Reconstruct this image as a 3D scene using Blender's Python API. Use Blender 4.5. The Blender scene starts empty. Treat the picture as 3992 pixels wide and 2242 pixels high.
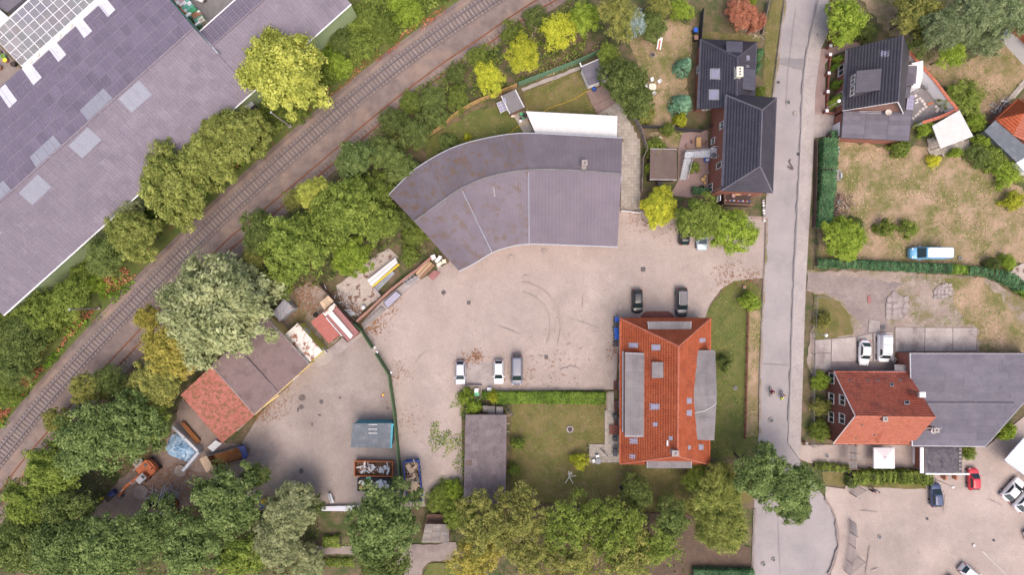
import bpy,bmesh,math,random
import numpy as np
from mathutils import Vector,Matrix
R = math.radians
scene = bpy.context.scene
C = scene.collection
H = 93.0; S = 24.0; CX,CY = 1996.0,1121.0     # flight height (m), ground pixels per metre, picture centre

# ---------------------------------------------------------------- camera
cam_d = bpy.data.cameras.new('camera'); cam = bpy.data.objects.new('camera',cam_d); C.objects.link(cam)
cam.location = (0,0,H); cam.rotation_euler = (0,0,0)
cam_d.sensor_width = 36; cam_d.lens = 18*H/(CX/S); cam_d.clip_end = 2000; cam_d.clip_start = 1
scene.camera = cam
# ---------------------------------------------------------------- sky, sun, exposure (bright overcast, light from the south)
SUN_EL,SUN_AZ = 64,165      # azimuth clockwise from north (+Y)
wd = bpy.data.worlds.new('World'); scene.world = wd; wd.use_nodes = True
nt = wd.node_tree; bg = nt.nodes['Background']
sky = nt.nodes.new('ShaderNodeTexSky'); sky.sky_type = 'NISHITA'; sky.sun_disc = False
sky.sun_elevation = R(SUN_EL); sky.sun_rotation = R(SUN_AZ); sky.air_density = 1.0; sky.dust_density = 6.0; sky.ozone_density = 0.4
nt.links.new(sky.outputs[0],bg.inputs[0]); bg.inputs[1].default_value = 0.15
sd = bpy.data.lights.new('sun','SUN'); sun = bpy.data.objects.new('sun',sd); C.objects.link(sun)
sd.energy = 0.55; sd.angle = R(50); sd.color = (1.0,0.93,0.86)
_d = Vector((math.sin(R(SUN_AZ))*math.cos(R(SUN_EL)),math.cos(R(SUN_AZ))*math.cos(R(SUN_EL)),math.sin(R(SUN_EL))))
sun.rotation_euler = _d.to_track_quat('Z','Y').to_euler(); sun.location = _d*200
scene.view_settings.view_transform = 'Standard'; scene.view_settings.look = 'None'
scene.view_settings.gamma = 1; scene.view_settings.exposure = 0.62; scene.view_settings.use_curve_mapping = False
scene.render.engine = 'CYCLES'

# ---------------------------------------------------------------- picture measure -> place (a point at height z)
def W(px,py,z=0.0):
    k = (H-z)/H/S
    return Vector(((px-CX)*k,-(py-CY)*k,z))
def tile(ox,oy,f=1.929):
    return lambda x,y,z=0.0: W(ox+x/f,oy+y/f,z)
t00,t01,t02,t03 = tile(0,0),tile(1000,0),tile(2000,0),tile(2992,0)
t10,t11,t12,t13 = tile(0,750),tile(1000,750),tile(2000,750),tile(2992,750)
t20,t21,t22,t23 = tile(0,1492),tile(1000,1492),tile(2000,1492),tile(2992,1492)
D = tile(0,0,2576/3992)
zs = tile(2600,500,5.168); zc = tile(1400,1080,6.028); zg = tile(1880,320,6.03); ze = tile(380,1740,4.155)
zk = tile(1350,1750,6.89); zp = tile(1780,1480,8.04); zy = tile(1040,1080,4.255); zf = tile(680,0,11.13)

# ---------------------------------------------------------------- object helpers
ORG = {}
def tag(o,label=None,cat=None,group=None,kind=None):
    if label: o['label'] = label
    if cat: o['category'] = cat
    if group: o['group'] = group
    if kind: o['kind'] = kind
    return o
def thing(name,label,cat,loc,rz=0.0,group=None):
    o = bpy.data.objects.new(name,None); C.objects.link(o); o.empty_display_size = 0.3
    o.location = loc; o.rotation_euler = (0,0,rz)
    ORG[o.name] = Vector(loc); return tag(o,label,cat,group)
def link(name,me,parent=None,org=None):
    o = bpy.data.objects.new(name,me); C.objects.link(o)
    if parent is not None: o.parent = parent
    ORG[o.name] = ORG.get(parent.name,Vector()) if parent is not None else Vector(org or (0,0,0))
    if parent is None and org is not None: o.location = org
    return o
def copy_tree(o,parent=None,label=None):
    c = o.copy(); C.objects.link(c)
    if parent is not None: c.parent = parent
    if label: c['label'] = label
    for ch in o.children: copy_tree(ch,c)
    return c
class MB:
    def __init__(s): s.v = []; s.f = []
    def add(s,vs,fs):
        b = len(s.v); s.v += [tuple(p) for p in vs]; s.f += [tuple(i+b for i in f) for f in fs]; return s
    def box(s,c,size,rz=0.0,tilt=None):
        x,y,z = size[0]/2,size[1]/2,size[2]/2
        m = Matrix.Rotation(rz,3,'Z')
        if tilt is not None: m = m @ Matrix.Rotation(tilt,3,'X')
        c = Vector(c)
        return s.add([c + m @ Vector((sx*x,sy*y,sz*z)) for sz in (-1,1) for sx,sy in ((-1,-1),(1,-1),(1,1),(-1,1))],
                     [(3,2,1,0),(4,5,6,7),(0,1,5,4),(1,2,6,5),(2,3,7,6),(3,0,4,7)])
    def prism(s,pts,z0,z1):
        n = len(pts); p = [(a[0],a[1]) for a in pts]
        if sum(p[i][0]*p[(i+1)%n][1]-p[(i+1)%n][0]*p[i][1] for i in range(n)) < 0: p.reverse()
        vs = [(x,y,z0) for x,y in p] + [(x,y,z1) for x,y in p]
        return s.add(vs,[tuple(range(n-1,-1,-1)),tuple(range(n,2*n))] + [(i,(i+1)%n,n+(i+1)%n,n+i) for i in range(n)])
    def slab(s,pts,t=0.12):                      # a plate of thickness t under the given polygon
        n = len(pts); p = [Vector(a) for a in pts]; nn = Vector()
        for i in range(n):
            a,b = p[i],p[(i+1)%n]; nn += Vector(((a.y-b.y)*(a.z+b.z),(a.z-b.z)*(a.x+b.x),(a.x-b.x)*(a.y+b.y)))
        nn.normalize()
        if nn.z < 0: p.reverse(); nn = -nn
        vs = [a - nn*t for a in p] + p
        return s.add(vs,[tuple(range(n-1,-1,-1)),tuple(range(n,2*n))] + [(i,(i+1)%n,n+(i+1)%n,n+i) for i in range(n)])
    def bar(s,a,b,r,n=6,r2=None):
        a,b = Vector(a),Vector(b); d = b-a
        if d.length < 1e-6: return s
        q = d.to_track_quat('Z','Y'); r2 = r if r2 is None else r2; vs = []
        for p,rr in ((a,r),(b,r2)):
            for i in range(n):
                t = 2*math.pi*i/n; vs.append(p + q @ Vector((math.cos(t)*rr,math.sin(t)*rr,0)))
        return s.add(vs,[tuple(range(n-1,-1,-1)),tuple(range(n,2*n))] + [(i,(i+1)%n,n+(i+1)%n,n+i) for i in range(n)])
    def path(s,pts,r,n=6):
        for a,b in zip(pts[:-1],pts[1:]): s.bar(a,b,r,n)
        return s
    def disc(s,c,r,h,n=20,r2=None):
        c = Vector(c); return s.bar(c,c+Vector((0,0,h)),r,n,r2)
    def torus(s,c,Rr,r,axis='Y',n=20,m=6,rz=0.0):
        vs = []; mm = Matrix.Rotation(rz,3,'Z'); c = Vector(c)
        for i in range(n):
            a = 2*math.pi*i/n
            for j in range(m):
                b = 2*math.pi*j/m; x,y,z = (Rr+r*math.cos(b))*math.cos(a),(Rr+r*math.cos(b))*math.sin(a),r*math.sin(b)
                vs.append(c + mm @ Vector((x,z,y) if axis == 'Y' else (x,y,z)))
        return s.add(vs,[(i*m+j,((i+1)%n)*m+j,((i+1)%n)*m+(j+1)%m,i*m+(j+1)%m) for i in range(n) for j in range(m)])
    def mesh(s,name,mat,org=(0,0,0),smooth=False):
        me = bpy.data.meshes.new(name); o = Vector(org)
        me.from_pydata([(v[0]-o.x,v[1]-o.y,v[2]-o.z) for v in s.v],[],s.f); me.update()
        if smooth: me.polygons.foreach_set('use_smooth',[True]*len(me.polygons))
        if mat: me.materials.append(M[mat] if isinstance(mat,str) else mat)
        return me
    def build(s,name,mat,parent=None,smooth=False,kind=None,local=False,org=None,fixn=False):
        o_ = Vector() if local else (ORG[parent.name] if parent is not None else Vector(org or (0,0,0)))
        me = s.mesh(name,mat,o_,smooth)
        if fixn:
            bm = bmesh.new(); bm.from_mesh(me); bmesh.ops.recalc_face_normals(bm,faces=bm.faces); bm.to_mesh(me); bm.free()
        o = link(name,me,parent,None if parent is not None or local else o_)
        if kind: o['kind'] = kind
        return o
def np_mesh(name,V,Q,mat,parent=None,smooth=False):
    me = bpy.data.meshes.new(name); n = len(V); k = Q.shape[1]
    me.vertices.add(n); me.vertices.foreach_set('co',V.astype(np.float32).ravel())
    me.loops.add(Q.size); me.loops.foreach_set('vertex_index',Q.astype(np.int32).ravel())
    me.polygons.add(len(Q)); me.polygons.foreach_set('loop_start',np.arange(0,Q.size,k,dtype=np.int32))
    me.polygons.foreach_set('loop_total',np.full(len(Q),k,dtype=np.int32))
    if smooth: me.polygons.foreach_set('use_smooth',np.ones(len(Q),dtype=bool))
    me.update(calc_edges=True); me.materials.append(M[mat] if isinstance(mat,str) else mat)
    return me
def centroid(pts):
    v = Vector()
    for p in pts: v += Vector(p)
    return v/len(pts)
def ground_at(pts): c = centroid(pts); return Vector((c.x,c.y,0))
def plane_of(a,b,c): n = (b-a).cross(c-a).normalized(); return (a,n if n.z > 0 else -n)
def onp(q,pl,off=0.0):                           # where the sight line through ground point q meets a plane
    o = Vector((0,0,H)); d = q-o; p,n = pl; p = p+n*off
    return o + d*((p-o).dot(n)/d.dot(n))

# ---------------------------------------------------------------- materials
M = {}
def srgb(r,g,b): return tuple(((c/255+0.055)/1.055)**2.4 if c > 10 else c/255/12.92 for c in (r,g,b))
def mat(name,c1,c2=None,scale=1.0,rough=0.8,fine=None,fscale=18,bump=0.0,bscale=30,c3=None,s3=0.7,t3=(0.55,0.68),
        world=False,metal=0.0,spec=0.3,rnd=0.0,coat=0.0,detail=6,wave=None,extra=()):
    m = bpy.data.materials.new(name); M[name] = m; m.use_nodes = True; t = m.node_tree; N = t.nodes; L = t.links
    b = N['Principled BSDF']; b.inputs['Roughness'].default_value = rough; b.inputs['Metallic'].default_value = metal
    b.inputs['Specular IOR Level'].default_value = spec
    if coat: b.inputs['Coat Weight'].default_value = coat; b.inputs['Coat Roughness'].default_value = 0.08
    if world: co = N.new('ShaderNodeNewGeometry').outputs['Position']
    else: co = N.new('ShaderNodeTexCoord').outputs['Object']
    def noise(sc,det=detail,ro=0.62):
        n = N.new('ShaderNodeTexNoise'); n.inputs['Scale'].default_value = sc; n.inputs['Detail'].default_value = det
        n.inputs['Roughness'].default_value = ro; L.new(co,n.inputs['Vector']); return n.outputs['Fac']
    def ramp(fac,a,c,p0=0.35,p1=0.65):
        r = N.new('ShaderNodeValToRGB'); r.color_ramp.elements[0].position = p0; r.color_ramp.elements[1].position = p1
        r.color_ramp.elements[0].color = (*a,1); r.color_ramp.elements[1].color = (*c,1); L.new(fac,r.inputs[0]); return r.outputs[0]
    def mix(f,a,c,mode='MIX'):
        x = N.new('ShaderNodeMix'); x.data_type = 'RGBA'; x.blend_type = mode
        if isinstance(f,float): x.inputs[0].default_value = f
        else: L.new(f,x.inputs[0])
        for i,q in ((6,a),(7,c)):
            if isinstance(q,tuple): x.inputs[i].default_value = (*q,1)
            else: L.new(q,x.inputs[i])
        return x.outputs[2]
    col = ramp(noise(scale),c1,c2 if c2 else c1)
    if c3: col = mix(ramp(noise(s3,8,0.7),(0,0,0),(1,1,1),*t3),col,c3)
    for ec,es,e0,e1,st in extra: col = mix(ramp(noise(es,7,0.68),(0,0,0),(st,)*3,e0,e1),col,ec)
    if fine: col = mix(1.0,col,ramp(noise(fscale,4,0.7),(1-fine,)*3,(1+fine*0.6,)*3,0.3,0.7),'MULTIPLY')
    if wave:                                        # (scale, strength, axis): fine ribs or courses as relief and colour
        wv = N.new('ShaderNodeTexWave'); wv.inputs['Scale'].default_value = wave[0]; wv.bands_direction = wave[2]
        wv.inputs['Distortion'].default_value = 0.3; wv.inputs['Detail'].default_value = 2; L.new(co,wv.inputs['Vector'])
        col = mix(1.0,col,ramp(wv.outputs['Fac'],(1-wave[1],)*3,(1+wave[1]*0.4,)*3,0.1,0.9),'MULTIPLY')
    if rnd:
        oi = N.new('ShaderNodeObjectInfo'); col = mix(1.0,col,ramp(oi.outputs['Random'],(1-rnd,)*3,(1+rnd,)*3,0,1),'MULTIPLY')
    L.new(col,b.inputs['Base Color'])
    if bump:
        bp = N.new('ShaderNodeBump'); bp.inputs['Strength'].default_value = bump; bp.inputs['Distance'].default_value = 0.05
        L.new(noise(bscale,4),bp.inputs['Height']); L.new(bp.outputs[0],b.inputs['Normal'])
    return m
LG = 2.0
def leafmat(name,a,c,d=None,transl=0.36):
    """foliage: colour varies from leaf to leaf (per island) and from branch to branch (noise)"""
    a,c,d = (tuple(min(.8,v*LG) for v in q) for q in (a,c,d or c))
    m = bpy.data.materials.new(name); M[name] = m; m.use_nodes = True; t = m.node_tree; N = t.nodes; L = t.links
    out = N['Material Output']; N.remove(N['Principled BSDF'])
    g = N.new('ShaderNodeNewGeometry'); tc = N.new('ShaderNodeTexCoord'); oi = N.new('ShaderNodeObjectInfo')
    n = N.new('ShaderNodeTexNoise'); n.inputs['Scale'].default_value = 0.55; n.inputs['Detail'].default_value = 3; L.new(tc.outputs['Object'],n.inputs['Vector'])
    ad = N.new('ShaderNodeMath'); ad.operation = 'MULTIPLY_ADD'; ad.inputs[1].default_value = 0.55; L.new(g.outputs['Random Per Island'],ad.inputs[0])
    s2 = N.new('ShaderNodeMath'); s2.operation = 'MULTIPLY_ADD'; s2.inputs[1].default_value = 1.5; s2.inputs[2].default_value = -0.53; L.new(n.outputs['Fac'],s2.inputs[0])
    L.new(s2.outputs[0],ad.inputs[2])
    r = N.new('ShaderNodeValToRGB'); e = r.color_ramp.elements; e[0].color = (*a,1); e[0].position = 0.1; e[1].color = (*(d or c),1); e[1].position = 0.95
    k = r.color_ramp.elements.new(0.52); k.color = (*c,1)
    L.new(ad.outputs[0],r.inputs[0])
    hv = N.new('ShaderNodeHueSaturation'); L.new(r.outputs[0],hv.inputs['Color'])
    mr = N.new('ShaderNodeMapRange'); mr.inputs[3].default_value = 0.88; mr.inputs[4].default_value = 1.14; L.new(oi.outputs['Random'],mr.inputs[0]); L.new(mr.outputs[0],hv.inputs['Value'])
    df = N.new('ShaderNodeBsdfDiffuse'); tr = N.new('ShaderNodeBsdfTranslucent'); mx = N.new('ShaderNodeMixShader'); mx.inputs[0].default_value = transl
    L.new(hv.outputs[0],df.inputs[0]); L.new(hv.outputs[0],tr.inputs[0]); L.new(df.outputs[0],mx.inputs[1]); L.new(tr.outputs[0],mx.inputs[2]); L.new(mx.outputs[0],out.inputs['Surface'])
    return m
def glassmat(name,col=(0.03,0.035,0.04),rough=0.06):
    m = mat(name,col,rough=rough,spec=0.7); return m

# ground and paving
mat('soil',(0.21,0.145,0.105),(0.12,0.105,0.05),0.5,0.95,0.35,9,0.6,12,c3=(0.07,0.09,0.03),s3=0.35,t3=(0.45,0.6),world=True)
mat('litter',(0.15,0.10,0.075),(0.10,0.072,0.055),0.8,0.95,0.4,14,0.5,20,c3=(0.26,0.15,0.07),s3=3.0,t3=(0.58,0.7),world=True)
mat('lawn_green',(0.10,0.125,0.032),(0.165,0.16,0.052),0.45,0.95,0.35,7,0.7,15,c3=(0.24,0.165,0.105),s3=0.5,t3=(0.56,0.72),world=True)
mat('lawn_dry',(0.23,0.185,0.09),(0.44,0.30,0.215),0.30,0.95,0.3,6,0.7,15,c3=(0.165,0.16,0.055),s3=0.26,t3=(0.47,0.62),world=True)
mat('lawn_mid',(0.12,0.12,0.036),(0.205,0.163,0.067),0.4,0.95,0.3,8,0.7,15,c3=(0.27,0.18,0.12),s3=0.55,t3=(0.52,0.75),world=True)
mat('bank',(0.09,0.125,0.03),(0.14,0.15,0.045),0.6,0.95,0.35,8,0.7,15,c3=(0.22,0.10,0.06),s3=0.5,t3=(0.58,0.68),world=True)
mat('yard',(0.37,0.298,0.268),(0.46,0.375,0.34),0.11,0.9,0.20,6,0.25,40,c3=(0.29,0.24,0.215),s3=0.09,t3=(0.46,0.74),world=True,detail=10,extra=[((0.24,0.19,0.165),0.45,.60,.78,.7),((0.50,0.425,0.39),0.8,.60,.75,.55),((0.22,0.18,0.16),3.2,.66,.74,.5)])
mat('yard_mark',(0.365,0.298,0.27),(0.405,0.332,0.30),0.6,0.9,0.13,9,world=True)
mat('yard_dark',(0.285,0.235,0.215),(0.37,0.305,0.28),0.14,0.9,0.20,6,0.25,40,c3=(0.225,0.18,0.165),s3=0.13,t3=(0.47,0.72),world=True,detail=10,extra=[((0.17,0.135,0.12),0.6,.62,.78,.7),((0.42,0.35,0.32),0.9,.60,.75,.5),((0.16,0.13,0.12),3.0,.66,.74,.6)])  # western paving: corner vignette and wetness both painted in as a darker tone
mat('asphalt',(0.325,0.288,0.292),(0.375,0.333,0.335),0.2,0.9,0.14,9,0.2,60,c3=(0.25,0.235,0.245),s3=0.16,t3=(0.48,0.78),world=True,detail=10,extra=[((0.40,0.36,0.355),0.7,.6,.75,.5),((0.21,0.195,0.20),2.6,.66,.75,.5)])
mat('asphalt_patch',(0.235,0.215,0.225),(0.275,0.25,0.255),0.5,0.9,0.12,16,world=True)
mat('sidewalk',(0.37,0.325,0.315),(0.44,0.385,0.37),0.3,0.9,0.22,5,0.2,40,world=True,c3=(0.30,0.27,0.275),s3=0.4,t3=(0.5,0.8))
mat('brick_paving',(0.275,0.19,0.175),(0.34,0.24,0.22),0.7,0.9,0.2,10,world=True)
mat('concrete',(0.40,0.345,0.325),(0.30,0.255,0.245),0.5,0.9,0.12,12,0.2,40,c3=(0.24,0.20,0.19),s3=0.7,t3=(0.52,0.75),world=True)
mat('slab_stone',(0.33,0.29,0.255),(0.41,0.365,0.325),1.2,0.9,0.15,9,rnd=0.15)
mat('concrete_slab',(0.42,0.37,0.345),(0.33,0.28,0.265),0.4,0.9,0.15,6,0.2,40,c3=(0.22,0.18,0.175),s3=0.45,t3=(0.50,0.68),rnd=0.2,extra=[((0.52,0.47,0.45),.8,.6,.7,.6)])
mat('slab_dark',(0.17,0.155,0.16),(0.22,0.20,0.20),1.2,0.9,0.12,14,rnd=0.2)
mat('slab_white',(0.55,0.47,0.45),(0.62,0.55,0.52),1.2,0.9,rnd=0.08)
mat('kerb',(0.42,0.38,0.38),(0.33,0.295,0.29),1.5,0.9,0.15,8,rnd=0.12)
mat('ballast',(0.18,0.135,0.125),(0.265,0.205,0.185),0.6,0.95,0.35,11,0.8,9,c3=(0.33,0.235,0.185),s3=0.18,t3=(0.47,0.68),world=True,detail=9)
mat('lot',(0.285,0.22,0.19),(0.37,0.295,0.255),0.3,0.95,0.28,5,0.3,20,c3=(0.19,0.165,0.075),s3=0.25,t3=(0.46,0.62),world=True,detail=9,extra=[((0.45,0.385,0.35),.55,.57,.68,.8),((0.24,0.14,0.095),.8,.58,.7,.6)])
mat('lot_dark',(0.25,0.20,0.185),(0.32,0.26,0.24),0.4,0.95,0.25,6,world=True,detail=9,extra=[((0.20,0.165,0.165),.3,.5,.65,.8),((0.38,0.315,0.285),.7,.58,.7,.6)])
mat('sand',(0.40,0.335,0.30),(0.48,0.41,0.37),0.6,0.95,0.15,9,c3=(0.16,0.09,0.07),s3=0.9,t3=(0.53,0.6),world=True)
mat('brown_dirt',(0.22,0.165,0.145),(0.29,0.22,0.19),0.5,0.95,0.3,10,0.4,20,c3=(0.33,0.18,0.085),s3=6,t3=(0.62,0.7),world=True)  # dark brown soil with orange leaf specks
mat('stain',(0.10,0.085,0.08),(0.14,0.115,0.11),2,0.7,world=True)
mat('chalk',(0.55,0.5,0.49),rough=0.9)
mat('leaf_litter',(0.34,0.16,0.06),(0.24,0.11,0.06),2,0.9,rnd=0.2)
# railway
mat('sleeper',(0.29,0.24,0.225),(0.23,0.19,0.175),2,0.9,0.15,15,rnd=0.12)
mat('old_sleeper',(0.165,0.12,0.105),(0.215,0.16,0.14),2,0.95,0.2,15,rnd=0.15)
mat('rail_steel',(0.30,0.265,0.29),(0.36,0.32,0.34),2,0.35,metal=0.3)
mat('rail_foot',(0.075,0.055,0.06),(0.10,0.075,0.075),2,0.8)
mat('track_bed',(0.165,0.125,0.12),(0.21,0.16,0.15),0.9,0.95,0.3,12,0.7,9,world=True)
mat('rail_rust',(0.20,0.085,0.05),(0.28,0.12,0.07),2,0.9)
# roofs
mat('roof_factory',(0.155,0.13,0.182),(0.185,0.155,0.21),0.4,0.75,0.2,8,rnd=0.10)  # darkness of the shaded northwest slope is painted into this tone
mat('roof_factory_sunlit',(0.19,0.16,0.20),(0.225,0.19,0.23),0.3,0.7,0.2,8,rnd=0.09,c3=(0.29,0.26,0.285),s3=1.1,t3=(0.55,0.8))  # sunlit copy for the southeast slope, brightness painted into the colour
mat('roof_patch',(0.26,0.265,0.32),(0.29,0.29,0.34),0.8,0.7,0.1,25,rnd=0.05)
mat('roof_white',(0.60,0.60,0.68),(0.68,0.67,0.74),0.8,0.6,0.06,10)
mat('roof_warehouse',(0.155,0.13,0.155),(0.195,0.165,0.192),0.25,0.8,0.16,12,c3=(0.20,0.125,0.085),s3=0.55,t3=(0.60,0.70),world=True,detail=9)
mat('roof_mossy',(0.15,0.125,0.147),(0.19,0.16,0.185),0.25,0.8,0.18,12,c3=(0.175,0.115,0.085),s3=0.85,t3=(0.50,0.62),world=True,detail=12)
mat('roof_mossy_south',(0.17,0.142,0.17),(0.205,0.172,0.202),0.25,0.8,0.14,12,c3=(0.17,0.125,0.11),s3=0.7,t3=(0.50,0.62),world=True,detail=12)  # mossy sheet again, painted lighter as the sun side
mat('roof_warehouse_south',(0.165,0.138,0.166),(0.20,0.168,0.198),0.25,0.8,0.12,12,c3=(0.21,0.15,0.12),s3=0.42,t3=(0.62,0.72),world=True,detail=9)  # south slope copy: sunlight painted in as a slightly lighter tone
mat('clay_tile',(0.50,0.112,0.046),(0.58,0.148,0.066),0.5,0.85,0.24,2.4,c3=(0.37,0.09,0.045),s3=0.4,t3=(0.5,0.7))
mat('clay_tile_shade_lift',(0.60,0.15,0.09),(0.70,0.195,0.12),0.6,0.85,0.28,2.4,c3=(0.36,0.11,0.08),s3=0.45,t3=(0.47,0.66))  # tile colour brightened to offset shade on the gabled house's north slope
mat('clay_tile_sun_cut',(0.43,0.135,0.085),(0.50,0.175,0.115),0.6,0.85,0.24,2.4,c3=(0.38,0.11,0.07),s3=0.6,t3=(0.55,0.7))  # tile colour lowered to offset full sun on the gabled house's south slope
mat('dark_tile',(0.075,0.07,0.095),(0.10,0.093,0.12),0.7,0.5,0.2,6,spec=0.45)
mat('black_tile',(0.095,0.088,0.11),(0.12,0.11,0.13),0.7,0.55,0.2,6,spec=0.4)
mat('felt',(0.19,0.175,0.185),(0.24,0.22,0.225),0.7,0.85,0.12,14,rnd=0.07,c3=(0.15,0.14,0.145),s3=0.8,t3=(0.5,0.75))
mat('felt_dark',(0.135,0.125,0.155),(0.17,0.155,0.185),0.7,0.85,0.15,14,rnd=0.09,c3=(0.19,0.172,0.20),s3=0.9,t3=(0.55,0.75))
mat('felt_brown',(0.135,0.095,0.085),(0.165,0.12,0.105),0.7,0.9,0.15,14,rnd=0.06)
mat('tarp_black',(0.055,0.05,0.065),(0.11,0.095,0.11),1.0,0.45,0.2,8,0.6,5,c3=(0.28,0.22,0.21),s3=1.6,t3=(0.62,0.66))
mat('corr_brown',(0.20,0.14,0.14),(0.255,0.185,0.175),0.5,0.9,0.22,10,c3=(0.29,0.14,0.08),s3=0.5,t3=(0.58,0.70),world=True,extra=[((0.13,0.095,0.10),.5,.45,.65,.8),((0.30,0.25,0.24),1.4,.6,.7,.5)])
mat('corr_red',(0.37,0.12,0.10),(0.45,0.165,0.14),0.5,0.85,0.2,10,c3=(0.20,0.105,0.05),s3=2.2,t3=(0.46,0.58),world=True,detail=10)
mat('corr_shed',(0.165,0.135,0.145),(0.215,0.175,0.185),1.0,0.9,0.25,8,rnd=0.10,c3=(0.13,0.11,0.10),s3=1.4,t3=(0.5,0.7))
mat('rusty_white',(0.62,0.57,0.53),(0.70,0.65,0.60),1.0,0.7,0.08,9,c3=(0.26,0.12,0.08),s3=0.75,t3=(0.51,0.57))
mat('red_sheet',(0.36,0.115,0.095),(0.42,0.15,0.125),0.8,0.7,0.1,9)
mat('red_felt',(0.30,0.13,0.125),(0.36,0.175,0.165),0.8,0.85,0.12,12,c3=(0.24,0.10,0.095),s3=0.8)
mat('blue_grey_sheet',(0.115,0.13,0.155),(0.15,0.165,0.19),1.2,0.7,0.12,9,c3=(0.25,0.245,0.26),s3=1.2,t3=(0.55,0.75))
mat('zinc',(0.40,0.41,0.45),(0.50,0.51,0.55),2,0.45,metal=0.35)
mat('galvanised',(0.42,0.43,0.47),(0.54,0.55,0.59),2,0.45,0.1,12,metal=0.3)
# walls and finishes
mat('brick_red',(0.30,0.115,0.085),(0.38,0.165,0.125),3,0.9,0.25,9,wave=(6.5,0.18,'Z'))
mat('brick_dark',(0.20,0.075,0.06),(0.27,0.105,0.085),3,0.9,0.25,9,wave=(6.5,0.18,'Z'))
mat('brick_brown',(0.28,0.15,0.12),(0.36,0.21,0.17),3,0.9,0.25,9,wave=(6.5,0.18,'Z'))
mat('render_white',(0.78,0.76,0.78),(0.84,0.82,0.83),0.6,0.8,0.04,9)
mat('render_yellow',(0.66,0.48,0.20),(0.72,0.55,0.26),0.6,0.85,0.08,9)
mat('paint_yellow',(0.62,0.58,0.12),(0.68,0.63,0.16),0.7,0.7,0.08,9)
mat('sheet_green',(0.33,0.40,0.22),(0.38,0.45,0.26),0.4,0.7,0.05,9)
mat('white_paint',(0.76,0.75,0.77),rough=0.5)
mat('white_plastic',(0.80,0.79,0.80),rough=0.35,spec=0.5)
mat('cream',(0.72,0.66,0.55),rough=0.6)
mat('grey_paint',(0.28,0.28,0.31),(0.34,0.34,0.37),2,0.6)
mat('dark_grey',(0.09,0.09,0.10),(0.12,0.12,0.13),2,0.6)
mat('anthracite',(0.045,0.047,0.06),(0.06,0.06,0.075),2,0.5)
mat('black_rubber',(0.022,0.022,0.024),rough=0.85)
mat('black_plastic',(0.03,0.03,0.034),rough=0.5)
mat('turquoise',(0.06,0.28,0.36),(0.08,0.33,0.42),1,0.6)
mat('blue_paint',(0.03,0.085,0.33),(0.04,0.11,0.40),1.2,0.5,0.15,8)
mat('navy_paint',(0.03,0.045,0.15),(0.045,0.06,0.19),1.2,0.5,0.15,8)
mat('bin_blue',(0.025,0.10,0.45),(0.035,0.13,0.52),1.2,0.45)
mat('orange_paint',(0.50,0.14,0.055),(0.56,0.18,0.08),1.0,0.6,0.15,8,c3=(0.26,0.08,0.045),s3=1.6,t3=(0.6,0.7))
mat('digger_orange',(0.36,0.10,0.04),(0.43,0.14,0.06),1.2,0.7,0.2,6,c3=(0.18,0.07,0.045),s3=1.5,t3=(0.55,0.68))
mat('rust',(0.26,0.105,0.035),(0.19,0.075,0.04),1.1,0.9,0.25,8,c3=(0.40,0.19,0.05),s3=1.2,t3=(0.5,0.7))
mat('red_paint',(0.55,0.06,0.04),rough=0.5)
mat('yellow_plastic',(0.72,0.50,0.04),rough=0.5)
mat('green_plastic',(0.10,0.40,0.20),rough=0.5)
mat('mint',(0.16,0.46,0.36),rough=0.6)
mat('terracotta',(0.42,0.19,0.11),(0.48,0.24,0.15),2,0.8)
mat('wood_new',(0.62,0.40,0.19),(0.54,0.33,0.14),2.5,0.8,0.15,9,rnd=0.12)
mat('wood_pale',(0.62,0.47,0.34),(0.52,0.37,0.25),2.5,0.8,0.15,9,rnd=0.18)
mat('wood_brown',(0.24,0.14,0.10),(0.32,0.19,0.14),2.5,0.85,0.2,9,rnd=0.2)
mat('wood_grey',(0.30,0.265,0.25),(0.22,0.195,0.185),2.5,0.9,0.2,9,rnd=0.2)
mat('wood_dark',(0.075,0.05,0.045),(0.10,0.07,0.06),2.5,0.7,0.2,9,rnd=0.2)
mat('deck',(0.25,0.175,0.155),(0.31,0.225,0.20),2.5,0.85,0.2,9,rnd=0.14)
mat('bark',(0.12,0.09,0.07),(0.18,0.14,0.115),3,0.95,0.3,12)
mat('fence_green',(0.085,0.14,0.065),(0.11,0.17,0.085),1.5,0.8,0.2,9)
mat('screen_green',(0.13,0.25,0.15),(0.17,0.29,0.19),1.0,0.8,0.15,9)
mat('panel_white',(0.60,0.59,0.60),(0.66,0.65,0.65),1.5,0.5,0.05,9)
mat('tarp_blue',(0.16,0.33,0.52),(0.50,0.58,0.66),1.3,0.4,0.3,5,0.9,4,c3=(0.07,0.17,0.32),s3=1.5,t3=(0.52,0.6))
mat('canvas_white',(0.76,0.74,0.75),(0.82,0.80,0.80),1.2,0.8,0.04,9)
mat('skin',(0.50,0.30,0.22),rough=0.6)
mat('hair_brown',(0.30,0.15,0.08),rough=0.8)
mat('hair_dark',(0.05,0.03,0.025),rough=0.8)
mat('cloth_white',(0.74,0.72,0.76),(0.66,0.64,0.70),6,0.9)
mat('cloth_red',(0.38,0.03,0.06),rough=0.9)
mat('cloth_pink',(0.58,0.36,0.40),rough=0.9)
mat('cloth_dark',(0.035,0.025,0.045),rough=0.9)
mat('denim',(0.06,0.075,0.15),rough=0.9)
mat('cloth_yellow',(0.60,0.65,0.06),rough=0.8)
mat('wire_yellow',(0.70,0.45,0.02),rough=0.6)
mat('sat_dish',(0.62,0.56,0.52),rough=0.5)
glassmat('glass'); glassmat('glass_light',(0.34,0.32,0.44),0.12)
glassmat('glass_blue',(0.32,0.36,0.47),0.15); glassmat('car_glass',(0.02,0.035,0.038),0.05)
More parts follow.
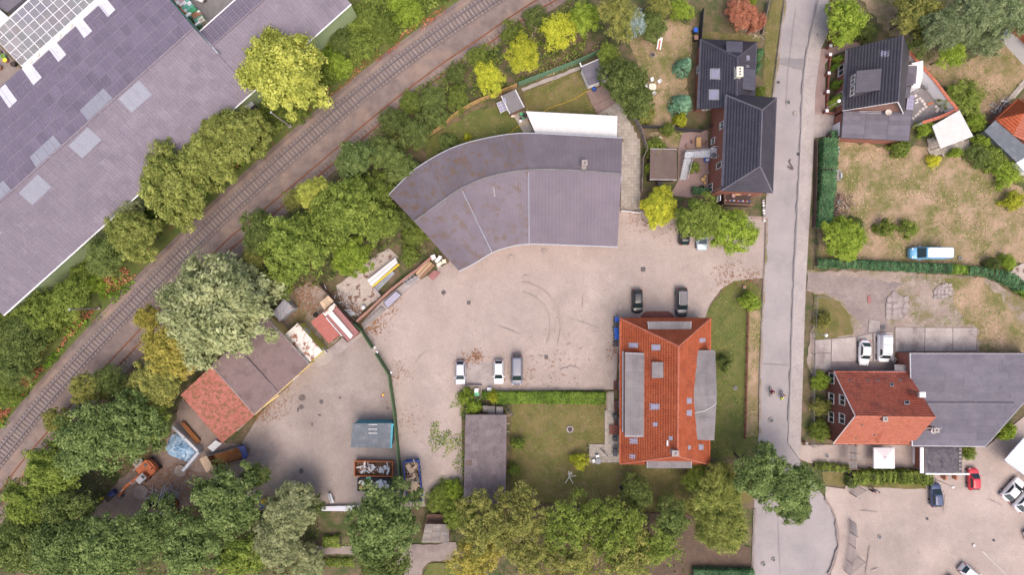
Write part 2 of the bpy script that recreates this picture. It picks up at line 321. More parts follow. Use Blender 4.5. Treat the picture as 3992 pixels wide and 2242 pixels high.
glassmat('water_dark',(0.03,0.028,0.03),0.1)
# vehicles
def paint(n,c,rough=0.28,metal=0.0): mat(n,c,rough=rough,spec=0.5,coat=0.5,metal=metal)
paint('car_white',(0.80,0.79,0.81)); paint('car_silver',(0.56,0.56,0.64),metal=0.2); paint('car_grey',(0.15,0.155,0.205),.45)
paint('car_black',(0.018,0.017,0.022)); paint('car_anthracite',(0.065,0.062,0.075),metal=0.2); paint('car_navy',(0.055,0.075,0.155),metal=0.1)
paint('car_red',(0.58,0.035,0.055)); paint('car_blue',(0.16,0.42,0.66)); paint('car_pale',(0.42,0.50,0.56),metal=0.2)
mat('lamp_red',(0.45,0.02,0.02),rough=0.2,spec=0.6); mat('lamp_clear',(0.70,0.68,0.70),rough=0.15,spec=0.6); mat('lamp_amber',(0.75,0.42,0.05),rough=0.2)
mat('rim',(0.36,0.36,0.39),rough=0.35,metal=0.5)
# foliage
leafmat('leaf_willow',(0.105,0.12,0.022),(0.255,0.27,0.06),(0.38,0.375,0.10))
leafmat('leaf_willow_green',(0.065,0.08,0.02),(0.175,0.195,0.052),(0.31,0.32,0.10))
leafmat('leaf_willow_pale',(0.085,0.10,0.045),(0.19,0.205,0.10),(0.31,0.32,0.185))
leafmat('leaf_green',(0.05,0.072,0.015),(0.13,0.168,0.036),(0.225,0.26,0.062))
leafmat('leaf_bright',(0.068,0.105,0.015),(0.17,0.225,0.035),(0.27,0.32,0.06))
leafmat('leaf_dark',(0.035,0.05,0.016),(0.092,0.12,0.036),(0.165,0.19,0.065))
leafmat('leaf_maple',(0.038,0.06,0.02),(0.105,0.142,0.047),(0.19,0.23,0.09))
leafmat('leaf_yellow',(0.12,0.14,0.02),(0.28,0.29,0.035),(0.44,0.385,0.05))
leafmat('leaf_olive',(0.065,0.075,0.022),(0.165,0.17,0.05),(0.285,0.26,0.08))
leafmat('leaf_gold',(0.12,0.115,0.025),(0.25,0.225,0.055),(0.38,0.32,0.09))
leafmat('leaf_spruce',(0.10,0.14,0.13),(0.22,0.27,0.26),(0.36,0.40,0.39))
leafmat('leaf_thuja',(0.045,0.10,0.06),(0.11,0.20,0.13),(0.20,0.30,0.21))
leafmat('leaf_pine',(0.06,0.085,0.035),(0.14,0.17,0.085),(0.24,0.26,0.15))
leafmat('leaf_hedge',(0.05,0.09,0.016),(0.12,0.185,0.03),(0.18,0.25,0.05))
leafmat('leaf_hedge_dark',(0.03,0.075,0.035),(0.07,0.14,0.065),(0.12,0.20,0.10))
leafmat('leaf_dead',(0.12,0.05,0.032),(0.23,0.09,0.055),(0.30,0.16,0.10),0.1)
leafmat('leaf_bramble',(0.045,0.065,0.015),(0.12,0.155,0.035),(0.21,0.235,0.06))
leafmat('leaf_nettle',(0.05,0.10,0.012),(0.125,0.215,0.025),(0.20,0.30,0.05))
leafmat('leaf_redweed',(0.12,0.045,0.03),(0.24,0.085,0.05),(0.30,0.16,0.08),0.1)
leafmat('leaf_flower',(0.45,0.36,0.02),(0.70,0.56,0.03),(0.78,0.66,0.10),0.1)
leafmat('leaf_flower_pink',(0.50,0.25,0.25),(0.68,0.45,0.42),(0.76,0.62,0.6),0.1)
leafmat('leaf_dry',(0.15,0.115,0.05),(0.28,0.21,0.11),(0.40,0.30,0.18),0.1)
leafmat('grass_green',(0.05,0.085,0.02),(0.115,0.15,0.04),(0.19,0.19,0.07),0.1)
leafmat('grass_dry',(0.15,0.125,0.055),(0.27,0.20,0.11),(0.40,0.29,0.19),0.1)
# ================================================================ GROUND
rng = random.Random(7)
_zc = [0]
def jag(pts,step=0.9,amp=0.18,seed=1):
    r = random.Random(seed); out = []
    n = len(pts)
    for i in range(n):
        a,b = Vector(pts[i]),Vector(pts[(i+1) % n]); k = max(1,int((b-a).length/step)); nn = Vector((-(b-a).y,(b-a).x,0)).normalized()
        for j in range(k):
            p = a.lerp(b,j/k)
            if j: p = p + nn*r.uniform(-amp,amp)
            out.append(p)
    return out
def zone(name,m,pts,amp=0.0,step=0.9,z=None,kind='structure'):
    _zc[0] += 1; z = 0.004*_zc[0] if z is None else z
    pts = [Vector((p[0],p[1],0)) for p in pts]
    if amp: pts = jag(pts,step,amp,_zc[0])
    bm = bmesh.new(); f = bm.faces.new([bm.verts.new((p.x,p.y,z)) for p in pts]); bm.normal_update()
    if f.normal.z < 0: f.normal_flip()
    bmesh.ops.triangulate(bm,faces=[f]); me = bpy.data.meshes.new(name); bm.to_mesh(me); bm.free(); me.materials.append(M[m])
    o = link(name,me); o['kind'] = kind; return o
def inside(p,poly):
    c = False; n = len(poly); x,y = p[0],p[1]
    for i in range(n):
        x1,y1,x2,y2 = poly[i][0],poly[i][1],poly[i-1][0],poly[i-1][1]
        if (y1 > y) != (y2 > y) and x < (x2-x1)*(y-y1)/(y2-y1)+x1: c = not c
    return c
def catmull(P,step=0.4):
    P = [Vector(p) for p in P]; out = []
    for i in range(1,len(P)-2):
        p0,p1,p2,p3 = P[i-1],P[i],P[i+1],P[i+2]; n = max(2,int((p2-p1).length/step))
        for k in range(n):
            t = k/n; out.append(0.5*((2*p1)+(p2-p0)*t+(2*p0-5*p1+4*p2-p3)*t*t+(3*p1-p0-3*p2+p3)*t**3))
    out.append(P[-2]); return out
def resample(pts,d):
    out = [pts[0].copy()]; acc = 0.0
    for a,b in zip(pts[:-1],pts[1:]):
        L = (b-a).length
        while acc+L >= d:
            t = (d-acc)/L; a = a.lerp(b,t); L = (b-a).length; out.append(a.copy()); acc = 0.0
        acc += L
    return out
g = MB(); g.add([(-420,-420,0),(420,-420,0),(420,420,0),(-420,420,0)],[(0,1,2,3)]); tag(g.build('ground','soil'),kind='structure')
zone('embankment','bank',[D(-60,880),D(-60,790),D(340,480),D(800,90),D(930,-60),D(1290,-60),D(1130,60),D(905,210),D(600,465),D(300,730),D(0,1090),D(-60,1160)],0.5)
zone('garden_soil','soil',[D(990,480),D(1070,350),D(1250,235),D(1490,130),D(1560,60),D(1560,-40),D(1740,-40),D(1760,320),D(1710,560),D(1620,560),D(1500,400)])
# lawns
LAWNS = []
def lawn(m,pts,amp=0.35,dens=1.0):
    LAWNS.append((pts,m,dens)); return zone('lawn',m,pts,amp,0.7)
lawn('lawn_dry',[t02(880,300),t02(960,200),t02(1080,160),t02(1180,130),t02(1340,190),t02(1345,400),t02(1300,560),t02(1320,800),t02(1230,950),t02(1000,960),t02(920,900),t02(1000,650),t02(930,450)])
lawn('lawn_mid',[t02(80,690),t02(500,530),t02(630,860),t02(100,840)],0.1)
lawn('lawn_green',[t01(1270,1060),t01(1400,980),t01(1640,830),t01(1800,800),t01(1929,830),t02(20,900),t02(80,1000),t02(0,1030),t01(1600,1110),t01(1400,1180),t01(1290,1220)],0.2)
lawn('lawn_dry',[t02(1100,990),t02(1270,1000),t02(1260,1110),t02(1100,1100),t02(1010,1010)],0.2)
lawn('lawn_mid',[t22(-10,150),t22(690,155),t22(700,465),t22(575,465),t22(570,600),t22(1470,615),t22(1800,600),t22(1790,900),t22(1400,1000),t22(900,1000),t22(100,950),t22(-20,900)],0.15)
lawn('lawn_green',[t12(1410,945),t12(1530,800),t12(1600,690),t12(1700,655),t12(1800,680),t12(1862,740),t12(1868,900),t12(1845,1447),t22(1850,400),t22(1800,560),t22(1480,560),t12(1485,1300)],0.12)
lawn('lawn_dry',[t12(1770,900),t12(1868,880),t12(1848,1400),t22(1845,400),t22(1745,410)],0.1)
lawn('lawn_dry',[t03(560,1060),t03(900,1110),t03(1200,1100),t03(1240,1200),t03(1500,1130),t03(1620,1130),t03(1929,1447),t03(2050,1500),t13(2050,480),t13(1650,590),t13(1000,550),t13(360,510),t13(370,300),t13(460,0),t03(465,1447),t03(500,1080)],0.4)
lawn('lawn_dry',[t03(700,0),t03(760,-40),t03(1000,-40),t03(1100,150),t03(1130,300),t03(1400,480),t03(1700,380),t03(1740,290),t03(1960,480),t03(1929,640),t03(1750,800),t03(1640,960),t03(1520,900),t03(1440,800),t03(1060,360),t03(900,240)],0.4)
lawn('lawn_mid',[t03(-5,0),t03(118,0),t03(60,420),t03(28,740),t02(1929,900),t02(1880,600),t02(1900,200),t02(1960,0)],0.15)
lawn('lawn_mid',[t02(1400,240),t02(1860,250),t02(1850,310),t02(1400,290)],0.2)
lawn('lawn_mid',[t23(390,660),t23(580,660),t23(640,780),t23(760,790),t23(1190,800),t23(1240,690),t23(700,640),t23(330,600)],0.1)
# yards and paving
zone('yard_paving','yard',[D(1925,545),D(1919,700),D(1880,703),D(1845,708),D(1812,729),D(1785,766),D(1772,805),D(1560,830),D(1548,980),D(1160,986),D(1165,1275),D(1004,1275),D(985,950),D(905,835),D(1000,740),D(1130,660),D(1140,600),D(1300,560),D(1560,520),D(1650,535)])
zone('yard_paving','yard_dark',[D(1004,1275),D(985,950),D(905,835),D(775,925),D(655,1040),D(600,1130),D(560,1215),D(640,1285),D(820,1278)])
zone('storage_ground','brown_dirt',[D(225,1310),D(300,1205),D(420,1120),D(460,1000),D(560,1110),D(632,1130),D(610,1180),D(600,1240),D(420,1290),D(330,1310)],0.3)
zone('sand_floor','sand',[t11(600,700),t11(760,590),t11(900,470),t11(1000,420),t11(1070,490),t11(840,660),t11(940,780),t11(830,860),t11(760,950),t11(640,830)],0.15)
zone('back_yard','lot',[t11(240,760),t11(400,670),t11(540,760),t11(740,960),t11(540,1200),t11(200,1060),t11(80,930)],0.1)
zone('parking_concrete','concrete',[t11(1575,1280),t11(1785,1280),t11(1785,1455),t11(1570,1455)])
zone('road','asphalt',[W(3056,-60),W(3054,0),W(3007,384),W(2981,854),W(2977,1009),W(2967,1217),W(2956,1500),W(2956,1700),W(2938,1984),W(2928,2242),W(2926,2320),
     W(3190,2320),W(3225,2242),W(3246,2207),W(3262,2150),W(3267,2109),W(3262,2050),W(3251,2005),W(3235,1970),W(3215,1943),W(3160,1870),W(3114,1790),W(3080,1745),W(3069,1728),W(3074,1647),
     W(3080,1500),W(3093,1113),W(3102,942),W(3111,750),W(3128,363),W(3142,223),W(3166,104),W(3189,0),W(3200,-60)])
zone('sidewalk','sidewalk',[W(3192,-60),W(3191,0),W(3168,104),W(3144,223),W(3130,363),W(3113,750),W(3104,942),W(3095,1113),W(3082,1500),W(3076,1647),W(3071,1728),W(3116,1790),W(3140,1800),W(3121,1720),
     W(3128,1500),W(3140,1128),W(3153,890),W(3162,750),W(3172,540),W(3178,360),W(3199,192),W(3232,119),W(3238,0),W(3242,-60)])
zone('brick_path','brick_paving',[t03(400,365),t03(480,360),t03(590,318),t03(690,318),t03(690,345),t03(600,370),t03(480,420),t03(430,480),t03(432,830),t03(500,860),t03(500,1010),t03(345,1040),t03(360,700)])
zone('driveway','concrete',[t03(345,860),t03(500,866),t03(505,1012),t03(345,1040)])
zone('patio','slab_dark',[t03(1090,600),t03(1130,580),t03(1440,850),t03(1240,900),t03(1080,945),t03(1040,830)])
zone('gravel_lot','lot',[t13(290,585),t13(700,590),t13(1300,610),t13(1650,640),t13(1929,800),t13(2060,860),t13(2060,1210),t13(960,1210),t13(440,1350),t13(340,1400),t13(300,1300),t13(350,760),t13(290,735)],0.3)
zone('dirt_track','lot_dark',[t13(300,600),t13(700,640),t13(1030,690),t13(900,760),t13(880,900),t13(900,1010),t13(760,1050),t13(640,930),t13(540,800),t13(420,740),t13(290,735)],0.25)
lawn('lawn_mid',[t13(340,760),t13(420,765),t13(540,820),t13(620,930),t13(640,1070),t13(500,1100),t13(350,1110)],0.2)
lawn('lawn_dry',[t13(1300,640),t13(1620,650),t13(1760,800),t13(1929,1000),t13(2050,1100),t13(2050,1205),t13(1600,1205),t13(1580,1020),t13(1480,1000),t13(1400,850),t13(1400,740)],0.5)
def slab_field(name,cells,tt,z,m='concrete_slab'):
    base = zone(name,'lot_dark',[tt(*p) for p in cells[0]])
    for q in cells[1:]: p = [tt(*c) for c in q]; MB().prism(p,z-.05,z+random.Random(q[0][0]).uniform(0,.012)).build('concrete_piece',m,base)
slab_field('concrete_apron',[[(950,1015),(1570,1020),(1570,1195),(950,1200)],[(955,1016),(1176,1018),(1172,1196),(955,1198)],[(1180,1018),(1384,1019),(1384,1194),(1176,1196)],[(1388,1019),(1566,1021),(1560,1185),(1388,1194)]],t13,.22)
slab_field('parking_pad',[[(350,1110),(650,1085),(760,960),(880,980),(940,1030),(960,1340),(440,1340),(345,1330)],[(480,1102),(655,1088),(668,1270),(475,1272)],[(352,1112),(474,1104),(470,1205),(352,1208)],[(352,1212),(470,1210),(468,1330),(350,1328)],[(672,1085),(780,1060),(785,1270),(676,1272)],[(760,955),(840,968),(838,1050),(752,1052)],[(790,1058),(935,1050),(940,1265),(795,1270)]],t13,.22)
zone('yard_paving','yard',[t23(245,470),t23(620,465),t23(1085,470),t23(1640,485),t23(1929,250),t23(2100,90),t23(2100,1560),t23(440,1560),t23(490,1380),t23(524,1270),t23(532,1190),t23(524,1080),t23(500,990),t23(470,930),t23(432,870),t23(430,780),t23(580,800),t23(600,660),t23(300,600),t23(240,575)])
lawn('lawn_mid',[t23(405,668),t23(575,668),t23(580,775),t23(420,765)],0.1)
lawn('lawn_mid',[t23(640,690),t23(1200,690),t23(1190,800),t23(790,790),t23(650,770)],0.12)
zone('brick_yard','brick_paving',[t02(1270,1000),t02(1460,980),t02(1470,1180),t02(1460,1447),t12(1320,40),t12(1180,20),t02(1240,1360),t02(1240,1120)])
zone('yard_path','lot_dark',[t21(300,1240),t21(700,1230),t21(1080,1230),t21(1300,1215),t21(1500,1200),t21(1520,1330),t21(1320,1340),t21(1250,1400),t21(1240,1480),t21(1060,1480),t21(1060,1330),t21(700,1290),t21(300,1290)],0.2)
zone('grove_floor','litter',[t22(150,900),t22(1400,1000),t22(1780,1240),t22(1790,1390),t22(1340,1390),t22(1290,1500),t22(100,1500),t22(60,1100)],0.3)
zone('courtyard','slab_dark',[t00(1270,-40),t00(1540,240),t00(1850,-40)],z=0.02)
zone('nursery_yard','lot_dark',[t00(-40,300),t00(160,520),t00(-40,720)],z=0.02)
lawn('lawn_green',[t21(1290,1360),t21(1530,1345),t21(1520,1480),t21(1250,1480)],0.1)
_zc[0] += 2
zone('dirt_band','soil',[t13(345,520),t13(900,545),t13(1640,600),t13(1900,720),t13(1890,760),t13(1640,640),t13(900,590),t13(345,585)],0.2)
zone('bare_patch','sand',[t13(1850,560),t13(1929,530),t13(2000,640),t13(1929,710),t13(1800,630)],0.4,0.5)
for q in ([(62,435),(170,440),(205,445),(280,440),(275,530),(190,515),(170,500),(62,485)],):
    zone('asphalt_repair','asphalt_patch',[t03(*p) for p in q])
zone('oil_stain','stain',[t03(140,1250),t03(150,1247),t03(172,1262),t03(160,1230),t03(152,1215),t03(165,1195),t03(172,1200),t03(166,1220),t03(195,1268),t03(188,1280),t03(165,1275)])
for i,(x,y,a,b) in enumerate([(345,115,26,22),(490,145,16,16),(340,185,18,16),(315,205,8,16),(340,665,17,20),(630,115,10,8),(250,770,9,9),(988,190,8,10),(475,245,12,5),(420,315,6,12)]):
    zone('oil_stain','stain',[t21(x+a*math.cos(k*0.7),y+b*math.sin(k*0.7)) for k in range(9)],0.12,0.25)
for i,(x,y,a,b,tt) in enumerate([(100,640,26,16,t12),(805,865,13,22,t12),(430,1340,70,30,t12),(140,1240,14,9,t12),(205,1240,12,14,t12),(470,1410,10,10,t12),(1915,500,18,28,t11)]):
    zone('dirt_stain','yard_mark',[tt(x+a*math.cos(k*0.5),y+b*math.sin(k*0.5)) for k in range(12)],0.2,0.3)
for (cx,cy,r0,r1,a0,a1) in [(30,1010,325,333,-85,25),(20,1015,259,266,-80,30)]:   # turning tracks of a lorry
    ps = [(cx+r0*math.cos(R(a)),cy+r0*1.02*math.sin(R(a))) for a in range(a0,a1,5)] + [(cx+r1*math.cos(R(a)),cy+r1*1.02*math.sin(R(a))) for a in range(a1,a0,-5)]
    zone('tyre_track','yard_mark',[t12(*p) for p in ps])
for x0,y0,x1,y1,w in ((1600,1262,1790,1447,.10),(1610,1268,1640,1300,.18)):
    a,b = t23(x0,y0),t23(x1,y1); d = (b-a).normalized(); n_ = Vector((-d.y,d.x,0))*w/2; zone('paint_mark','chalk',[a+n_,b+n_,b-n_,a-n_])
zone('paint_mark','chalk',[t23(1545+12*math.cos(k),1222+14*math.sin(k)) for k in range(6)],.08,.2)
for pts,w in (([W(3016,1830),W(3030,2000),W(3040,2240)],.025),([W(3100,30),W(3070,280),W(3062,420)],.025),([W(2960,1420),W(3080,1425)],.03)):
    for a,b in zip(pts[:-1],pts[1:]):
        d = (b-a).normalized(); n_ = Vector((-d.y,d.x,0))*w; zone('asphalt_seam','asphalt_patch',[a+n_,b+n_,b-n_,a-n_])
r_ = random.Random(77)
for k in range(10):
    c = W(r_.uniform(1560,2450),r_.uniform(1020,1500)) if k < 5 else t23(r_.uniform(650,1900),r_.uniform(850,1440)); L_ = r_.uniform(.6,3.2); a = r_.uniform(-.5,.5)+(0 if k % 2 else 1.2); u_ = Vector((math.cos(a),math.sin(a),0)); v_ = Vector((-u_.y,u_.x,0))*r_.uniform(.05,.16)
    zone('scuff_mark','yard_mark',[c-u_*L_,c-u_*L_*.3+v_,c+u_*L_,c+u_*L_*.2-v_*.6],.05,.4)
# fallen leaves in drifts (too many to count)
def leaf_drift(spots,seed,m='leaf_litter',size=0.10):
    r = np.random.default_rng(seed); P = []
    for p,rad,n in spots: P.append(np.c_[r.normal(p.x,rad/2,n),r.normal(p.y,rad/2,n),r.uniform(0.2,0.27,n)])
    P = np.concatenate(P); n = len(P); a = r.uniform(0,6.28,n); s = r.uniform(0.5,1.2,n)*size
    V = np.empty((n,4,3)); 
    for k in range(4): V[:,k] = P + np.c_[np.cos(a+k*1.571)*s,np.sin(a+k*1.571)*s,r.uniform(-.02,.02,n)]
    me = np_mesh('fallen_leaves',V.reshape(-1,3),np.arange(4*n).reshape(n,4),m); o = link('fallen_leaves',me)
    tag(o,'scattered brown fallen leaves lying in drifts on the paved yards','leaves',kind='stuff')
leaf_drift([(t11(1655,1235),1.2,150),(t11(1560,1270),1.5,60),(t11(900,990),1.8,160),(t11(830,1000),1.5,100),(t11(1000,860),2.5,120),(t11(1090,1350),2,60),(t12(300,1340),6,120),(t12(60,1400),3,110),
    (t12(770,1200),1.5,90),(t12(950,170),3,140),(t12(1200,200),3,140),(t11(360,740),3,300),(t11(280,880),3,220),(t11(430,860),2,120),(t20(1300,760),6,900),(t20(1100,640),4,300),(t20(1500,780),5,350),(t21(150,160),3,160),(t21(30,230),2,120),(t21(1130,270),3,60),(t12(1630,650),3,160),(t12(1790,650),2,80)],3)

def dirt_strip(pts,w,m,amp,seed):
    P = catmull([pts[0]]+pts+[pts[-1]],.8); _n = []; r = random.Random(seed)
    for i,p in enumerate(P):
        a,b = P[max(0,i-1)],P[min(len(P)-1,i+1)]; t = (b-a).normalized(); _n.append(p+Vector((t.y,-t.x,0))*(w*r.uniform(.3,1.3)))
    zone('gutter_dirt',m,P+_n[::-1],amp,.6)
dirt_strip([W(3188,0),W(3165,104),W(3141,223),W(3127,363),W(3110,750),W(3101,942),W(3092,1113),W(3079,1500),W(3073,1647)],.22,'asphalt_patch',.03,1)
dirt_strip([W(2956,1690),W(2957,1500),W(2968,1217),W(2978,1009),W(2982,854)],.35,'lot',.1,2); dirt_strip([W(2929,2240),W(2939,1984)],.3,'lot_dark',.1,3); dirt_strip([W(3008,384),W(3030,200),W(3055,0)],.35,'lot',.1,4)
dirt_strip([W(3226,2242),W(3247,2207),W(3268,2109),W(3252,2005),W(3216,1943)],-.4,'lot_dark',.1,5)
# ---- kerbs: stones one by one along the road
def kerb_line(pts,label,seed=0):
    t = thing('kerb',label,'kerb',Vector((pts[0].x,pts[0].y,0)),group='kerbs along the road')
    P = resample(catmull([pts[0]-(pts[1]-pts[0])]+pts+[pts[-1]+(pts[-1]-pts[-2])],0.5),1.0)
    me = MB().box((0,0,0.06),(0.97,0.14,0.12)).mesh('kerb_stone','kerb')
    for a,b in zip(P[:-1],P[1:]):
        o = bpy.data.objects.new('kerb_stone',me); C.objects.link(o); o.parent = t
        m = (a+b)/2-ORG[t.name]; o.location = (m.x,m.y,0.10); o.rotation_euler = (0,0,math.atan2(b.y-a.y,b.x-a.x))
kerb_line([W(3190,0),W(3167,104),W(3143,223),W(3129,363),W(3112,750),W(3103,942),W(3094,1113),W(3081,1500),W(3075,1647),W(3070,1728)],'long kerb of grey stones between the road and the pavement')
kerb_line([W(3215,1943),W(3251,2005),W(3267,2109),W(3246,2207),W(3225,2242)],'curved kerb round the turning circle at the bottom of the road')
kerb_line([W(2938,1984),W(2933,2120),W(2928,2242)],'short straight kerb on the west side of the road beyond the big trees')

# ---- railway
cl = catmull([W(-330,2240),W(-150,1985),W(27,1754),W(234,1500),W(573,1135),W(969,750),W(1503,293),W(1916,0),W(2300,-240),W(2600,-420)],0.8)
def offs(pts,d):
    out = []
    for i,p in enumerate(pts):
        a = pts[max(0,i-1)]; b = pts[min(len(pts)-1,i+1)]; t = (b-a).normalized(); out.append(p+Vector((t.y,-t.x,0))*d)
    return out
bl = MB(); prof = [(-2.9,0.0),(-2.1,0.28),(-1.2,0.30),(1.4,0.30),(3.4,0.26),(5.6,0.22),(6.6,0.0)]
rows = [[(q.x,q.y,z+0.01) for q in offs(cl,d)] for d,z in prof]; n = len(cl)
for r_ in rows: bl.v += r_
bl.f = [(j*n+i,(j+1)*n+i,(j+1)*n+i+1,j*n+i+1) for j in range(len(prof)-1) for i in range(n-1)]
tag(bl.build('railway_ballast','ballast',fixn=True),kind='structure')
def rail_bars(mb,pts,z,w=0.075,h=0.14):
    L,Rr = offs(pts,-w/2),offs(pts,w/2); n = len(pts)
    for q,zz in ((L,z),(Rr,z),(Rr,z+h),(L,z+h)): mb.v += [(p.x,p.y,zz) for p in q]
    mb.f += [((j*n)+i,(j*n)+i+1,(((j+1) % 4)*n)+i+1,(((j+1) % 4)*n)+i) for j in range(4) for i in range(n-1)]
    return mb
def track(label,pts,sl_mat,rl_mat,spacing,z0,sleepers=True,slen=2.6):
    mid = pts[len(pts)//2]; t = thing('railway_track',label,'railway',Vector((mid.x,mid.y,0)))
    for d in (-0.755,0.755):
        rl = rail_bars(MB(),offs(pts,d),z0+0.10,.20,.09).build('rail','rail_foot' if rl_mat == 'rail_steel' else rl_mat,t,fixn=True); rail_bars(MB(),offs(pts,d),z0+0.19,.07,.07).build('rail_head',rl_mat,rl,fixn=True)
    if sleepers:
        me = MB().box((0,0,0),(slen,0.26,0.16)).mesh('sleeper',sl_mat); P = resample(pts,spacing)
        for a,b in zip(P[:-1],P[1:]):
            if abs(a.x) > 86 or abs(a.y) > 50: continue
            o = bpy.data.objects.new('sleeper',me); C.objects.link(o); o.parent = t
            o.location = (a.x-mid.x,a.y-mid.y,z0+0.02); o.rotation_euler = (0,0,math.atan2(b.y-a.y,b.x-a.x)+math.pi/2)
tb_ = MB(); L1,L2 = offs(cl,-1.45),offs(cl,1.45); tb_.v = [(p.x,p.y,.325) for p in L1]+[(p.x,p.y,.325) for p in L2]; tb_.f = [(i,len(cl)+i,len(cl)+i+1,i+1) for i in range(len(cl)-1)]; tag(tb_.build('track_bed','track_bed',fixn=True),kind='structure')
track('railway track in use, with pale sleepers and shiny rails',cl,'sleeper','rail_steel',0.66,0.31)
cl2 = catmull([W(-140,2130),W(0,1955),W(104,1813),W(300,1585),W(480,1385),W(855,994),W(1000,869),W(1236,669),W(1422,510),W(1580,381),W(1736,264),W(1881,166),W(2080,30),W(2250,-60),W(2400,-140)],0.8)
track('disused railway siding with rusty rails beside the main track',cl2,'old_sleeper','rail_rust',0.75,0.145)

# ---- paving laid slab by slab
def slabs(name,poly,ang,su,sv,m,z,gap=0.02,label=None,jitter=0.004,offset_rows=False):
    base = zone(name,'lot',poly,z=z-0.012)
    c = centroid(poly); u = Vector((math.cos(ang),math.sin(ang),0)); v = Vector((-u.y,u.x,0))
    U = [(Vector(p)-c).dot(u) for p in poly]; V_ = [(Vector(p)-c).dot(v) for p in poly]; r = random.Random(len(poly)); k = 0
    me = MB().box((0,0,0),(su-gap,sv-gap,0.05)).mesh('paving_slab',m); a = min(U); row = 0; b = min(V_)
    while b < max(V_):
        a = min(U) - (su/2 if offset_rows and row % 2 else 0)
        while a < max(U):
            p = c+u*(a+su/2)+v*(b+sv/2)
            if inside(p,poly) and k < 300:
                o = bpy.data.objects.new('paving_slab',me); C.objects.link(o); o.parent = base; k += 1
                o.location = (p.x,p.y,z+r.uniform(-jitter,jitter)-0.013); o.rotation_euler = (r.uniform(-.01,.01),r.uniform(-.01,.01),ang)
            a += su
        b += sv; row += 1
    return base
slabs('slab_path',[t02(785,930),t02(888,930),t02(955,1080),t02(962,1180),t02(960,1447),t12(945,150),t12(805,145),t02(822,1040),t02(785,1030)],0.0,0.52,0.52,'slab_stone',0.20)
slabs('slab_terrace',[t22(575,462),t22(698,466),t22(700,75),t22(748,75),t22(800,460),t22(800,600),t22(572,598)],0.0,0.50,0.50,'slab_stone',0.20)
slabs('slab_patio',[t02(0,850),t02(80,830),t02(165,997),t02(80,1000),t02(20,900)],R(-60),0.8,0.8,'slab_stone',0.20)
slabs('slab_patio',[t02(690,800),t02(780,760),t02(880,930),t02(786,925),t02(785,870),t02(640,860)],R(-35),0.5,0.5,'slab_stone',0.195)
slabs('slab_terrace',[t03(1190,1040),t03(1270,1050),t03(1300,1118),t03(1530,1040),t03(1530,1110),t03(1400,1160),t03(1215,1165)],R(25),0.6,0.6,'slab_stone',0.20)
slabs('slab_path',[t03(1929,600),t03(1929,650),t03(1850,740),t03(1790,760),t03(1850,690)],R(50),0.55,0.45,'slab_stone',0.20)
# white squares set in the dark patio
pat = [(1110,720),(1120,752),(1143,742),(1160,760),(1177,782),(1165,820),(1143,838),(1127,858),(1110,872),(1092,890),(1187,803),(1265,802),(1282,820),(1300,802),(1305,830),(1270,835),(1320,818)]
pb = bpy.data.objects['patio']; me = MB().box((0,0,0),(0.42,0.42,0.04)).mesh('patio_tile','slab_white')
for x,y in pat:
    o = bpy.data.objects.new('patio_tile',me); C.objects.link(o); o.parent = pb; p = t03(x,y); o.location = (p.x,p.y,0.135); o.rotation_euler = (0,0,R(45))
# cracked concrete plates in the gravel lot
def plates(poly,sz,seed,z,m='concrete'):
    r = random.Random(seed); c = centroid(poly); k = 0
    xs = [p[0] for p in poly]; ys = [p[1] for p in poly]; base = zone('cracked_slab','lot_dark',poly,0.15,z=z-0.02)
    x = min(xs)
    while x < max(xs):
        y = min(ys)
        while y < max(ys):
            p = Vector((x+sz/2+r.uniform(-.2,.2)*sz,y+sz/2+r.uniform(-.2,.2)*sz,0))
            if inside(p,poly):
                n = r.randint(5,7); a0 = r.uniform(0,6); pts = [p+Vector((math.cos(a0+i*6.283/n),math.sin(a0+i*6.283/n),0))*sz*r.uniform(0.44,0.56) for i in range(n)]
                MB().prism(pts,z-0.015,z+0.02+r.uniform(0,0.015)).build('concrete_piece',m,base)
            y += sz
        x += sz
plates([t13(1240,740),t13(1280,700),t13(1370,690),t13(1385,740),t13(1340,800),t13(1250,800)],0.62,4,0.23)
plates([t13(880,860),t13(900,780),t13(960,750),t13(1040,800),t13(1060,900),t13(1000,960),t13(935,960),t13(890,950)],0.95,5,0.23)
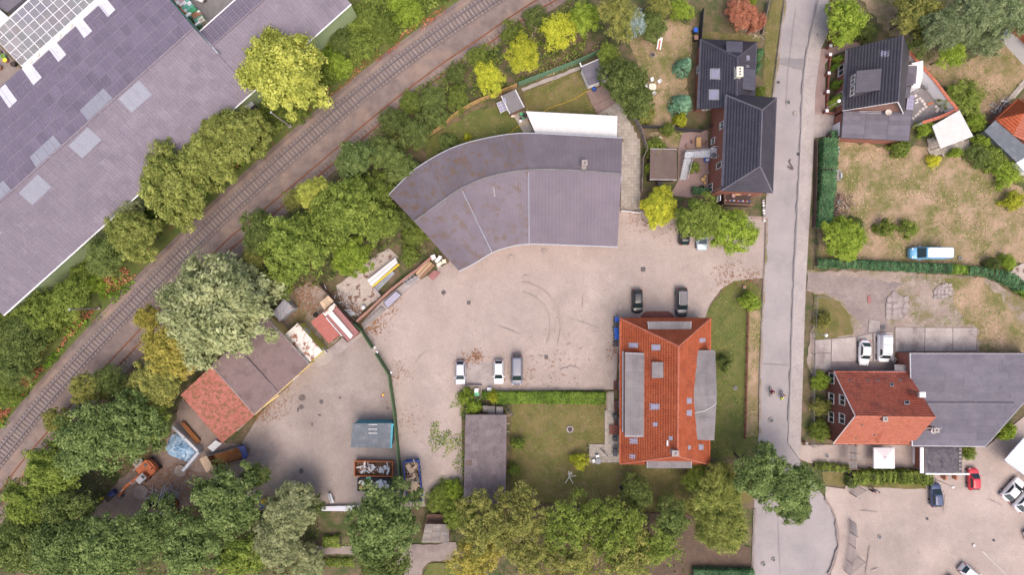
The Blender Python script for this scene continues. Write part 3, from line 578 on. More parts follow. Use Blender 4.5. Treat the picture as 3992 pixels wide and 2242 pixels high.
# covers and grates
def manhole(p,r,label,m1='kerb',m2='dark_grey'):
    t = thing('manhole_cover',label,'manhole',Vector((p.x,p.y,0)),group='manhole covers in the paving')
    MB().torus((p.x,p.y,0.205),r*0.82,r*0.18,'Z',24,6).build('ring',m1,t); MB().disc((p.x,p.y,0.19),r*0.7,0.03).build('lid',m2,t)
def grate(p,s,label,rz=0.0):
    t = thing('drain_grate',label,'drain',Vector((p.x,p.y,0)),rz,group='square drains in the yards')
    f = MB()
    for sx,sy,a,b in ((-1,0,.06,s),(1,0,.06,s),(0,-1,s,.06),(0,1,s,.06)): f.box((sx*s/2,sy*s/2,0.2),(a,b,0.05))
    f.build('frame','dark_grey',t,local=True)
    for k in range(4):
        MB().box((-s/2+s*(k+0.5)/4,0,0.2),(s*0.11,s*0.95,0.03)).build('grate_bar','anthracite',t,local=True)
for tt,x,y,r,lb in [(t03,152,770,0.42,'round manhole cover in the road level with the black house front'),(t03,202,855,0.32,'small pale manhole cover in the road just below a larger one'),
    (t23,24,283,0.45,'round manhole cover in the road south of the two cyclists'),(t23,42,1330,0.36,'manhole cover in the turning circle at the bottom edge'),(t23,443,550,0.36,'manhole cover in the paved strip west of the pergola'),
    (t23,838,1160,0.36,'dark manhole cover in the middle of the southern parking yard'),(t12,233,440,0.38,'pale round manhole cover beside the south eave of the curved warehouse'),(t22,1668,40,0.35,'manhole cover in the lawn east of the red tiled house'),(t13,1442,495,0.34,'round lid in the dry lawn beside the light blue van'),(t22,1880,1365,0.38,'manhole cover near the west kerb at the bottom of the road'),(t03,370,262,0.18,'small lid in the pavement near the top of the road')]:
    manhole(tt(x,y),r,lb,'concrete' if 'pale' in lb or 'lawn' in lb else 'kerb','concrete' if 'pale' in lb else 'dark_grey')
for tt,x,y,s,a,lb in [(t11,1408,755,.55,45,'dark square drain, rotated, west of the yard centre'),(t11,1597,830,.5,0,'dark square drain near the yard centre, east of a rotated one'),(t12,977,580,.6,5,'drain grate in the yard north of the black hatchback'),
    (t12,250,1240,.5,0,'drain grate beside the grey minibus'),(t11,1655,1245,.5,0,'drain in orange leaves between the two white hatchbacks'),(t03,230,1160,.42,0,'gully grate at the kerb across from the tall hedge'),(t23,1195,1023,.3,0,'small square drain below the navy car'),(t23,1695,1185,.3,30,'small square drain on the right of the southern yard'),(t03,78,620,.35,0,'small gully at the west edge of the road')]:
    grate(tt(x,y),s,lb,R(a))
# ================================================================ BUILDINGS
def clip_mesh(me,poly,n):
    bm = bmesh.new(); bm.from_mesh(me); c = centroid(poly); k = len(poly)
    for i in range(k):
        a,b = poly[i],poly[(i+1) % k]; e = (b-a)
        if e.length < 1e-4: continue
        o = e.cross(n).normalized()
        if (c-a).dot(o) > 0: o = -o
        bmesh.ops.bisect_plane(bm,geom=bm.verts[:]+bm.edges[:]+bm.faces[:],plane_co=a,plane_no=o,clear_outer=True)
    bm.to_mesh(me); bm.free(); return me
def frame_of(poly):
    p = [Vector(a) for a in poly]; n = Vector()
    for i in range(len(p)):
        a,b = p[i],p[(i+1) % len(p)]; n += Vector(((a.y-b.y)*(a.z+b.z),(a.z-b.z)*(a.x+b.x),(a.x-b.x)*(a.y+b.y)))
    n.normalize()
    if n.z < 0: n = -n
    u = Vector((0,0,1)).cross(n)
    u = u.normalized() if u.length > 1e-3 else Vector((1,0,0))
    v = n.cross(u); return p,n,u,v
def tiles(parent,poly,m,tw=0.34,th=0.40,amp=0.022,step=0.05,off=0.03,name='roof_tiles'):
    """a covering of real tiles: rows overlap, each tile arched; joined because single tiles are tiny in the picture"""
    p,n,u,v = frame_of(poly); c = centroid(p)
    U = [(a-c).dot(u) for a in p]; V_ = [(a-c).dot(v) for a in p]
    nu = int((max(U)-min(U))/tw)+2; nv = int((max(V_)-min(V_))/th)+2; seg = 4; K = nu*seg+1
    a = min(U)-tw/2+np.arange(K)*tw/seg; ph = np.arange(K) % seg
    prof = np.array([0.0,0.75,1.0,0.45])[ph]*amp
    rows = []
    for r in range(nv):
        b0 = min(V_)+r*th; sh = (r % 2)*0.0
        for b,h in ((b0,-0.02),(b0+0.001,step),(b0+th,0.0)):
            rows.append((a+sh,b,prof*(1 if h >= 0 else 0)+off+h))
    P = np.concatenate([np.array(c)[None]+r[0][:,None]*np.array(u)[None]+r[1]*np.array(v)[None]+r[2][:,None]*np.array(n)[None] for r in rows])
    Q = []
    for r in range(nv):
        for s in (0,1):
            i0 = (r*3+s)*K; i = np.arange(K-1); Q.append(np.c_[i0+i,i0+i+1,i0+K+i+1,i0+K+i])
    o_ = ORG[parent.name]; P = P-np.array(o_)[None]
    me = np_mesh(name,P,np.concatenate(Q),m); clip_mesh(me,[a-o_ for a in p],n)
    o = link(name,me,parent); o['kind'] = 'stuff'; return o
def sheets(parent,A,B,Cc,Dd,nu,nv,m,pitch=0.25,amp=0.03,name='roof_sheet',lap=0.012,keep=None,seed=0,gap=0.0,maxn=300,restname=None):
    """sheets laid on the quad A(top left) B(top right) C(bottom right) D(bottom left); each sheet is an object"""
    A,B,Cc,Dd = (Vector(q) for q in (A,B,Cc,Dd)); r = random.Random(seed); n = (B-A).cross(Dd-A).normalized()
    if n.z < 0: n = -n
    f = lambda s,t: A.lerp(B,s).lerp(Dd.lerp(Cc,s),t); cells = []
    for i in range(nu):
        for j in range(nv):
            c = f((i+.5)/nu,(j+.5)/nv)
            if keep and not keep(c): continue
            cells.append((c.xy.length,i,j))
    cells.sort(); rest = MB(); w = (B-A).length/nu; ns = max(1,int(w/pitch)*2) if amp else 1
    for q,(_,i,j) in enumerate(cells):
        b = MB(); g_ = gap/2
        for s in range(ns+1):
            ss = (i+g_+(1-gap)*s/ns)/nu; h = amp*(s % 2)+r.uniform(0,0.003) if amp else 0
            b.v.append(tuple(f(ss,(j+g_)/nv)+n*(h+0.02))); b.v.append(tuple(f(ss,(j+1-g_)/nv)+n*(h+0.02+lap)))
        b.f = [(2*s,2*s+1,2*s+3,2*s+2) for s in range(ns)]
        k = len(b.v); b.v += [tuple(Vector(x)-n*0.02) for x in (b.v[1],b.v[k-1])]          # lower lip
        b.f.append((1,k,k+1,k-1)) if ns == 1 else None
        if q < maxn: b.build(name,m,parent,fixn=True)
        else: rest.add(b.v,b.f)
    if rest.v: rest.build(restname or (name+'s'),m,parent,fixn=True,kind='stuff')
def corr(parent,poly,m,pitch=0.2,amp=0.035,name='roof_sheet',off=0.03,along='v',kind=None):
    p,n,u,v = frame_of(poly)
    if along == 'u': u,v = v,-u
    if isinstance(along,Vector): v = (along-n*along.dot(n)).normalized(); u = v.cross(n)
    c = centroid(p); U = [(a-c).dot(u) for a in p]; V_ = [(a-c).dot(v) for a in p]
    K = int((max(U)-min(U))/(pitch/4))+3; a = min(U)-pitch/4+np.arange(K)*pitch/4; h = off+amp*np.array([0,.7,1,.7])[np.arange(K) % 4]
    bs = np.linspace(min(V_)-.01,max(V_)+.01,4)
    P = np.concatenate([np.array(c)[None]+a[:,None]*np.array(u)+b*np.array(v)[None]+h[:,None]*np.array(n) for b in bs])
    Q = np.concatenate([np.c_[j*K+np.arange(K-1),j*K+np.arange(1,K),(j+1)*K+np.arange(1,K),(j+1)*K+np.arange(K-1)] for j in range(3)])
    o_ = ORG[parent.name]; me = np_mesh(name,P-np.array(o_)[None],Q,m); clip_mesh(me,[x-o_ for x in p],n)
    o = link(name,me,parent)
    if kind: o['kind'] = kind
    return o
def inset(pts,d):
    c = centroid(pts); out = []; n = len(pts)
    for i in range(n):
        a,b,cc = Vector(pts[i-1]),Vector(pts[i]),Vector(pts[(i+1) % n]); e1 = (b-a).xy.normalized(); e2 = (cc-b).xy.normalized()
        n1 = Vector((-e1.y,e1.x)); n2 = Vector((-e2.y,e2.x))
        if n1.dot((c-b).xy) < 0 and n2.dot((c-b).xy) < 0: n1,n2 = -n1,-n2
        k = max(0.3,1+n1.dot(n2)); q = (n1+n2)*(d/k); out.append(Vector((b.x+q.x,b.y+q.y,b.z)))
    return out
def skylight(parent,pl,tt,x0,y0,x1,y1,glass='glass_light',fr='grey_paint',up=0.10):
    q = [onp(tt(*c),pl,up) for c in ((x0,y0),(x1,y0),(x1,y1),(x0,y1))]; c = centroid(q)
    f = MB().slab(q,0.12).build('skylight',fr,parent); MB().slab([c+(a-c)*0.72+pl[1]*0.025 for a in q],0.02).build('pane',glass,f); return f
def chimney(parent,p,sx,sy,z0,z1,m='brick_red',flues=1,cap='concrete'):
    ch = MB().box((p.x,p.y,(z0+z1)/2),(sx,sy,z1-z0)).build('chimney',m,parent); MB().box((p.x,p.y,z1+0.05),(sx+.14,sy+.14,0.1)).build('cap',cap,ch)
    for k in range(flues):
        y = p.y+(k-(flues-1)/2)*sy/max(1,flues)*0.9; MB().box((p.x,y,z1+0.14),(.2,.2,0.08)).build('flue','anthracite',ch)
    return ch
def window(parent,a,b,s0,s1,z0,z1,fr='white_paint',glass='glass',name='window',sill=True,bars=1):
    a,b = Vector((a.x,a.y,0)),Vector((b.x,b.y,0)); d = (b-a).normalized(); n = Vector((d.y,-d.x,0))
    if n.dot(-(a+b)) < 0 and not window.flip: n = -n
    p,q = a+d*s0+n*0.03,a+d*s1+n*0.03; w = 0.09; m = MB()
    up = Vector((0,0,1)); mid = (p+q)/2; rz = math.atan2(d.y,d.x); L = s1-s0
    m.box(mid+up*(z0+w/2),(L,0.08,w),rz); m.box(mid+up*(z1-w/2),(L,0.08,w),rz)
    for c in [p+d*w/2,q-d*w/2]+[p.lerp(q,(k+1)/(bars+1)) for k in range(bars)]: m.box(c+up*(z0+z1)/2,(w,0.08,z1-z0-2*w-0.004),rz)
    o = m.build(name,fr,parent); MB().box(mid+up*(z0+z1)/2-n*0.012,(L-2*w,0.02,z1-z0-2*w),rz).build('pane',glass,o)
    if sill: MB().box(mid+n*0.08+up*(z0-0.05),(L+.2,0.16,0.06),rz).build('sill','concrete',o)
    return o
window.flip = False
def gutter(parent,a,b,m='zinc',r=0.08): return MB().bar(a,b,r,8).build('gutter',m,parent)
def walls(parent,pts,h,m,z0=0.0,name='wall'): return MB().prism(pts,z0,h).build(name,m,parent)
def gable_wall(parent,a,b,top,m,h,t=0.2):
    """upright gable triangle over the wall a-b (points at eave height) up to the ridge end"""
    d = (b-a); nn = Vector((-d.y,d.x,0)).normalized()*t; nn = nn if nn.dot(ORG[parent.name]-a) > 0 else -nn; vs = [a,b,top]; vs2 = [v+nn for v in vs]
    return MB().add(vs+vs2,[(0,1,2),(5,4,3),(0,3,4,1),(1,4,5,2),(2,5,3,0)]).build('gable',m,parent,fixn=True)
def ridge(parent,a,b,m,r=0.13,name='ridge_cap'): return MB().bar(Vector(a)+Vector((0,0,.04)),Vector(b)+Vector((0,0,.04)),r,8).build(name,m,parent)
def flat_dormer(parent,q,z,wallm,m='felt',nu=2,nv=8,down=2.0,name='dormer',edge='grey_paint',zs=None):
    """box dormer with a flat felt roof; q: four corner functions at height z"""
    pts = [Vector((a.x,a.y,(zs[i] if zs else z))) for i,a in enumerate(q)]
    d = MB().prism([Vector((a.x,a.y,0)) for a in inset(pts,0.12)],min(p.z for p in pts)-down,min(p.z for p in pts)-0.08).build(name,wallm,parent)
    MB().slab(pts,0.14).build('fascia',edge,d)
    c = centroid(pts); ip = [c+(p-c)*0.97+Vector((0,0,0.005)) for p in pts]
    sheets(d,ip[0],ip[1],ip[2],ip[3],nu,nv,m,amp=0,name='felt_strip',lap=0.012,gap=0.02)
    return d

# ------------------------------------------------ factory hall, top left
mat('roof_lap',(0.26,0.225,0.27),(0.30,0.265,0.30),1,.8)
E0 = W(15,1229,5); E1 = W(1321,57,5); d_ = (E1-E0).normalized(); p_ = Vector((-d_.y,d_.x,0))
uv = lambda q: ((q-E0).dot(d_),(q-E0).dot(p_))
wR = uv(t00(850,755,8))[1]; wN = uv(t00(440,262,5))[1]; uN = uv(t00(1500,255,7.5))[0]; w2 = uv(t00(1750,213,7))[1]; w3 = uv(t00(1645,118,6.2))[1]; uE = uv(t00(2300,-350,5))[0]
FP = lambda u,w,z: E0+d_*u+p_*w+Vector((0,0,z-5))
z2 = 5+3*w2/wR; z3 = z2-3*(w3-w2)/wR
fac = thing('factory_hall','large factory hall with purple grey corrugated roof and pale green walls','factory',ground_at([E0,E1]))
fw = MB().prism([FP(0.3,0.3,0),FP(uE,0.3,0),FP(uE,w3-0.3,0),FP(uN,w3-.3,0),FP(uN-.3,w3,0),FP(uN-0.3,wN-0.3,0),FP(0.3,wN-.3,0)],0,4.75).build('wall','sheet_green',fac)
rb = MB()
for k in range(int(uE/0.45)): rb.box(FP(0.4+k*0.45,0.26,2.4),(0.16,0.1,4.7),math.atan2(d_.y,d_.x))
rb.build('cladding_ribs','sheet_green',fw,kind='stuff')
inframe = lambda c: abs(c.x) < 84*(H-c.z)/H+2.5 and abs(c.y) < 47*(H-c.z)/H+2.5
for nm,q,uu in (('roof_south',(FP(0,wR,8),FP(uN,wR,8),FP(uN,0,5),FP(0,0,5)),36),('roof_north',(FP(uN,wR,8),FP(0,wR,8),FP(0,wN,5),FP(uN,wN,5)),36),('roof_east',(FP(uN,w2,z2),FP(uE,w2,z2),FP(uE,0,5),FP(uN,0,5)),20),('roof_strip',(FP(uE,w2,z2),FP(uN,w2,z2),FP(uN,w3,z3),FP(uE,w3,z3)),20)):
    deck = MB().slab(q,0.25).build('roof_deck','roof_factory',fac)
    sheets(deck,q[0],q[1],q[2],q[3],uu,7 if nm != 'roof_east' else 6,'roof_factory' if nm in ('roof_north','roof_strip') else 'roof_factory_sunlit',0.36,0.03,keep=inframe,maxn={'roof_south': 130,'roof_north': 110,'roof_east': 40,'roof_strip': 20}[nm])
    lp_ = MB(); nvv = 7 if nm != 'roof_east' else 6
    for i in range(uu+1):
        a,b = q[0].lerp(q[1],i/uu),q[3].lerp(q[2],i/uu)
        if inframe(a.lerp(b,.5)) or inframe(a) or inframe(b): lp_.bar(a+Vector((0,0,.05)),b+Vector((0,0,.05)),.045,4)
    for j in range(1,nvv): lp_.bar(q[0].lerp(q[3],j/nvv)+Vector((0,0,.05)),q[1].lerp(q[2],j/nvv)+Vector((0,0,.05)),.025,4)
    lp_.build('sheet_laps','roof_lap',deck,kind='stuff')
ridge(fac,FP(0,wR,8.05),FP(uN,wR,8.05),'roof_factory_sunlit',0.16); ridge(fac,FP(uN,w2,z2+.05),FP(uE,w2,z2+.05),'roof_factory_sunlit',0.16)
for a in range(0,60,4):                                         # ridge vents / pale line
    pass
MB().bar(FP(0,-.05,5.0),FP(uE,-.05,5.0),0.11,8).build('gutter','white_paint',fac)
MB().bar(FP(uN,w3+.1,z3+.1),FP(uE,w3+.1,z3+.1),0.09,8).build('gutter','white_paint',fac)
MB().bar(FP(uN,w3,z3+.05),FP(uN,wN,5.2),0.07,6).build('edge_trim','turquoise',fac); MB().slab([FP(uN,w2-1.5,z2+.45),FP(uN+.25,w2-1.5,z2+.45),FP(uN+.25,w3,z3+.3),FP(uN,w3,z3+.3)],0.5).build('edge_trim','zinc',fac)
plS = plane_of(FP(0,wR,8),FP(10,wR,8),FP(0,0,5)); plN = plane_of(FP(0,wR,8),FP(10,wR,8),FP(0,wN,5))
def roof_patch(q,pl,m,name):
    poly = [onp(t00(*c),pl,0.055) for c in q]; return corr(fac,poly,m,0.36,0.03,name,0.0)
for q in ([(550,165),(605,120),(695,230),(635,285)],[(350,345),(410,297),(500,408),(440,465)],[(165,515),(225,465),(315,580),(252,640)],[(-20,682),(40,630),(130,755),(70,812)],[(715,5),(775,-45),(868,70),(812,125)]):
    roof_patch(q,plN,'roof_white','rooflight')
for q,pl in (([(600,828),(778,662),(848,737),(668,912)],plN),([(890,742),(1045,600),(1145,710),(990,845)],plS),([(225,1180),(400,1015),(470,1098),(278,1270)],plN),([(515,1095),(660,955),(765,1050),(620,1190)],plS),([(-150,1500),(25,1357),(85,1425),(-80,1600)],plN),([(140,1449),(285,1310),(390,1405),(245,1545)],plS),([(-240,1800),(-100,1665),(15,1748),(-130,1890)],plS)):
    roof_patch(q,pl,'roof_patch','roof_repair')
# hoist cabin under the eave by the willow
hb = t00(1860,810,3); hc = thing('loading_hatch','small grey metal hatch frame on the green factory wall by the willow','hatch',Vector((hb.x,hb.y,0)))
MB().box(hb,(2.4,0.7,0.15),R(42)).build('hatch_roof','zinc',hc); MB().box(hb+Vector((0,0,-1.5)),(2.2,0.5,2.9),R(42)).build('hatch_body','dark_grey',hc)
MB().box(hb+Vector((0,0,.16)),(0.25,0.7,0.12),R(42)).build('crossbar','white_paint',hc)
# glazed nursery roof
def pane_mat():
    m = mat('pane_clear',(0.42,0.42,0.50),(0.50,0.50,0.57),0.6,0.15,rnd=0.15,spec=0.5); t = m.node_tree; b = t.nodes['Principled BSDF']; b.inputs['Alpha'].default_value = 0.4
pane_mat()
ga,gb,gc,gd = t00(165,497,5.4),t00(815,-88,5.4),t00(585,-332,6.6),t00(-65,253,6.6)
gl = thing('glasshouse_roof','glazed nursery roof with white glazing bars beside the factory','glasshouse',ground_at([ga,gb,gc,gd]))
sheets(gl,gd,gc,gb,ga,14,5,'pane_clear',amp=0,name='pane',gap=0.03)
fr = MB()
for i in range(15): fr.bar(gd.lerp(gc,i/14),ga.lerp(gb,i/14),0.07 if i % 2 else 0.045,6)
for j in range(6): fr.bar(gd.lerp(ga,j/5),gc.lerp(gb,j/5),0.045 if j not in (0,5) else 0.12,6)
fr.build('glazing_bars','white_paint',gl); pp = Vector((-p_.x,-p_.y,0))
MB().slab([ga,gb,gb+pp*0.75,ga+pp*0.75],0.25).build('gutter','white_paint',gl)
for q in (ga,ga.lerp(gd,.5),gd,ga.lerp(gb,.5)): MB().bar(Vector((q.x,q.y,0)),q,0.08,6).build('post','white_paint',gl)
for k in range(4):
    c = ga.lerp(gb,(0.08,0.17,0.42,0.55)[k])+pp*0.5; MB().box(c+Vector((0,0,.15)),(.5,.35,.2),math.atan2(d_.y,d_.x)).build('vent_motor','cream',gl)
wc = thing('white_roof_corner','white flat roof corner at the left edge beside the glazed roof','roof',Vector((t00(-20,125).x,t00(-20,125).y,0)))
MB().slab([t00(-60,20,5),t00(66,128,5),t00(-20,200,5),t00(-90,130,5)],0.3).build('roof_panel','roof_white',wc); MB().prism([t00(-60,30),t00(60,128),t00(-20,190),t00(-90,130)],0,4.7).build('wall','render_white',wc)
dk = MB().prism([t00(70,100,4),t00(230,-30,4),t00(150,-60,4),t00(-30,40,4)],0,4.4).build('flat_roof_annex','felt_dark',org=t00(100,40)); tag(dk,'dark flat roofed annex between the glazed roof and the picture corner','annex')
mat('fern_floor',(0.10,0.12,0.05),(0.22,0.16,0.08),1.2,0.9,0.3,6,c3=(0.30,0.22,0.08),s3=1.4,t3=(0.5,0.6),world=True)

# ------------------------------------------------ curved warehouse in the middle
wh = thing('curved_warehouse','long curved warehouse with grey corrugated roof in the yard centre','warehouse',D(1330,500))
zn,zr,zs_ = 4.3,6.6,3.9
Nn = [D(978,490,zn),D(1012,455,zn),D(1050,421,zn),D(1130,375,zn),D(1210,350,zn),D(1310,335,zn),D(1440,340,zn),D(1565,347,zn)]
Rd = [D(1042,557,zr),D(1066,540,zr),D(1098,516,zr),D(1160,474,zr),D(1235,443,zr),D(1330,427,zr),D(1440,428,zr),D(1563,437,zr)]
Ss = [D(1155,682,zs_),D(1176,672,zs_),D(1200,659,zs_),D(1238,636,zs_),D(1278,622,zs_),D(1331,614,zs_),D(1440,617,zs_),D(1553,621,zs_)]
def dens(P,k=26):
    P = [P[0]*2-P[1]]+P+[P[-1]*2-P[-2]]; out = []
    for i in range(1,len(P)-2):
        for j in range(k):
            t = j/k; p0,p1,p2,p3 = P[i-1:i+3]; out.append(0.5*((2*p1)+(p2-p0)*t+(2*p0-5*p1+4*p2-p3)*t*t+(3*p1-p0-3*p2+p3)*t**3))
    return out+[P[-2]]
nN,nR,nS = dens(Nn),dens(Rd),dens(Ss); K = len(nN)
MB().prism([a for a in inset(nN[::6]+[nN[-1]]+nS[::-6]+[nS[0]],0.35)],0,3.7).build('wall','brick_brown',wh)
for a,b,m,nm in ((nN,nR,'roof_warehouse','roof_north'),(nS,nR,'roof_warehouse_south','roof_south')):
    mb = MB(); J = 6
    for i in range(K):
        for j in range(J+1):
            q = a[i].lerp(b[i],j/J); mb.v.append((q.x,q.y,q.z+0.05*(i % 2)+0.012*((j % 2))))
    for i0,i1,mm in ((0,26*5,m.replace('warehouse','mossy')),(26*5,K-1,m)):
        q_ = MB(); q_.v = mb.v[i0*(J+1):(i1+1)*(J+1)]; q_.f = [(i*(J+1)+j,(i+1)*(J+1)+j,(i+1)*(J+1)+j+1,i*(J+1)+j+1) for i in range(i1-i0) for j in range(J)]; q_.build(nm,mm,wh,fixn=True)
    MB().path([q+Vector((0,0,-.02)) for q in a[::4]+[a[-1]]],0.10,6).build('gutter','zinc',wh)
MB().path([q+Vector((0,0,.1)) for q in nR[::3]+[nR[-1]]],0.15,6).build('ridge_cap','felt',wh)
for i_n in ((26*2+10,'N'),(26*3,'NS'),(26*5,'S'),(26*4+16,'N')):
    i,sd_ = i_n
    for a in ([nN] if 'N' in sd_ else [])+([nS] if 'S' in sd_ else []):
        MB().bar(a[i]+Vector((0,0,.10)),nR[i].lerp(a[i],0.03)+Vector((0,0,.10)),0.045 if a is nS else 0.03,6).build('roof_seam','glass_blue' if a is nS else 'felt',wh)
chimney(wh,t02(535,1230,6.5),0.75,0.75,5,7.0,'brick_brown'); MB().box(t02(532,1265,6.3),(0.7,0.55,0.5)).build('chimney_base','concrete',wh)
for x,y in ((1150,480),(1090,440)): pass
MB().bar(D(1241,470,6.2),D(1245,495,6.0),0.13,6).build('roof_vent','kerb',wh); MB().bar(D(1560,460,5.6),D(1566,440,6.3),0.07,6).build('antenna','zinc',wh)
for s in range(6):
    a,b = inset([nS[-1],nS[-60],nN[-60],nN[-1]],0.35)[0:2]; 
window.flip = False
ca = thing('white_canopy','white standing seam canopy along the north side of the curved warehouse','canopy',t02(450,930))
cq = [t02(97,835,3.4),t02(785,870,3.4),t02(782,1035,3.0),t02(170,1003,3.0)]
MB().slab(cq,0.1).build('roof_base','white_paint',ca); sheets(ca,cq[0],cq[1],cq[2],cq[3],12,1,'panel_white',amp=0,name='roof_panel',gap=0.012)
for k in range(13): MB().bar(cq[0].lerp(cq[1],k/12)+Vector((0,0,.05)),cq[3].lerp(cq[2],k/12)+Vector((0,0,.05)),0.02,4).build('seam','white_paint',ca)
for k in range(5): q = cq[0].lerp(cq[1],k/4); MB().bar(Vector((q.x,q.y-.2,0)),q+Vector((0,-.2,-.1)),0.06,6).build('post','wood_brown',ca)

# ------------------------------------------------ red tiled house with box dormers
he,hr = 3.5,10.5
NW,NE,SE,SW = t12(805,948,he),t12(1485,948,he),t22(1478,617,he),t22(803,612,he); R1,R2 = t12(1245,1158,hr),t22(1237,553,hr)
rh = thing('red_tiled_house','large brick house with orange red hipped tile roof and four flat dormers','house',ground_at([NW,NE,SE,SW]))
wq = inset([NW,NE,SE,SW],0.5); wl = walls(rh,wq,3.45,'brick_brown')
for poly in ([NW,SW,R2,R1],[NE,R1,R2,SE],[NW,R1,NE],[SW,SE,R2]):
    dk = MB().slab([p-Vector((0,0,.05)) for p in poly],0.16).build('roof','clay_tile',rh); tiles(dk,poly,'clay_tile',0.40,0.42,0.04,0.06)
for a,b in ((R1,R2),(NW,R1),(NE,R1),(SW,R2),(SE,R2)): ridge(rh,a,b,'clay_tile_sun_cut',0.13)
for a,b in ((NW,NE),(NE,SE),(SE,SW),(SW,NW)): gutter(rh,a-Vector((0,0,.08)),b-Vector((0,0,.08)))
pW,pE,pN,pS = plane_of(NW,SW,R1.lerp(R2,.5)),plane_of(NE,SE,R1.lerp(R2,.5)),plane_of(NW,NE,R1),plane_of(SW,SE,R2)
zW = onp(t12(990,1300),pW).z; dW = flat_dormer(rh,[t12(845,1205,zW),t12(990,1210,zW),t22(990,410,zW),t22(842,410,zW)],zW,'brick_brown',nu=3,nv=5,down=2.6)
MB().bar(t12(828,1195,4.6),t22(826,372,4.6),0.13,8).build('gutter','zinc',rh)
zE = onp(t12(1385,1190),pE).z; zEm = onp(t22(1352,100),pE).z; a0,a1 = t12(1385,1188,zE),t12(1520,1188,zE); m0,m1 = t22(1352,97,zEm),t22(1533,97,zEm); b0,b1 = t22(1377,432,zE),t22(1513,436,zE)
dE = MB().prism([Vector((p.x,p.y,0)) for p in inset([a0,a1,b1,b0],.15)],3.6,zE-.1).build('dormer','brick_brown',rh)
for q in ((a0,a1,m1,m0),(m0,m1,b1,b0)):
    MB().slab(q,0.14).build('dormer_roof','felt',dE); 
    sheets(rh,q[0],q[1],q[2],q[3],2,4,'felt',amp=0,name='felt_strip',gap=0.015)
MB().path([t22(1370,228,zEm+.1),t22(1440,215,zEm),t22(1500,180,zEm),t22(1532,150,zEm)],0.03,5).build('cable','white_paint',rh)
zN = onp(t12(1175,1035),pN).z; flat_dormer(rh,[t12(1012,972,zN),t12(1342,972,zN),t12(1340,1038,zN),t12(1018,1038,zN)],zN,'brick_brown',nu=4,nv=1,down=2.2)
zS = onp(t22(1175,588),pS).z; flat_dormer(rh,[t22(1006,588,zS),t22(1345,588,zS),t22(1345,645,zS),t22(1006,645,zS)],zS,'brick_brown',nu=4,nv=1,down=3.0)
for tt,x0,y0,x1,y1,pl in ((t12,868,1132,940,1170,pW),(t12,1040,1145,1108,1190,pW),(t22,1027,158,1102,206,pW),(t22,1048,297,1090,331,pW),(t22,873,415,940,465,pW),(t22,873,537,923,576,pW),(t22,1170,402,1200,437,pW),(t12,1400,1095,1448,1131,pE),(t22,1305,115,1345,160,pE),(t22,1305,206,1345,252,pE),(t22,1396,466,1433,508,pE),(t22,1318,474,1338,505,pE)):
    skylight(rh,pl,tt,x0,y0,x1,y1)
hx = onp(t12(1075,1330),pW); bx = MB().box((hx.x,hx.y,hx.z+.1),(1.5,2.2,1.6)).build('roof_hatch_house','clay_tile_shade_lift',rh); MB().box((hx.x,hx.y,hx.z+.95),(1.65,2.35,0.1)).build('hatch_lid','felt',bx)
chimney(rh,onp(t22(1208,520),pW),0.85,0.7,8,10.9,'zinc'); q = onp(t22(1162,456),pW,.1); MB().box(q,(0.25,0.8,0.2)).build('roof_vent','white_paint',rh)
for k in range(7):
    y = 2+k*2.9; window(rh,wq[3],wq[0],y,y+1.3,0.9,2.3)
for k in range(4): window(rh,wq[0],wq[1],1.2+k*3.1,2.4+k*3.1,0.9,2.3); window(rh,wq[2],wq[3],1.2+k*3.1,2.4+k*3.1,0.9,2.3)
st = thing('entrance_steps','dark brick entrance steps with rounded plan at the north front of the red tiled house','steps',t12(1085,920))
for k,(a,b,z) in enumerate(((130,52,.17),(112,40,.32),(92,28,.46))):
    MB().prism([t12(1085-a,948),t12(1085-a+20,948-b*.7),t12(1085-a+50,948-b-2),t12(1085+a-50,948-b-2),t12(1085+a-20,948-b*.7),t12(1085+a,948)],0.0,z).build('step','brick_dark',st)
# light wells and brick planters along the west wall
for i,(y,tt) in enumerate(((25,t22),(170,t22),(290,t22))):
    c = tt(775,y); t = thing('light_well',('northernmost','middle','southernmost')[i]+' dark brick edged light well along the west wall of the red tiled house','light well',Vector((c.x,c.y,0)),group='light wells by the red tiled house')
    b = MB(); w,h = 0.75,1.3
    for sx,sy,a,bb in ((-1,0,.14,h),(1,0,.14,h),(0,-1,w,.14),(0,1,w,.14)): b.box((sx*w/2,sy*h/2,0.2),(a,bb,0.4))
    b.build('edging','brick_dark',t,local=True); MB().box((0,0,0.24),(w-.15,h-.15,0.02)).build('pit_floor','wood_dark',t,local=True)
c = t22(762,350); t = thing('garden_bench','red brown wooden deck bench against the west wall of the red tiled house','bench',Vector((c.x,c.y,0)))
for k in range(6): MB().box((-.75+.3*k,0,0.42),(0.27,1.5,0.05)).build('plank','brick_dark',t,local=True)
for x in (-.7,.7):
    for y in (-.6,.6): MB().box((x,y,.2),(.08,.08,.4)).build('leg','wood_dark',t,local=True)

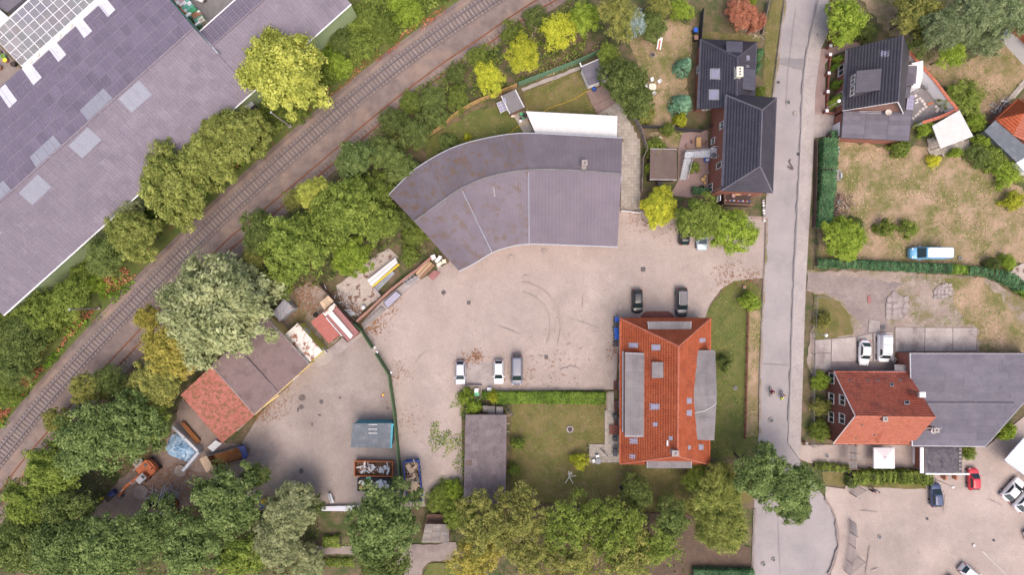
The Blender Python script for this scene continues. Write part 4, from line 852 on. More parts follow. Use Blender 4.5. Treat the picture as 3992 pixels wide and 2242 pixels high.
# ------------------------------------------------ two dark tiled houses by the road
he,hr = 3.0,7.2
A_,B_,R1,R2,SE,SW = t02(1408,295,he),t02(1832,318,he),t02(1688,430,hr),t02(1680,800,hr),t02(1812,780,he),t02(1386,820,he)
dh = thing('low_dark_house','low brick house with dark glazed tile roof and skylights west of the road','house',ground_at([A_,B_,SE,SW]))
wq = inset([A_,B_,SE,SW],0.4); walls(dh,wq,2.95,'brick_red'); gable_wall(dh,Vector((wq[3].x,wq[3].y+.2,2.9)),Vector((wq[2].x,wq[2].y+.2,2.9)),Vector((R2.x,wq[2].y+.3,hr-.3)),'brick_red',3)
for poly in ([A_,SW,R2,R1],[B_,R1,R2,SE],[A_,R1,B_]):
    dk = MB().slab([p-Vector((0,0,.05)) for p in poly],0.16).build('roof','dark_tile',dh); tiles(dk,poly,'dark_tile',0.36,0.44,0.04,0.07)
for a,b in ((R1,R2),(A_,R1),(B_,R1)): ridge(dh,a,b,'dark_tile')
for a,b in ((A_,B_),(B_,SE),(SW,A_)): gutter(dh,a,b)
pW,pE,pN = plane_of(A_,SW,R1),plane_of(B_,SE,R1),plane_of(A_,B_,R1)
for q in ((1480,512,1558,595),(1472,670,1550,750)): skylight(dh,pW,t02,*q)
for q in ((1755,412,1780,455),(1753,487,1778,510)): skylight(dh,pE,t02,*q)
zN = onp(t02(1660,398),pN).z
dN = flat_dormer(dh,[t02(1602,305,zN-.5),t02(1728,312,zN-.5),t02(1726,398,zN),t02(1604,392,zN)],zN,'black_tile','dark_tile',5,3,zs=[zN-.5,zN-.5,zN,zN],edge='anthracite')
zE = onp(t02(1720,600),pE).z; flat_dormer(dh,[t02(1722,510,zE),t02(1822,520,zE-.5),t02(1816,682,zE-.5),t02(1716,668,zE)],zE,'black_tile','dark_tile',4,5,zs=[zE,zE-.5,zE-.5,zE],edge='anthracite')
chimney(dh,t02(1705,538,8.0),0.85,1.35,5.5,8.0,'cream',3,'cream'); MB().box(t02(1668,548,7.0),(0.25,1.9,.12)).build('flashing','zinc',dh)
window(dh,wq[3],wq[2],1.0,2.2,0.9,2.2); window(dh,wq[0],wq[3],3,4.2,.9,2.2)
he,hr = 7.0,11.0
NW,NE,SE,SW,R1,R2 = t02(1597,713,he),t03(66,737,he),t03(36,1449,he),t02(1567,1432,he),t02(1872,826,hr),t02(1857,1250,hr)
dh2 = thing('tall_dark_house','tall brick house with dark hipped tile roof at the road edge','house',ground_at([NW,NE,SE,SW]))
wq = inset([NW,NE,SE,SW],0.3); walls(dh2,wq,6.95,'brick_red')
for poly in ([NW,SW,R2,R1],[NE,R1,R2,SE],[NW,R1,NE],[SW,SE,R2]):
    dk = MB().slab([p-Vector((0,0,.05)) for p in poly],0.16).build('roof','dark_tile',dh2); tiles(dk,poly,'dark_tile',0.36,0.46,0.04,0.07)
for a,b in ((R1,R2),(NW,R1),(NE,R1),(SW,R2),(SE,R2)): ridge(dh2,a,b,'felt_dark',0.12)
for a,b in ((NW,NE),(NE,SE),(SE,SW),(SW,NW)): gutter(dh2,a,b)
a,b = wq[0],wq[3]; Lw = (b-a).length
for s0,s1,z0,z1 in ((3.2,4.3,4.6,6.0),(4.7,5.7,.9,2.4),(6.2,7.2,.9,2.4),(14.6,15.4,4.9,6.0)): window(dh2,a,b,s0,s1,z0,z1)
window(dh2,a,b,9.3,10.3,3.6,5.8,name='balcony_door',sill=False,bars=0); window(dh2,a,b,12.0,13.3,.1,2.2,name='terrace_door',sill=False)
q = a.lerp(b,8.2/Lw)+Vector((-.9,0,-2.3)); sdm = MB().disc(q,.42,.06,16).build('satellite_dish','anthracite',dh2); MB().bar(q,q+Vector((.9,-.1,0)),.03,5).build('bracket','zinc',sdm)
q = a.lerp(b,.98); pl_ = MB().bar(Vector((q.x-.1,q.y,0)),Vector((q.x-.1,q.y,6.9)),.05,6).build('downpipe','zinc',dh2)

# ------------------------------------------------ black roofed house, right of the road
he,hr = 3.1,9.0
Wn,Ws,Rn,Rs = t03(590,368,he),t03(565,832,he),t03(1015,265,hr),t03(980,765,hr); En,Es = t03(1062,405,he),t03(1022,852,he)
bh = thing('black_roofed_house','brick house with black tile roof, wide dormer and flat roofed garage east of the road','house',ground_at([Wn,Ws,En,Es]))
En.y = (Wn.y+Rn.y)/2; 
wq = inset([Wn,En,Es,Ws],0.35); walls(bh,wq,3.05,'brick_red')
for a,b,top in ((wq[3],wq[2],Rs),(wq[0],wq[1],Rn)):
    gable_wall(bh,Vector((a.x,a.y,3.0)),Vector((b.x,b.y,3.0)),Vector((top.x,(a.y+b.y)/2,hr-.35)),'brick_brown',3,0.2)
for poly,m in (([Wn,Ws,Rs,Rn],'black_tile'),([En,Rn,Rs,Es],'black_tile')):
    dk = MB().slab([p-Vector((0,0,.05)) for p in poly],0.16).build('roof',m,bh); tiles(dk,poly,m,0.36,0.44,0.04,0.07)
ridge(bh,Rn,Rs,'black_tile'); gutter(bh,Wn,Ws); gutter(bh,En,Es); MB().bar(Rs,Es,.09,5).build('verge_board','white_paint',bh); MB().bar(Ws,Rs,.07,5).build('verge_board','white_paint',bh)
pW = plane_of(Wn,Ws,Rn); pE = plane_of(En,Es,Rn)
skylight(bh,pW,t03,842,376,920,428)
zD = onp(t03(863,590),pW).z
dd = flat_dormer(bh,[t03(668,530,zD-.5),t03(865,510,zD),t03(862,675,zD),t03(657,700,zD-.5)],zD,'black_tile','black_tile',8,6,down=2.3,zs=[zD-.5,zD,zD,zD-.5],edge='anthracite')
a,b = t03(668,536,zD-.6),t03(657,694,zD-.6); 
for s in (0.3,1.95): window(bh,a,b,s,s+1.45,zD-1.8,zD-.75,sill=False)
a,b = wq[0],wq[3]; window(bh,a,b,1.5,3.2,.8,2.2); window(bh,a,b,5.9,8.0,.8,2.2,bars=2)
zA = 2.7
ex = thing('rear_extension','black flat roofed extension with white edges behind the black roofed house','extension',ground_at([t03(1060,490),t03(1120,620)]))
MB().prism([t03(1000,520),t03(1085,500),t03(1085,600),t03(1060,700),t03(1000,700)],0,2.6).build('wall','render_white',ex); MB().slab([t03(1060,490,2.8),t03(1126,492,2.8),t03(1113,625,2.8),t03(1050,640,2.8)],.15).build('roof','felt_dark',ex)
MB().slab([t03(1010,520,3.6),t03(1100,560,3.3),t03(1098,640,3.3),t03(1005,650,3.8)],.12).build('roof','black_tile',ex); sheets(ex,t03(1008,650,3.5),t03(1078,655,3.3),t03(1068,735,3.1),t03(1000,730,3.4),3,4,'black_tile',amp=.03,name='roof_sheet')
MB().path([t03(1060,488,2.85),t03(1127,490,2.85),t03(1116,630,2.85)],.06,5).build('edge_trim','white_paint',ex)
sheets(ex,t03(1055,712,.35),t03(1105,715,.35),t03(1093,828,.3),t03(1040,822,.3),3,4,'glass_light',amp=0,name='glass_pane',gap=.06)
for k in range(3): MB().box(t03(1110,630+k*60,.6),(.1,.1,1.2)).build('post','white_paint',ex)
gg = [t03(567,834,2.8),t03(1092,828,2.8),t03(1066,1061,2.8),t03(550,1036,2.8)]
gr = thing('flat_roofed_garage','brick garage with grey felt flat roof south of the black roofed house','garage',ground_at(gg))
walls(gr,inset(gg,.15),2.65,'brick_red'); MB().slab(gg,.16).build('roof_edge','anthracite',gr); c = centroid(gg); gi = [c+(p-c)*.985+Vector((0,0,.005)) for p in gg]
sheets(gr,gi[0],gi[1],gi[2],gi[3],3,6,'felt_dark',amp=0,name='felt_strip',gap=.012)
gq = inset(gg,.15); a,b = gq[0],gq[3]; dr = MB(); dv = (b-a).normalized(); m_ = a.lerp(b,.68); MB().box((m_.x-.03,m_.y,1.1),(.08,2.6,2.1)).build('garage_door','white_paint',gr)
lad = thing('ladder','aluminium ladder lying on the garage roof below the brick gable','ladder',t03(775,842,2.85)); p0,p1,p2,p3 = t03(690,834,2.95),t03(853,838,2.95),t03(853,850,2.95),t03(690,846,2.95)
for a,b in ((p0,p1),(p3,p2)): MB().bar(a,b,.03,5).build('rail','galvanised',lad)
for k in range(14): MB().bar(p0.lerp(p1,(k+.5)/14),p3.lerp(p2,(k+.5)/14),.02,5).build('rung','galvanised',lad)
def dish(p,r,label,m='sat_dish'):
    t = thing('satellite_dish',label,'satellite dish',p); V = [(0,0,0)]; n = 16
    for k in range(1,5):
        for i in range(n): a = 6.283*i/n; rr = r*k/4; V.append((rr*math.cos(a),rr*math.sin(a)*.9,.35*r*(k/4)**2))
    F = [(0,1+i,1+(i+1) % n) for i in range(n)]+[(1+(k-1)*n+i,1+k*n+i,1+k*n+(i+1) % n,1+(k-1)*n+(i+1) % n) for k in range(1,4) for i in range(n)]
    MB().add(V,F).build('reflector',m,t,local=True,smooth=True); MB().bar((0,0,-.5),(0,0,0),.04,6).build('mast','zinc',t,local=True); MB().bar((0,-r*.8,.3*r),(0,0,r*.9),.02,5).build('feed_arm','zinc',t,local=True)
dish(t03(905,846,3.4),.52,'pale satellite dish on the garage roof beside the ladder')
# white courtyard wall with red coping
cw = thing('courtyard_wall','white rendered courtyard wall with orange tile coping behind the black roofed house','wall',t03(1250,600))
cp = [t03(1060,382,2.3),t03(1255,600,2.3),t03(1360,740,2.3),t03(1430,822,2.3),t03(1300,880,2.3),t03(1165,922,2.3)]
for a,b in zip(cp[:-1],cp[1:]):
    dd_ = (b-a).normalized(); nn = Vector((-dd_.y,dd_.x,0))*.15
    MB().prism([a+nn,b+nn,b-nn,a-nn],0,2.25).build('wall_panel','render_white',cw); k = max(1,int((b-a).length/.5))
    for i in range(k):
        q = a.lerp(b,(i+.5)/k); MB().box((q.x,q.y,2.3+.01*(i % 2)),((b-a).length/k-.02,.5,.1),math.atan2(dd_.y,dd_.x)).build('coping_tile','clay_tile_sun_cut',cw)
MB().prism([t03(1130,480),t03(1215,580),t03(1390,810),t03(1340,830),t03(1170,600),t03(1130,560)],0,.25).build('ledge','render_white',cw)
pv = thing('white_carport','carport with white corrugated roof stained with moss in the corner garden','carport',t03(1390,970)); q = [t03(1237,946,2.6),t03(1442,828,2.9),t03(1545,1025,2.9),t03(1300,1118,2.6)]
mat('white_corr',(0.58,0.565,0.55),(0.64,0.62,0.60),1,.7,.06,9,c3=(0.16,0.12,0.10),s3=.9,t3=(0.68,0.72))
MB().slab(q,.06).build('roof_base','white_corr',pv); corr(pv,q,'white_corr',.28,.06,along=q[1]-q[0])
for a in inset(q,.3): MB().bar(Vector((a.x,a.y,0)),Vector((a.x,a.y,2.5)),.07,6).build('post','wood_brown',pv)
# corner houses on the right edge
wc = thing('white_corner_house','white rendered house with red roof in the top right corner','house',t03(1900,280)); h_ = 5.5
MB().prism([t03(1742,290),t03(1880,130),t03(2150,330),t03(1990,560)],0,5.2).build('wall','render_white',wc); q = [t03(1832,232,5.4),t03(1935,80,5.4),t03(2120,180,9),t03(2060,300,9)]
dk = MB().slab(q,.15).build('roof','clay_tile_shade_lift',wc); tiles(dk,q,'clay_tile_shade_lift',.36,.4,.035,.05); q2 = [q[0],t03(2090,480,5.4),q[2]+Vector((2,-3,0)),q[3]]
dk = MB().slab([t03(1832,234,5.35),t03(2085,420,5.35),t03(2200,400,8.8),q[3]-Vector((0,0,.1))],.15).build('roof','clay_tile_shade_lift',wc)
a,b = t03(1742,290),t03(1990,560); window(wc,a,b,1.6,3.3,2.6,4.2,fr='wood_brown'); window(wc,a,b,6.0,7.7,2.6,4.2,fr='wood_brown')
rs = thing('red_roofed_outbuilding','outbuilding with hipped orange tile roof at the right edge of the gardens','outbuilding',t03(1860,880)); he,hr = 2.6,5.0
a,b,c,dd_,r1,r2 = t03(1715,900,he),t03(1880,742,he),t03(2110,860,he),t03(1990,1080,he),t03(1845,1015,he),t03(1930,850,hr)
MB().prism(inset([a,b,c,dd_,r1],.3),0,2.5).build('wall','brick_red',rs)
for poly in ([a,b,t03(1990,800,hr),r2],[a,r2,r1],[r1,r2,t03(2080,900,hr),dd_],[b,c,t03(2080,900,hr),t03(1990,800,hr)]):
    dk = MB().slab(poly,.12).build('roof','clay_tile',rs); tiles(dk,poly[:4],'clay_tile_sun_cut' if poly[0] is r1 else 'clay_tile',.36,.4,.035,.05)
ss = thing('slate_roofed_shed','long shed with blue grey felt roof beside the orange roofed outbuilding','shed',t03(1800,1080)); q = [t03(1630,985,2.7),t03(1712,902,2.9),t03(1850,1022,2.9),t03(2000,1150,2.9),t03(1870,1215,2.7)]
MB().prism(inset(q,.2),0,2.6).build('wall','dark_grey',ss); MB().slab(q,.12).build('roof','blue_grey_sheet',ss); sheets(ss,q[0],q[1],q[3],q[4],2,5,'blue_grey_sheet',amp=0,name='felt_strip',gap=.01)
ps = thing('pale_roofed_shed','pale metal roofed shed cut off by the right edge below the blue grey shed','shed',t03(1960,1230)); q = [t03(1868,1222,2.6),t03(2010,1140,2.8),t03(2060,1300,2.8),t03(1935,1300,2.6)]
MB().prism(inset(q,.15),0,2.5).build('wall','render_white',ps); corr(ps,q,'roof_white',.3,.04)

# ------------------------------------------------ red gabled house, lower right, with its flat roofed hall
he,hr = 2.5,8.3
Nw,Ne,Sw,Se = t13(500,1349,he),t13(1050,1349,he),t23(494,461,he),t23(1086,463,he); Rw,Re = t23(660,252,hr),t23(1262,262,hr)
gh = thing('red_gabled_house','brick house with steep red tile roof and four gable windows east of the road','house',ground_at([Nw,Ne,Sw,Se]))
wq = inset([Nw,Ne,Se,Sw],0.25); walls(gh,wq,he-.05,'brick_dark')
a,b = Vector((wq[0].x,wq[0].y,he-.1)),Vector((wq[3].x,wq[3].y,he-.1)); gable_wall(gh,b,a,Vector((wq[0].x,Rw.y,hr-.3)),'brick_dark',3,.2)
a2,b2 = Vector((wq[1].x,wq[1].y,he-.1)),Vector((wq[2].x,wq[2].y,he-.1)); gable_wall(gh,b2,a2,Vector((wq[1].x-.2,Re.y,hr-.3)),'brick_dark',3,.2)
for poly,m in (([Nw,Rw,Re,Ne],'clay_tile_shade_lift'),([Sw,Se,Re,Rw],'clay_tile_sun_cut')):
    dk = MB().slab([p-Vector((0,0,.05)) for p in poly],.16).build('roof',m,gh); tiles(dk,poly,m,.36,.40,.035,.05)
ridge(gh,Rw,Re,'clay_tile_sun_cut',.14); 
for p,q in ((Nw,Rw),(Sw,Rw)): MB().bar(p,q,.08,5).build('verge_board','white_paint',gh)
gutter(gh,Nw,Ne,'white_paint'); gutter(gh,Sw,Se)
yN,yS = wq[0].y,wq[3].y; a,b = wq[0],wq[3]
def yat(ty): return (t23(0,ty,1.5).y)
for ty in (120,260):
    s = yN-yat(ty)*1.0; window(gh,a,b,s-.85,s+.85,.8,2.2); s2 = yN-(t23(0,ty+12,4.5).y); window(gh,a,b,s2-.8,s2+.8,3.8,5.2)
s = yN-t13(0,1400,1.5).y; window(gh,a,b,s-.85,s+.85,.8,2.2)
pN_,pS_ = plane_of(Nw,Ne,Rw),plane_of(Sw,Se,Rw)
for tt,x0,y0,x1,y1,pl in ((t23,922,3,950,27,pN_),(t23,1030,137,1070,163,pN_),(t13,608,1408,630,1420,pN_),(t13,748,1410,764,1421,pN_),(t13,820,1408,842,1420,pN_),(t13,990,1408,1010,1420,pN_),(t23,697,314,722,330,pS_),(t23,788,388,820,402,pS_),(t23,655,414,672,424,pS_)):
    skylight(gh,pl,tt,x0,y0,x1,y1,'glass','zinc',.08)
chimney(gh,t23(875,272,8.3),.6,.6,6,8.6,'brick_brown'); 
w1,w2_ = onp(t23(888,322),pS_,.05),onp(t23(835,462),pS_,.7); w3_ = onp(t23(795,432),pS_,.03)
MB().add([w1,onp(t23(795,430),pS_,.05),w2_,onp(t23(836,462),pS_,.03)],[(0,1,2),(0,2,3),(1,2,3)]).build('roof_wedge','clay_tile_sun_cut',gh)
fq = [t13(1070,1210,3.5),t13(2060,1212,3.5),t13(2060,1500,3.5),t23(1929,152,3.5),t23(1640,485,3.5),t23(1086,481,3.5)]
fh = thing('flat_roofed_hall','wide hall with dark grey felt flat roof attached to the red gabled house','hall',ground_at(fq))
fq = [fq[0],fq[1],t23(2060,5,3.5),t23(1640,485,3.5),fq[5]]
MB().prism([Vector((p.x,p.y,0)) for p in inset(fq,.2)],0,3.35).build('wall','brick_red',fh); MB().slab(fq,.2).build('roof_edge','zinc',fh)
def strips(parent,poly,ang,sw,ln,m,seed,z):
    r = random.Random(seed); c = centroid(poly); u = Vector((math.cos(ang),math.sin(ang),0)); v = Vector((-u.y,u.x,0)); pin = [c+(Vector(p)-c)*.985 for p in poly]
    U = [(Vector(p)-c).dot(u) for p in pin]; V_ = [(Vector(p)-c).dot(v) for p in pin]; b = min(V_); row = 0
    while b < max(V_):
        a = min(U)-r.uniform(0,ln)
        while a < max(U):
            l = ln*r.uniform(.7,1.2); me = MB().add([c+u*a+v*b+Vector((0,0,.02)),c+u*(a+l-.03)+v*b+Vector((0,0,.02)),c+u*(a+l-.03)+v*(b+sw-.02)+Vector((0,0,.035)),c+u*a+v*(b+sw-.02)+Vector((0,0,.035))],[(0,1,2,3)])
            o_ = ORG[parent.name]; ms = me.mesh('felt_strip',m,o_); clip_mesh(ms,[p-o_ for p in pin],Vector((0,0,1)))
            if len(ms.polygons): link('felt_strip',ms,parent)
            a += l
        b += sw; row += 1
strips(fh,fq,0.0,1.05,5.0,'felt_dark',5,3.5)
MB().bar(t23(1198,150,3.75),t23(1855,152,3.75),.05,4).build('joint_bar','anthracite',fh)
t = chimney(gh,t23(1150,92,7.6),.7,.6,4,7.6,'brick_red'); MB().box(t23(1166,92,7.9),(.9,.8,.12)).build('chimney_hood','white_paint',gh)
cs = chimney(fh,t23(1270,360,5.5),.7,.6,3,5.5,'brick_red'); dish(t23(1245,365,5.2),.42,'white satellite dish on the brick chimney of the flat roofed hall','white_plastic')
an = thing('roof_antenna','white rod antenna on the chimney beside a satellite dish','antenna',t23(1280,350,5.5)); MB().bar(t23(1170,345,5.9),t23(1310,345,6.1),.03,5).build('boom','white_paint',an)
for k in range(5): MB().bar(t23(1180+k*30,338,6),t23(1180+k*30,352,6),.02,4).build('element','white_paint',an)
ln_ = thing('lean_to_shed','small flat roofed brick lean-to with white edge north of the red gabled house','lean-to',t13(1000,1310)); MB().prism([t13(955,1300),t13(1040,1300),t13(1040,1345),t13(955,1345)],0,2.2).build('wall','brick_red',ln_); MB().slab([t13(955,1295,2.35),t13(1048,1300,2.35),t13(1050,1345,2.35),t13(957,1342,2.35)],.12).build('roof','felt',ln_)
# courtyard of the hall: black sheeted roof, white wall, pergola, gazebo
tb = thing('sheeted_flat_roof','flat annex roof under crumpled black plastic sheeting with white gutters','annex',t23(1320,585)); q = [t23(1182,488,2.8),t23(1462,488,2.8),t23(1462,678,2.8),t23(1178,682,2.8)]
MB().prism(inset(q,.2),0,2.6).build('wall','brick_red',tb); gsh = MB(); n_ = 26
rr = random.Random(3)
for i in range(n_+1):
    for j in range(18):
        p = q[0].lerp(q[1],i/n_).lerp(q[3].lerp(q[2],i/n_),j/17); gsh.v.append((p.x,p.y,2.84+rr.uniform(0,.13)*(1 if 0 < i < n_ and 0 < j < 17 else 0)))
gsh.f = [(i*18+j,(i+1)*18+j,(i+1)*18+j+1,i*18+j+1) for i in range(n_) for j in range(17)]; gsh.build('plastic_sheet','tarp_black',tb,fixn=True,smooth=True)
MB().slab([t23(1150,490,2.9),t23(1176,490,2.9),t23(1176,684,2.9),t23(1150,684,2.9)],.2).build('gutter','white_paint',tb); MB().slab([t23(1190,682,2.9),t23(1520,684,2.9),t23(1520,696,2.9),t23(1190,694,2.9)],.2).build('gutter','white_paint',tb)
for k in range(6): MB().box(t23(1448,500+k*30,2.95),(.45,.35,.1)).build('weight_board','wood_grey',tb)
MB().prism([t23(1085,486),t23(1148,486),t23(1145,668),t23(1105,640),t23(1085,600)],0,.35).build('terrace_ledge','render_white',tb)
pg = thing('slatted_pergola','long narrow wooden slatted pergola beside the white gazebo','pergola',t23(645,560))
for k in range(7): 
    MB().bar(t23(618+k*9,468+k,2.4),t23(622+k*8,655,2.4),.08,4).build('slat','wood_grey',pg)
for y in (472,530,585,650): MB().bar(t23(615,y,2.5),t23(690,y+8,2.5),.05,4).build('crossbeam','wood_brown',pg)
for x,y in ((620,472),(680,478),(624,650),(686,655)): q = t23(x,y,2.4); MB().bar(Vector((q.x,q.y,0)),q,.06,5).build('post','wood_brown',pg)
gz = thing('white_gazebo','square white canvas gazebo with pointed roof in the small courtyard','gazebo',t23(878,568)); q = [t23(800,491,2.2),t23(955,491,2.2),t23(957,648,2.2),t23(800,647,2.2)]; ap = t23(888,572,3.1); c4 = [ap+(p-ap)*.18+Vector((0,0,-.02)) for p in q]
mb = MB(); mb.v = [tuple(p) for p in q+c4]+[tuple(ap+Vector((0,0,.12)))]; mb.f = [(i,(i+1) % 4,4+(i+1) % 4,4+i) for i in range(4)]+[(4+i,4+(i+1) % 4,8) for i in range(4)]; mb.build('canopy','canvas_white',gz,fixn=True)
vl = MB(); vl.v = [tuple(p) for p in q]+[tuple(p-Vector((0,0,.25))) for p in q]; vl.f = [(i,(i+1) % 4,4+(i+1) % 4,4+i) for i in range(4)]; vl.build('valance','canvas_white',gz)
for p in inset(q,.1): MB().bar(Vector((p.x,p.y,0)),p,.04,6).build('leg','white_paint',gz)
wr = thing('white_ribbed_building','white building with ribbed metal roof cut off by the right edge of the car park','building',t23(1900,560)); q = [t23(1780,582,3.0),t23(1935,405,3.0),t23(2090,540,3.4),t23(1960,720,3.4)]
MB().prism([t23(1776,590),t23(1930,420),t23(2090,560),t23(1990,740),t23(1940,715)],0,2.8).build('wall','render_white',wr); MB().slab([p-Vector((0,0,.02)) for p in q],.1).build('roof_base','roof_white',wr); corr(wr,q,'roof_white',.35,.05,along=q[3]-q[0])
a,b = t23(1776,590),t23(1985,760); window(wr,t23(1800,606),t23(1985,760),2.6,4.6,.9,2.0)

# ------------------------------------------------ long rusty workshop, left, with yellow walls
zl,zh = 3.2,4.6
wk = thing('rusty_workshop','long workshop with brown corrugated roof and yellow walls under the big willow','workshop',W(960,1480))
A0,A1 = W(1207,1421,zl),W(863,1728,zl); dv = (A0-A1).normalized(); nv_ = Vector((-dv.y,dv.x,0))
B0,B1 = W(1034,1232,zh),W(702,1541,zh); Bs = W(736,1500,zh); J0 = W(992.7,1616.4,zl)
tJ = (J0-A1).length/(A0-A1).length; Jt = B1.lerp(B0,tJ)
MB().prism([Vector((p.x,p.y,0)) for p in inset([A0,A1,B1,B0],.2)],0,3.0).build('wall','render_yellow',wk)
nose = MB().slab([A0,J0,Jt,B0],.1).build('roof_base','corr_brown',wk); corr(wk,[A0,J0,Jt,B0],'corr_brown',.18,.04)
up = Vector((0,0,-.15)); corr(wk,[J0+up,A1+up,B1+up,Jt+up],'corr_red',.18,.04); MB().slab([J0+up,A1+up,B1+up,Jt+up],.1).build('roof_base','corr_red',wk)
MB().bar(J0+Vector((0,0,.06)),Jt+Vector((0,0,.06)),.09,5).build('verge_cap','concrete',wk); q0,q1 = W(1088,1531,zl),W(954,1388,zh); MB().bar(q0+Vector((0,0,.05)),q1+Vector((0,0,.05)),.1,5).build('verge_cap','corr_shed',wk)
MB().bar(A0,J0,.07,6).build('gutter','render_yellow',wk); MB().bar(J0+up,A1+up,.07,6).build('gutter','red_sheet',wk); gutter(wk,B0,A0,'zinc',.05)
wdr = t21(75,150,1.5); MB().slab([t21(38,195,.9),t21(165,92,2.2),t21(172,97,2.0),t21(60,185,.6)],.05).build('open_door','render_yellow',wk)
a,b = inset([A0,A1,B1,B0],.2)[:2]
for s in (3,7,11,15): window(wk,a,b,s,s+1.4,1.0,2.2)
MB().slab([W(700,1455,3.3),W(722,1475,3.3),W(800,1405,3.4),W(780,1385,3.4)],.1).build('yellow_canopy','render_yellow',wk)
# yellow hut with rusty white roof
yh = thing('yellow_hut','yellow hut with two small windows and rust streaked white roof','hut',t11(370,1130)); zt = 2.9
q = [zy(290,965,2.6),zy(515,765,3.1),zy(925,1235,3.1),zy(700,1430,2.6)]
MB().prism([Vector((p.x,p.y,0)) for p in inset(q,.12)],0,2.55).build('wall','paint_yellow',yh); MB().slab([p-Vector((0,0,.02)) for p in q],.08).build('roof_base','rusty_white',yh); corr(yh,q,'rusty_white',.42,.07)
iq = inset(q,.12); a,b = iq[1],iq[2]
for s in (.9,5.2): window(yh,a,b,s,s+1.1,1.0,1.9,glass='glass',sill=False)
# red sheds with white beam
rs = thing('red_sheet_shed','low shed with ribbed red metal roof beside the yellow hut','shed',zy(960,850)); q = [zy(732,750,2.3),zy(915,600,2.7),zy(1215,965,2.7),zy(1030,1100,2.3)]
MB().prism([Vector((p.x,p.y,0)) for p in inset(q,.15)],0,2.2).build('wall','wood_dark',rs); MB().slab([p-Vector((0,0,.02)) for p in q],.06).build('roof_base','red_sheet',rs); corr(rs,q,'red_sheet',.4,.06)
ff = thing('red_felt_shed','flat shed roofed in dull red felt with a white board along it','shed',zy(1260,800)); q = [zy(960,670,2.6),zy(1165,500,2.6),zy(1530,920,2.6),zy(1350,1075,2.6)]
MB().prism([Vector((p.x,p.y,0)) for p in inset(q,.12)],0,2.45).build('wall','brick_brown',ff); MB().slab(q,.14).build('roof','red_felt',ff)
MB().slab([zy(1015,620,2.9),zy(1080,560,2.9),zy(1430,970,2.9),zy(1385,1030,2.9)],.2).build('white_board','panel_white',ff); MB().slab([zy(975,680,2.75),zy(990,668,2.75),zy(1258,985,2.75),zy(1245,992,2.75)],.1).build('white_trim','panel_white',ff)
MB().slab([zy(920,600,2.85),zy(1115,435,2.85),zy(1165,490,2.85),zy(970,655,2.85)],.15).build('pale_panel','rusty_white',ff)
mc = thing('metal_storage_container','small grey metal container with rusty lid by the workshop corner','container',t11(215,890)); q = [zy(95,600,2.2),zy(290,362,2.2),zy(455,520,2.2),zy(215,738,2.2)]
MB().prism([Vector((p.x,p.y,0)) for p in inset(q,.05)],0,2.1).build('body','galvanised',mc); mat('rusty_zinc',(0.36,0.35,0.39),(0.44,0.43,0.46),1,.6,.1,9,c3=(0.27,0.12,0.08),s3=1.0,t3=(0.56,0.6)); corr(mc,q,'rusty_zinc',.45,.06)
con = thing('concrete_ledge','broad pale concrete ledge along the south side of the sheds','ledge',zy(1000,1280)); MB().prism([zy(745,1400),zy(1010,1205),zy(1120,1130),zy(1260,1000),zy(1350,1085),zy(1600,900),zy(1617,950),zy(1010,1440),zy(850,1500),zy(700,1480)],0,.3).build('ledge_slab','concrete',con)
# ------------------------------------------------ sheds
q = [t21(1572,243,2.7),t21(1882,243,2.7),t21(1872,918,2.4),t21(1557,895,2.4)]
sh = thing('long_dark_shed','long shed with purple grey corrugated sheets beside the hedge garden','shed',ground_at(q)); MB().prism([Vector((p.x,p.y,0)) for p in inset(q,.15)],0,2.3).build('wall','wood_brown',sh); MB().slab([p-Vector((0,0,.02)) for p in q],.06).build('roof_base','corr_shed',sh)
sheets(sh,q[0],q[1],q[2],q[3],6,12,'corr_shed',.2,.03); pl = plane_of(q[0],q[1],q[2]); MB().slab([onp(t21(*c),pl,.1) for c in ((1577,587),(1622,587),(1622,626),(1577,626))],.04).build('patch_sheet','felt_brown',sh)
for y in (310,370,250): MB().bar(t21(1880,y,2.2),t21(1905,y+2,2.2),.05,4).build('rafter_end','wood_pale',sh)
q = [t21(726,308,2.8),t21(1018,306,2.8),t21(1008,493,2.6),t21(708,487,2.6)]
oc = thing('turquoise_site_hut','site hut with blue grey ribbed roof and turquoise side in the western yard','site hut',ground_at(q)); MB().prism([Vector((p.x,p.y,0)) for p in inset(q,.1)],0,2.55).build('body','turquoise',oc); MB().slab([p-Vector((0,0,.02)) for p in q],.06).build('roof_base','blue_grey_sheet',oc); corr(oc,q,'blue_grey_sheet',.26,.04)
for y in (315,350,381): MB().slab([t21(842,y-2,2.95),t21(908,y-1,2.95),t21(908,y+4,2.95),t21(842,y+3,2.95)],.05).build('roof_batten','panel_white',oc)
MB().slab([t21(1012,308,2.9),t21(1034,312,2.75),t21(1028,330,2.75),t21(1016,495,2.7),t21(1005,495,2.75)],.12).build('side_fascia','turquoise',oc)
q = [t02(1032,1118,2.4),t02(1232,1119,2.4),t02(1232,1352,2.4),t02(1028,1350,2.4)]; bs = thing('brown_flat_shed','square garden shed with brown felt flat roof by the slab path','shed',ground_at(q)); MB().prism([Vector((p.x,p.y,0)) for p in inset(q,.12)],0,2.25).build('wall','wood_dark',bs); MB().slab(q,.14).build('roof','felt_brown',bs); sheets(bs,*[p+Vector((0,0,.004)) for p in q],2,1,'felt_brown',amp=0,name='felt_strip',gap=.01)
MB().bar(q[3],q[2],.05,5).build('gutter','zinc',bs); MB().bar(q[0],q[1],.04,5).build('gutter','zinc',bs)
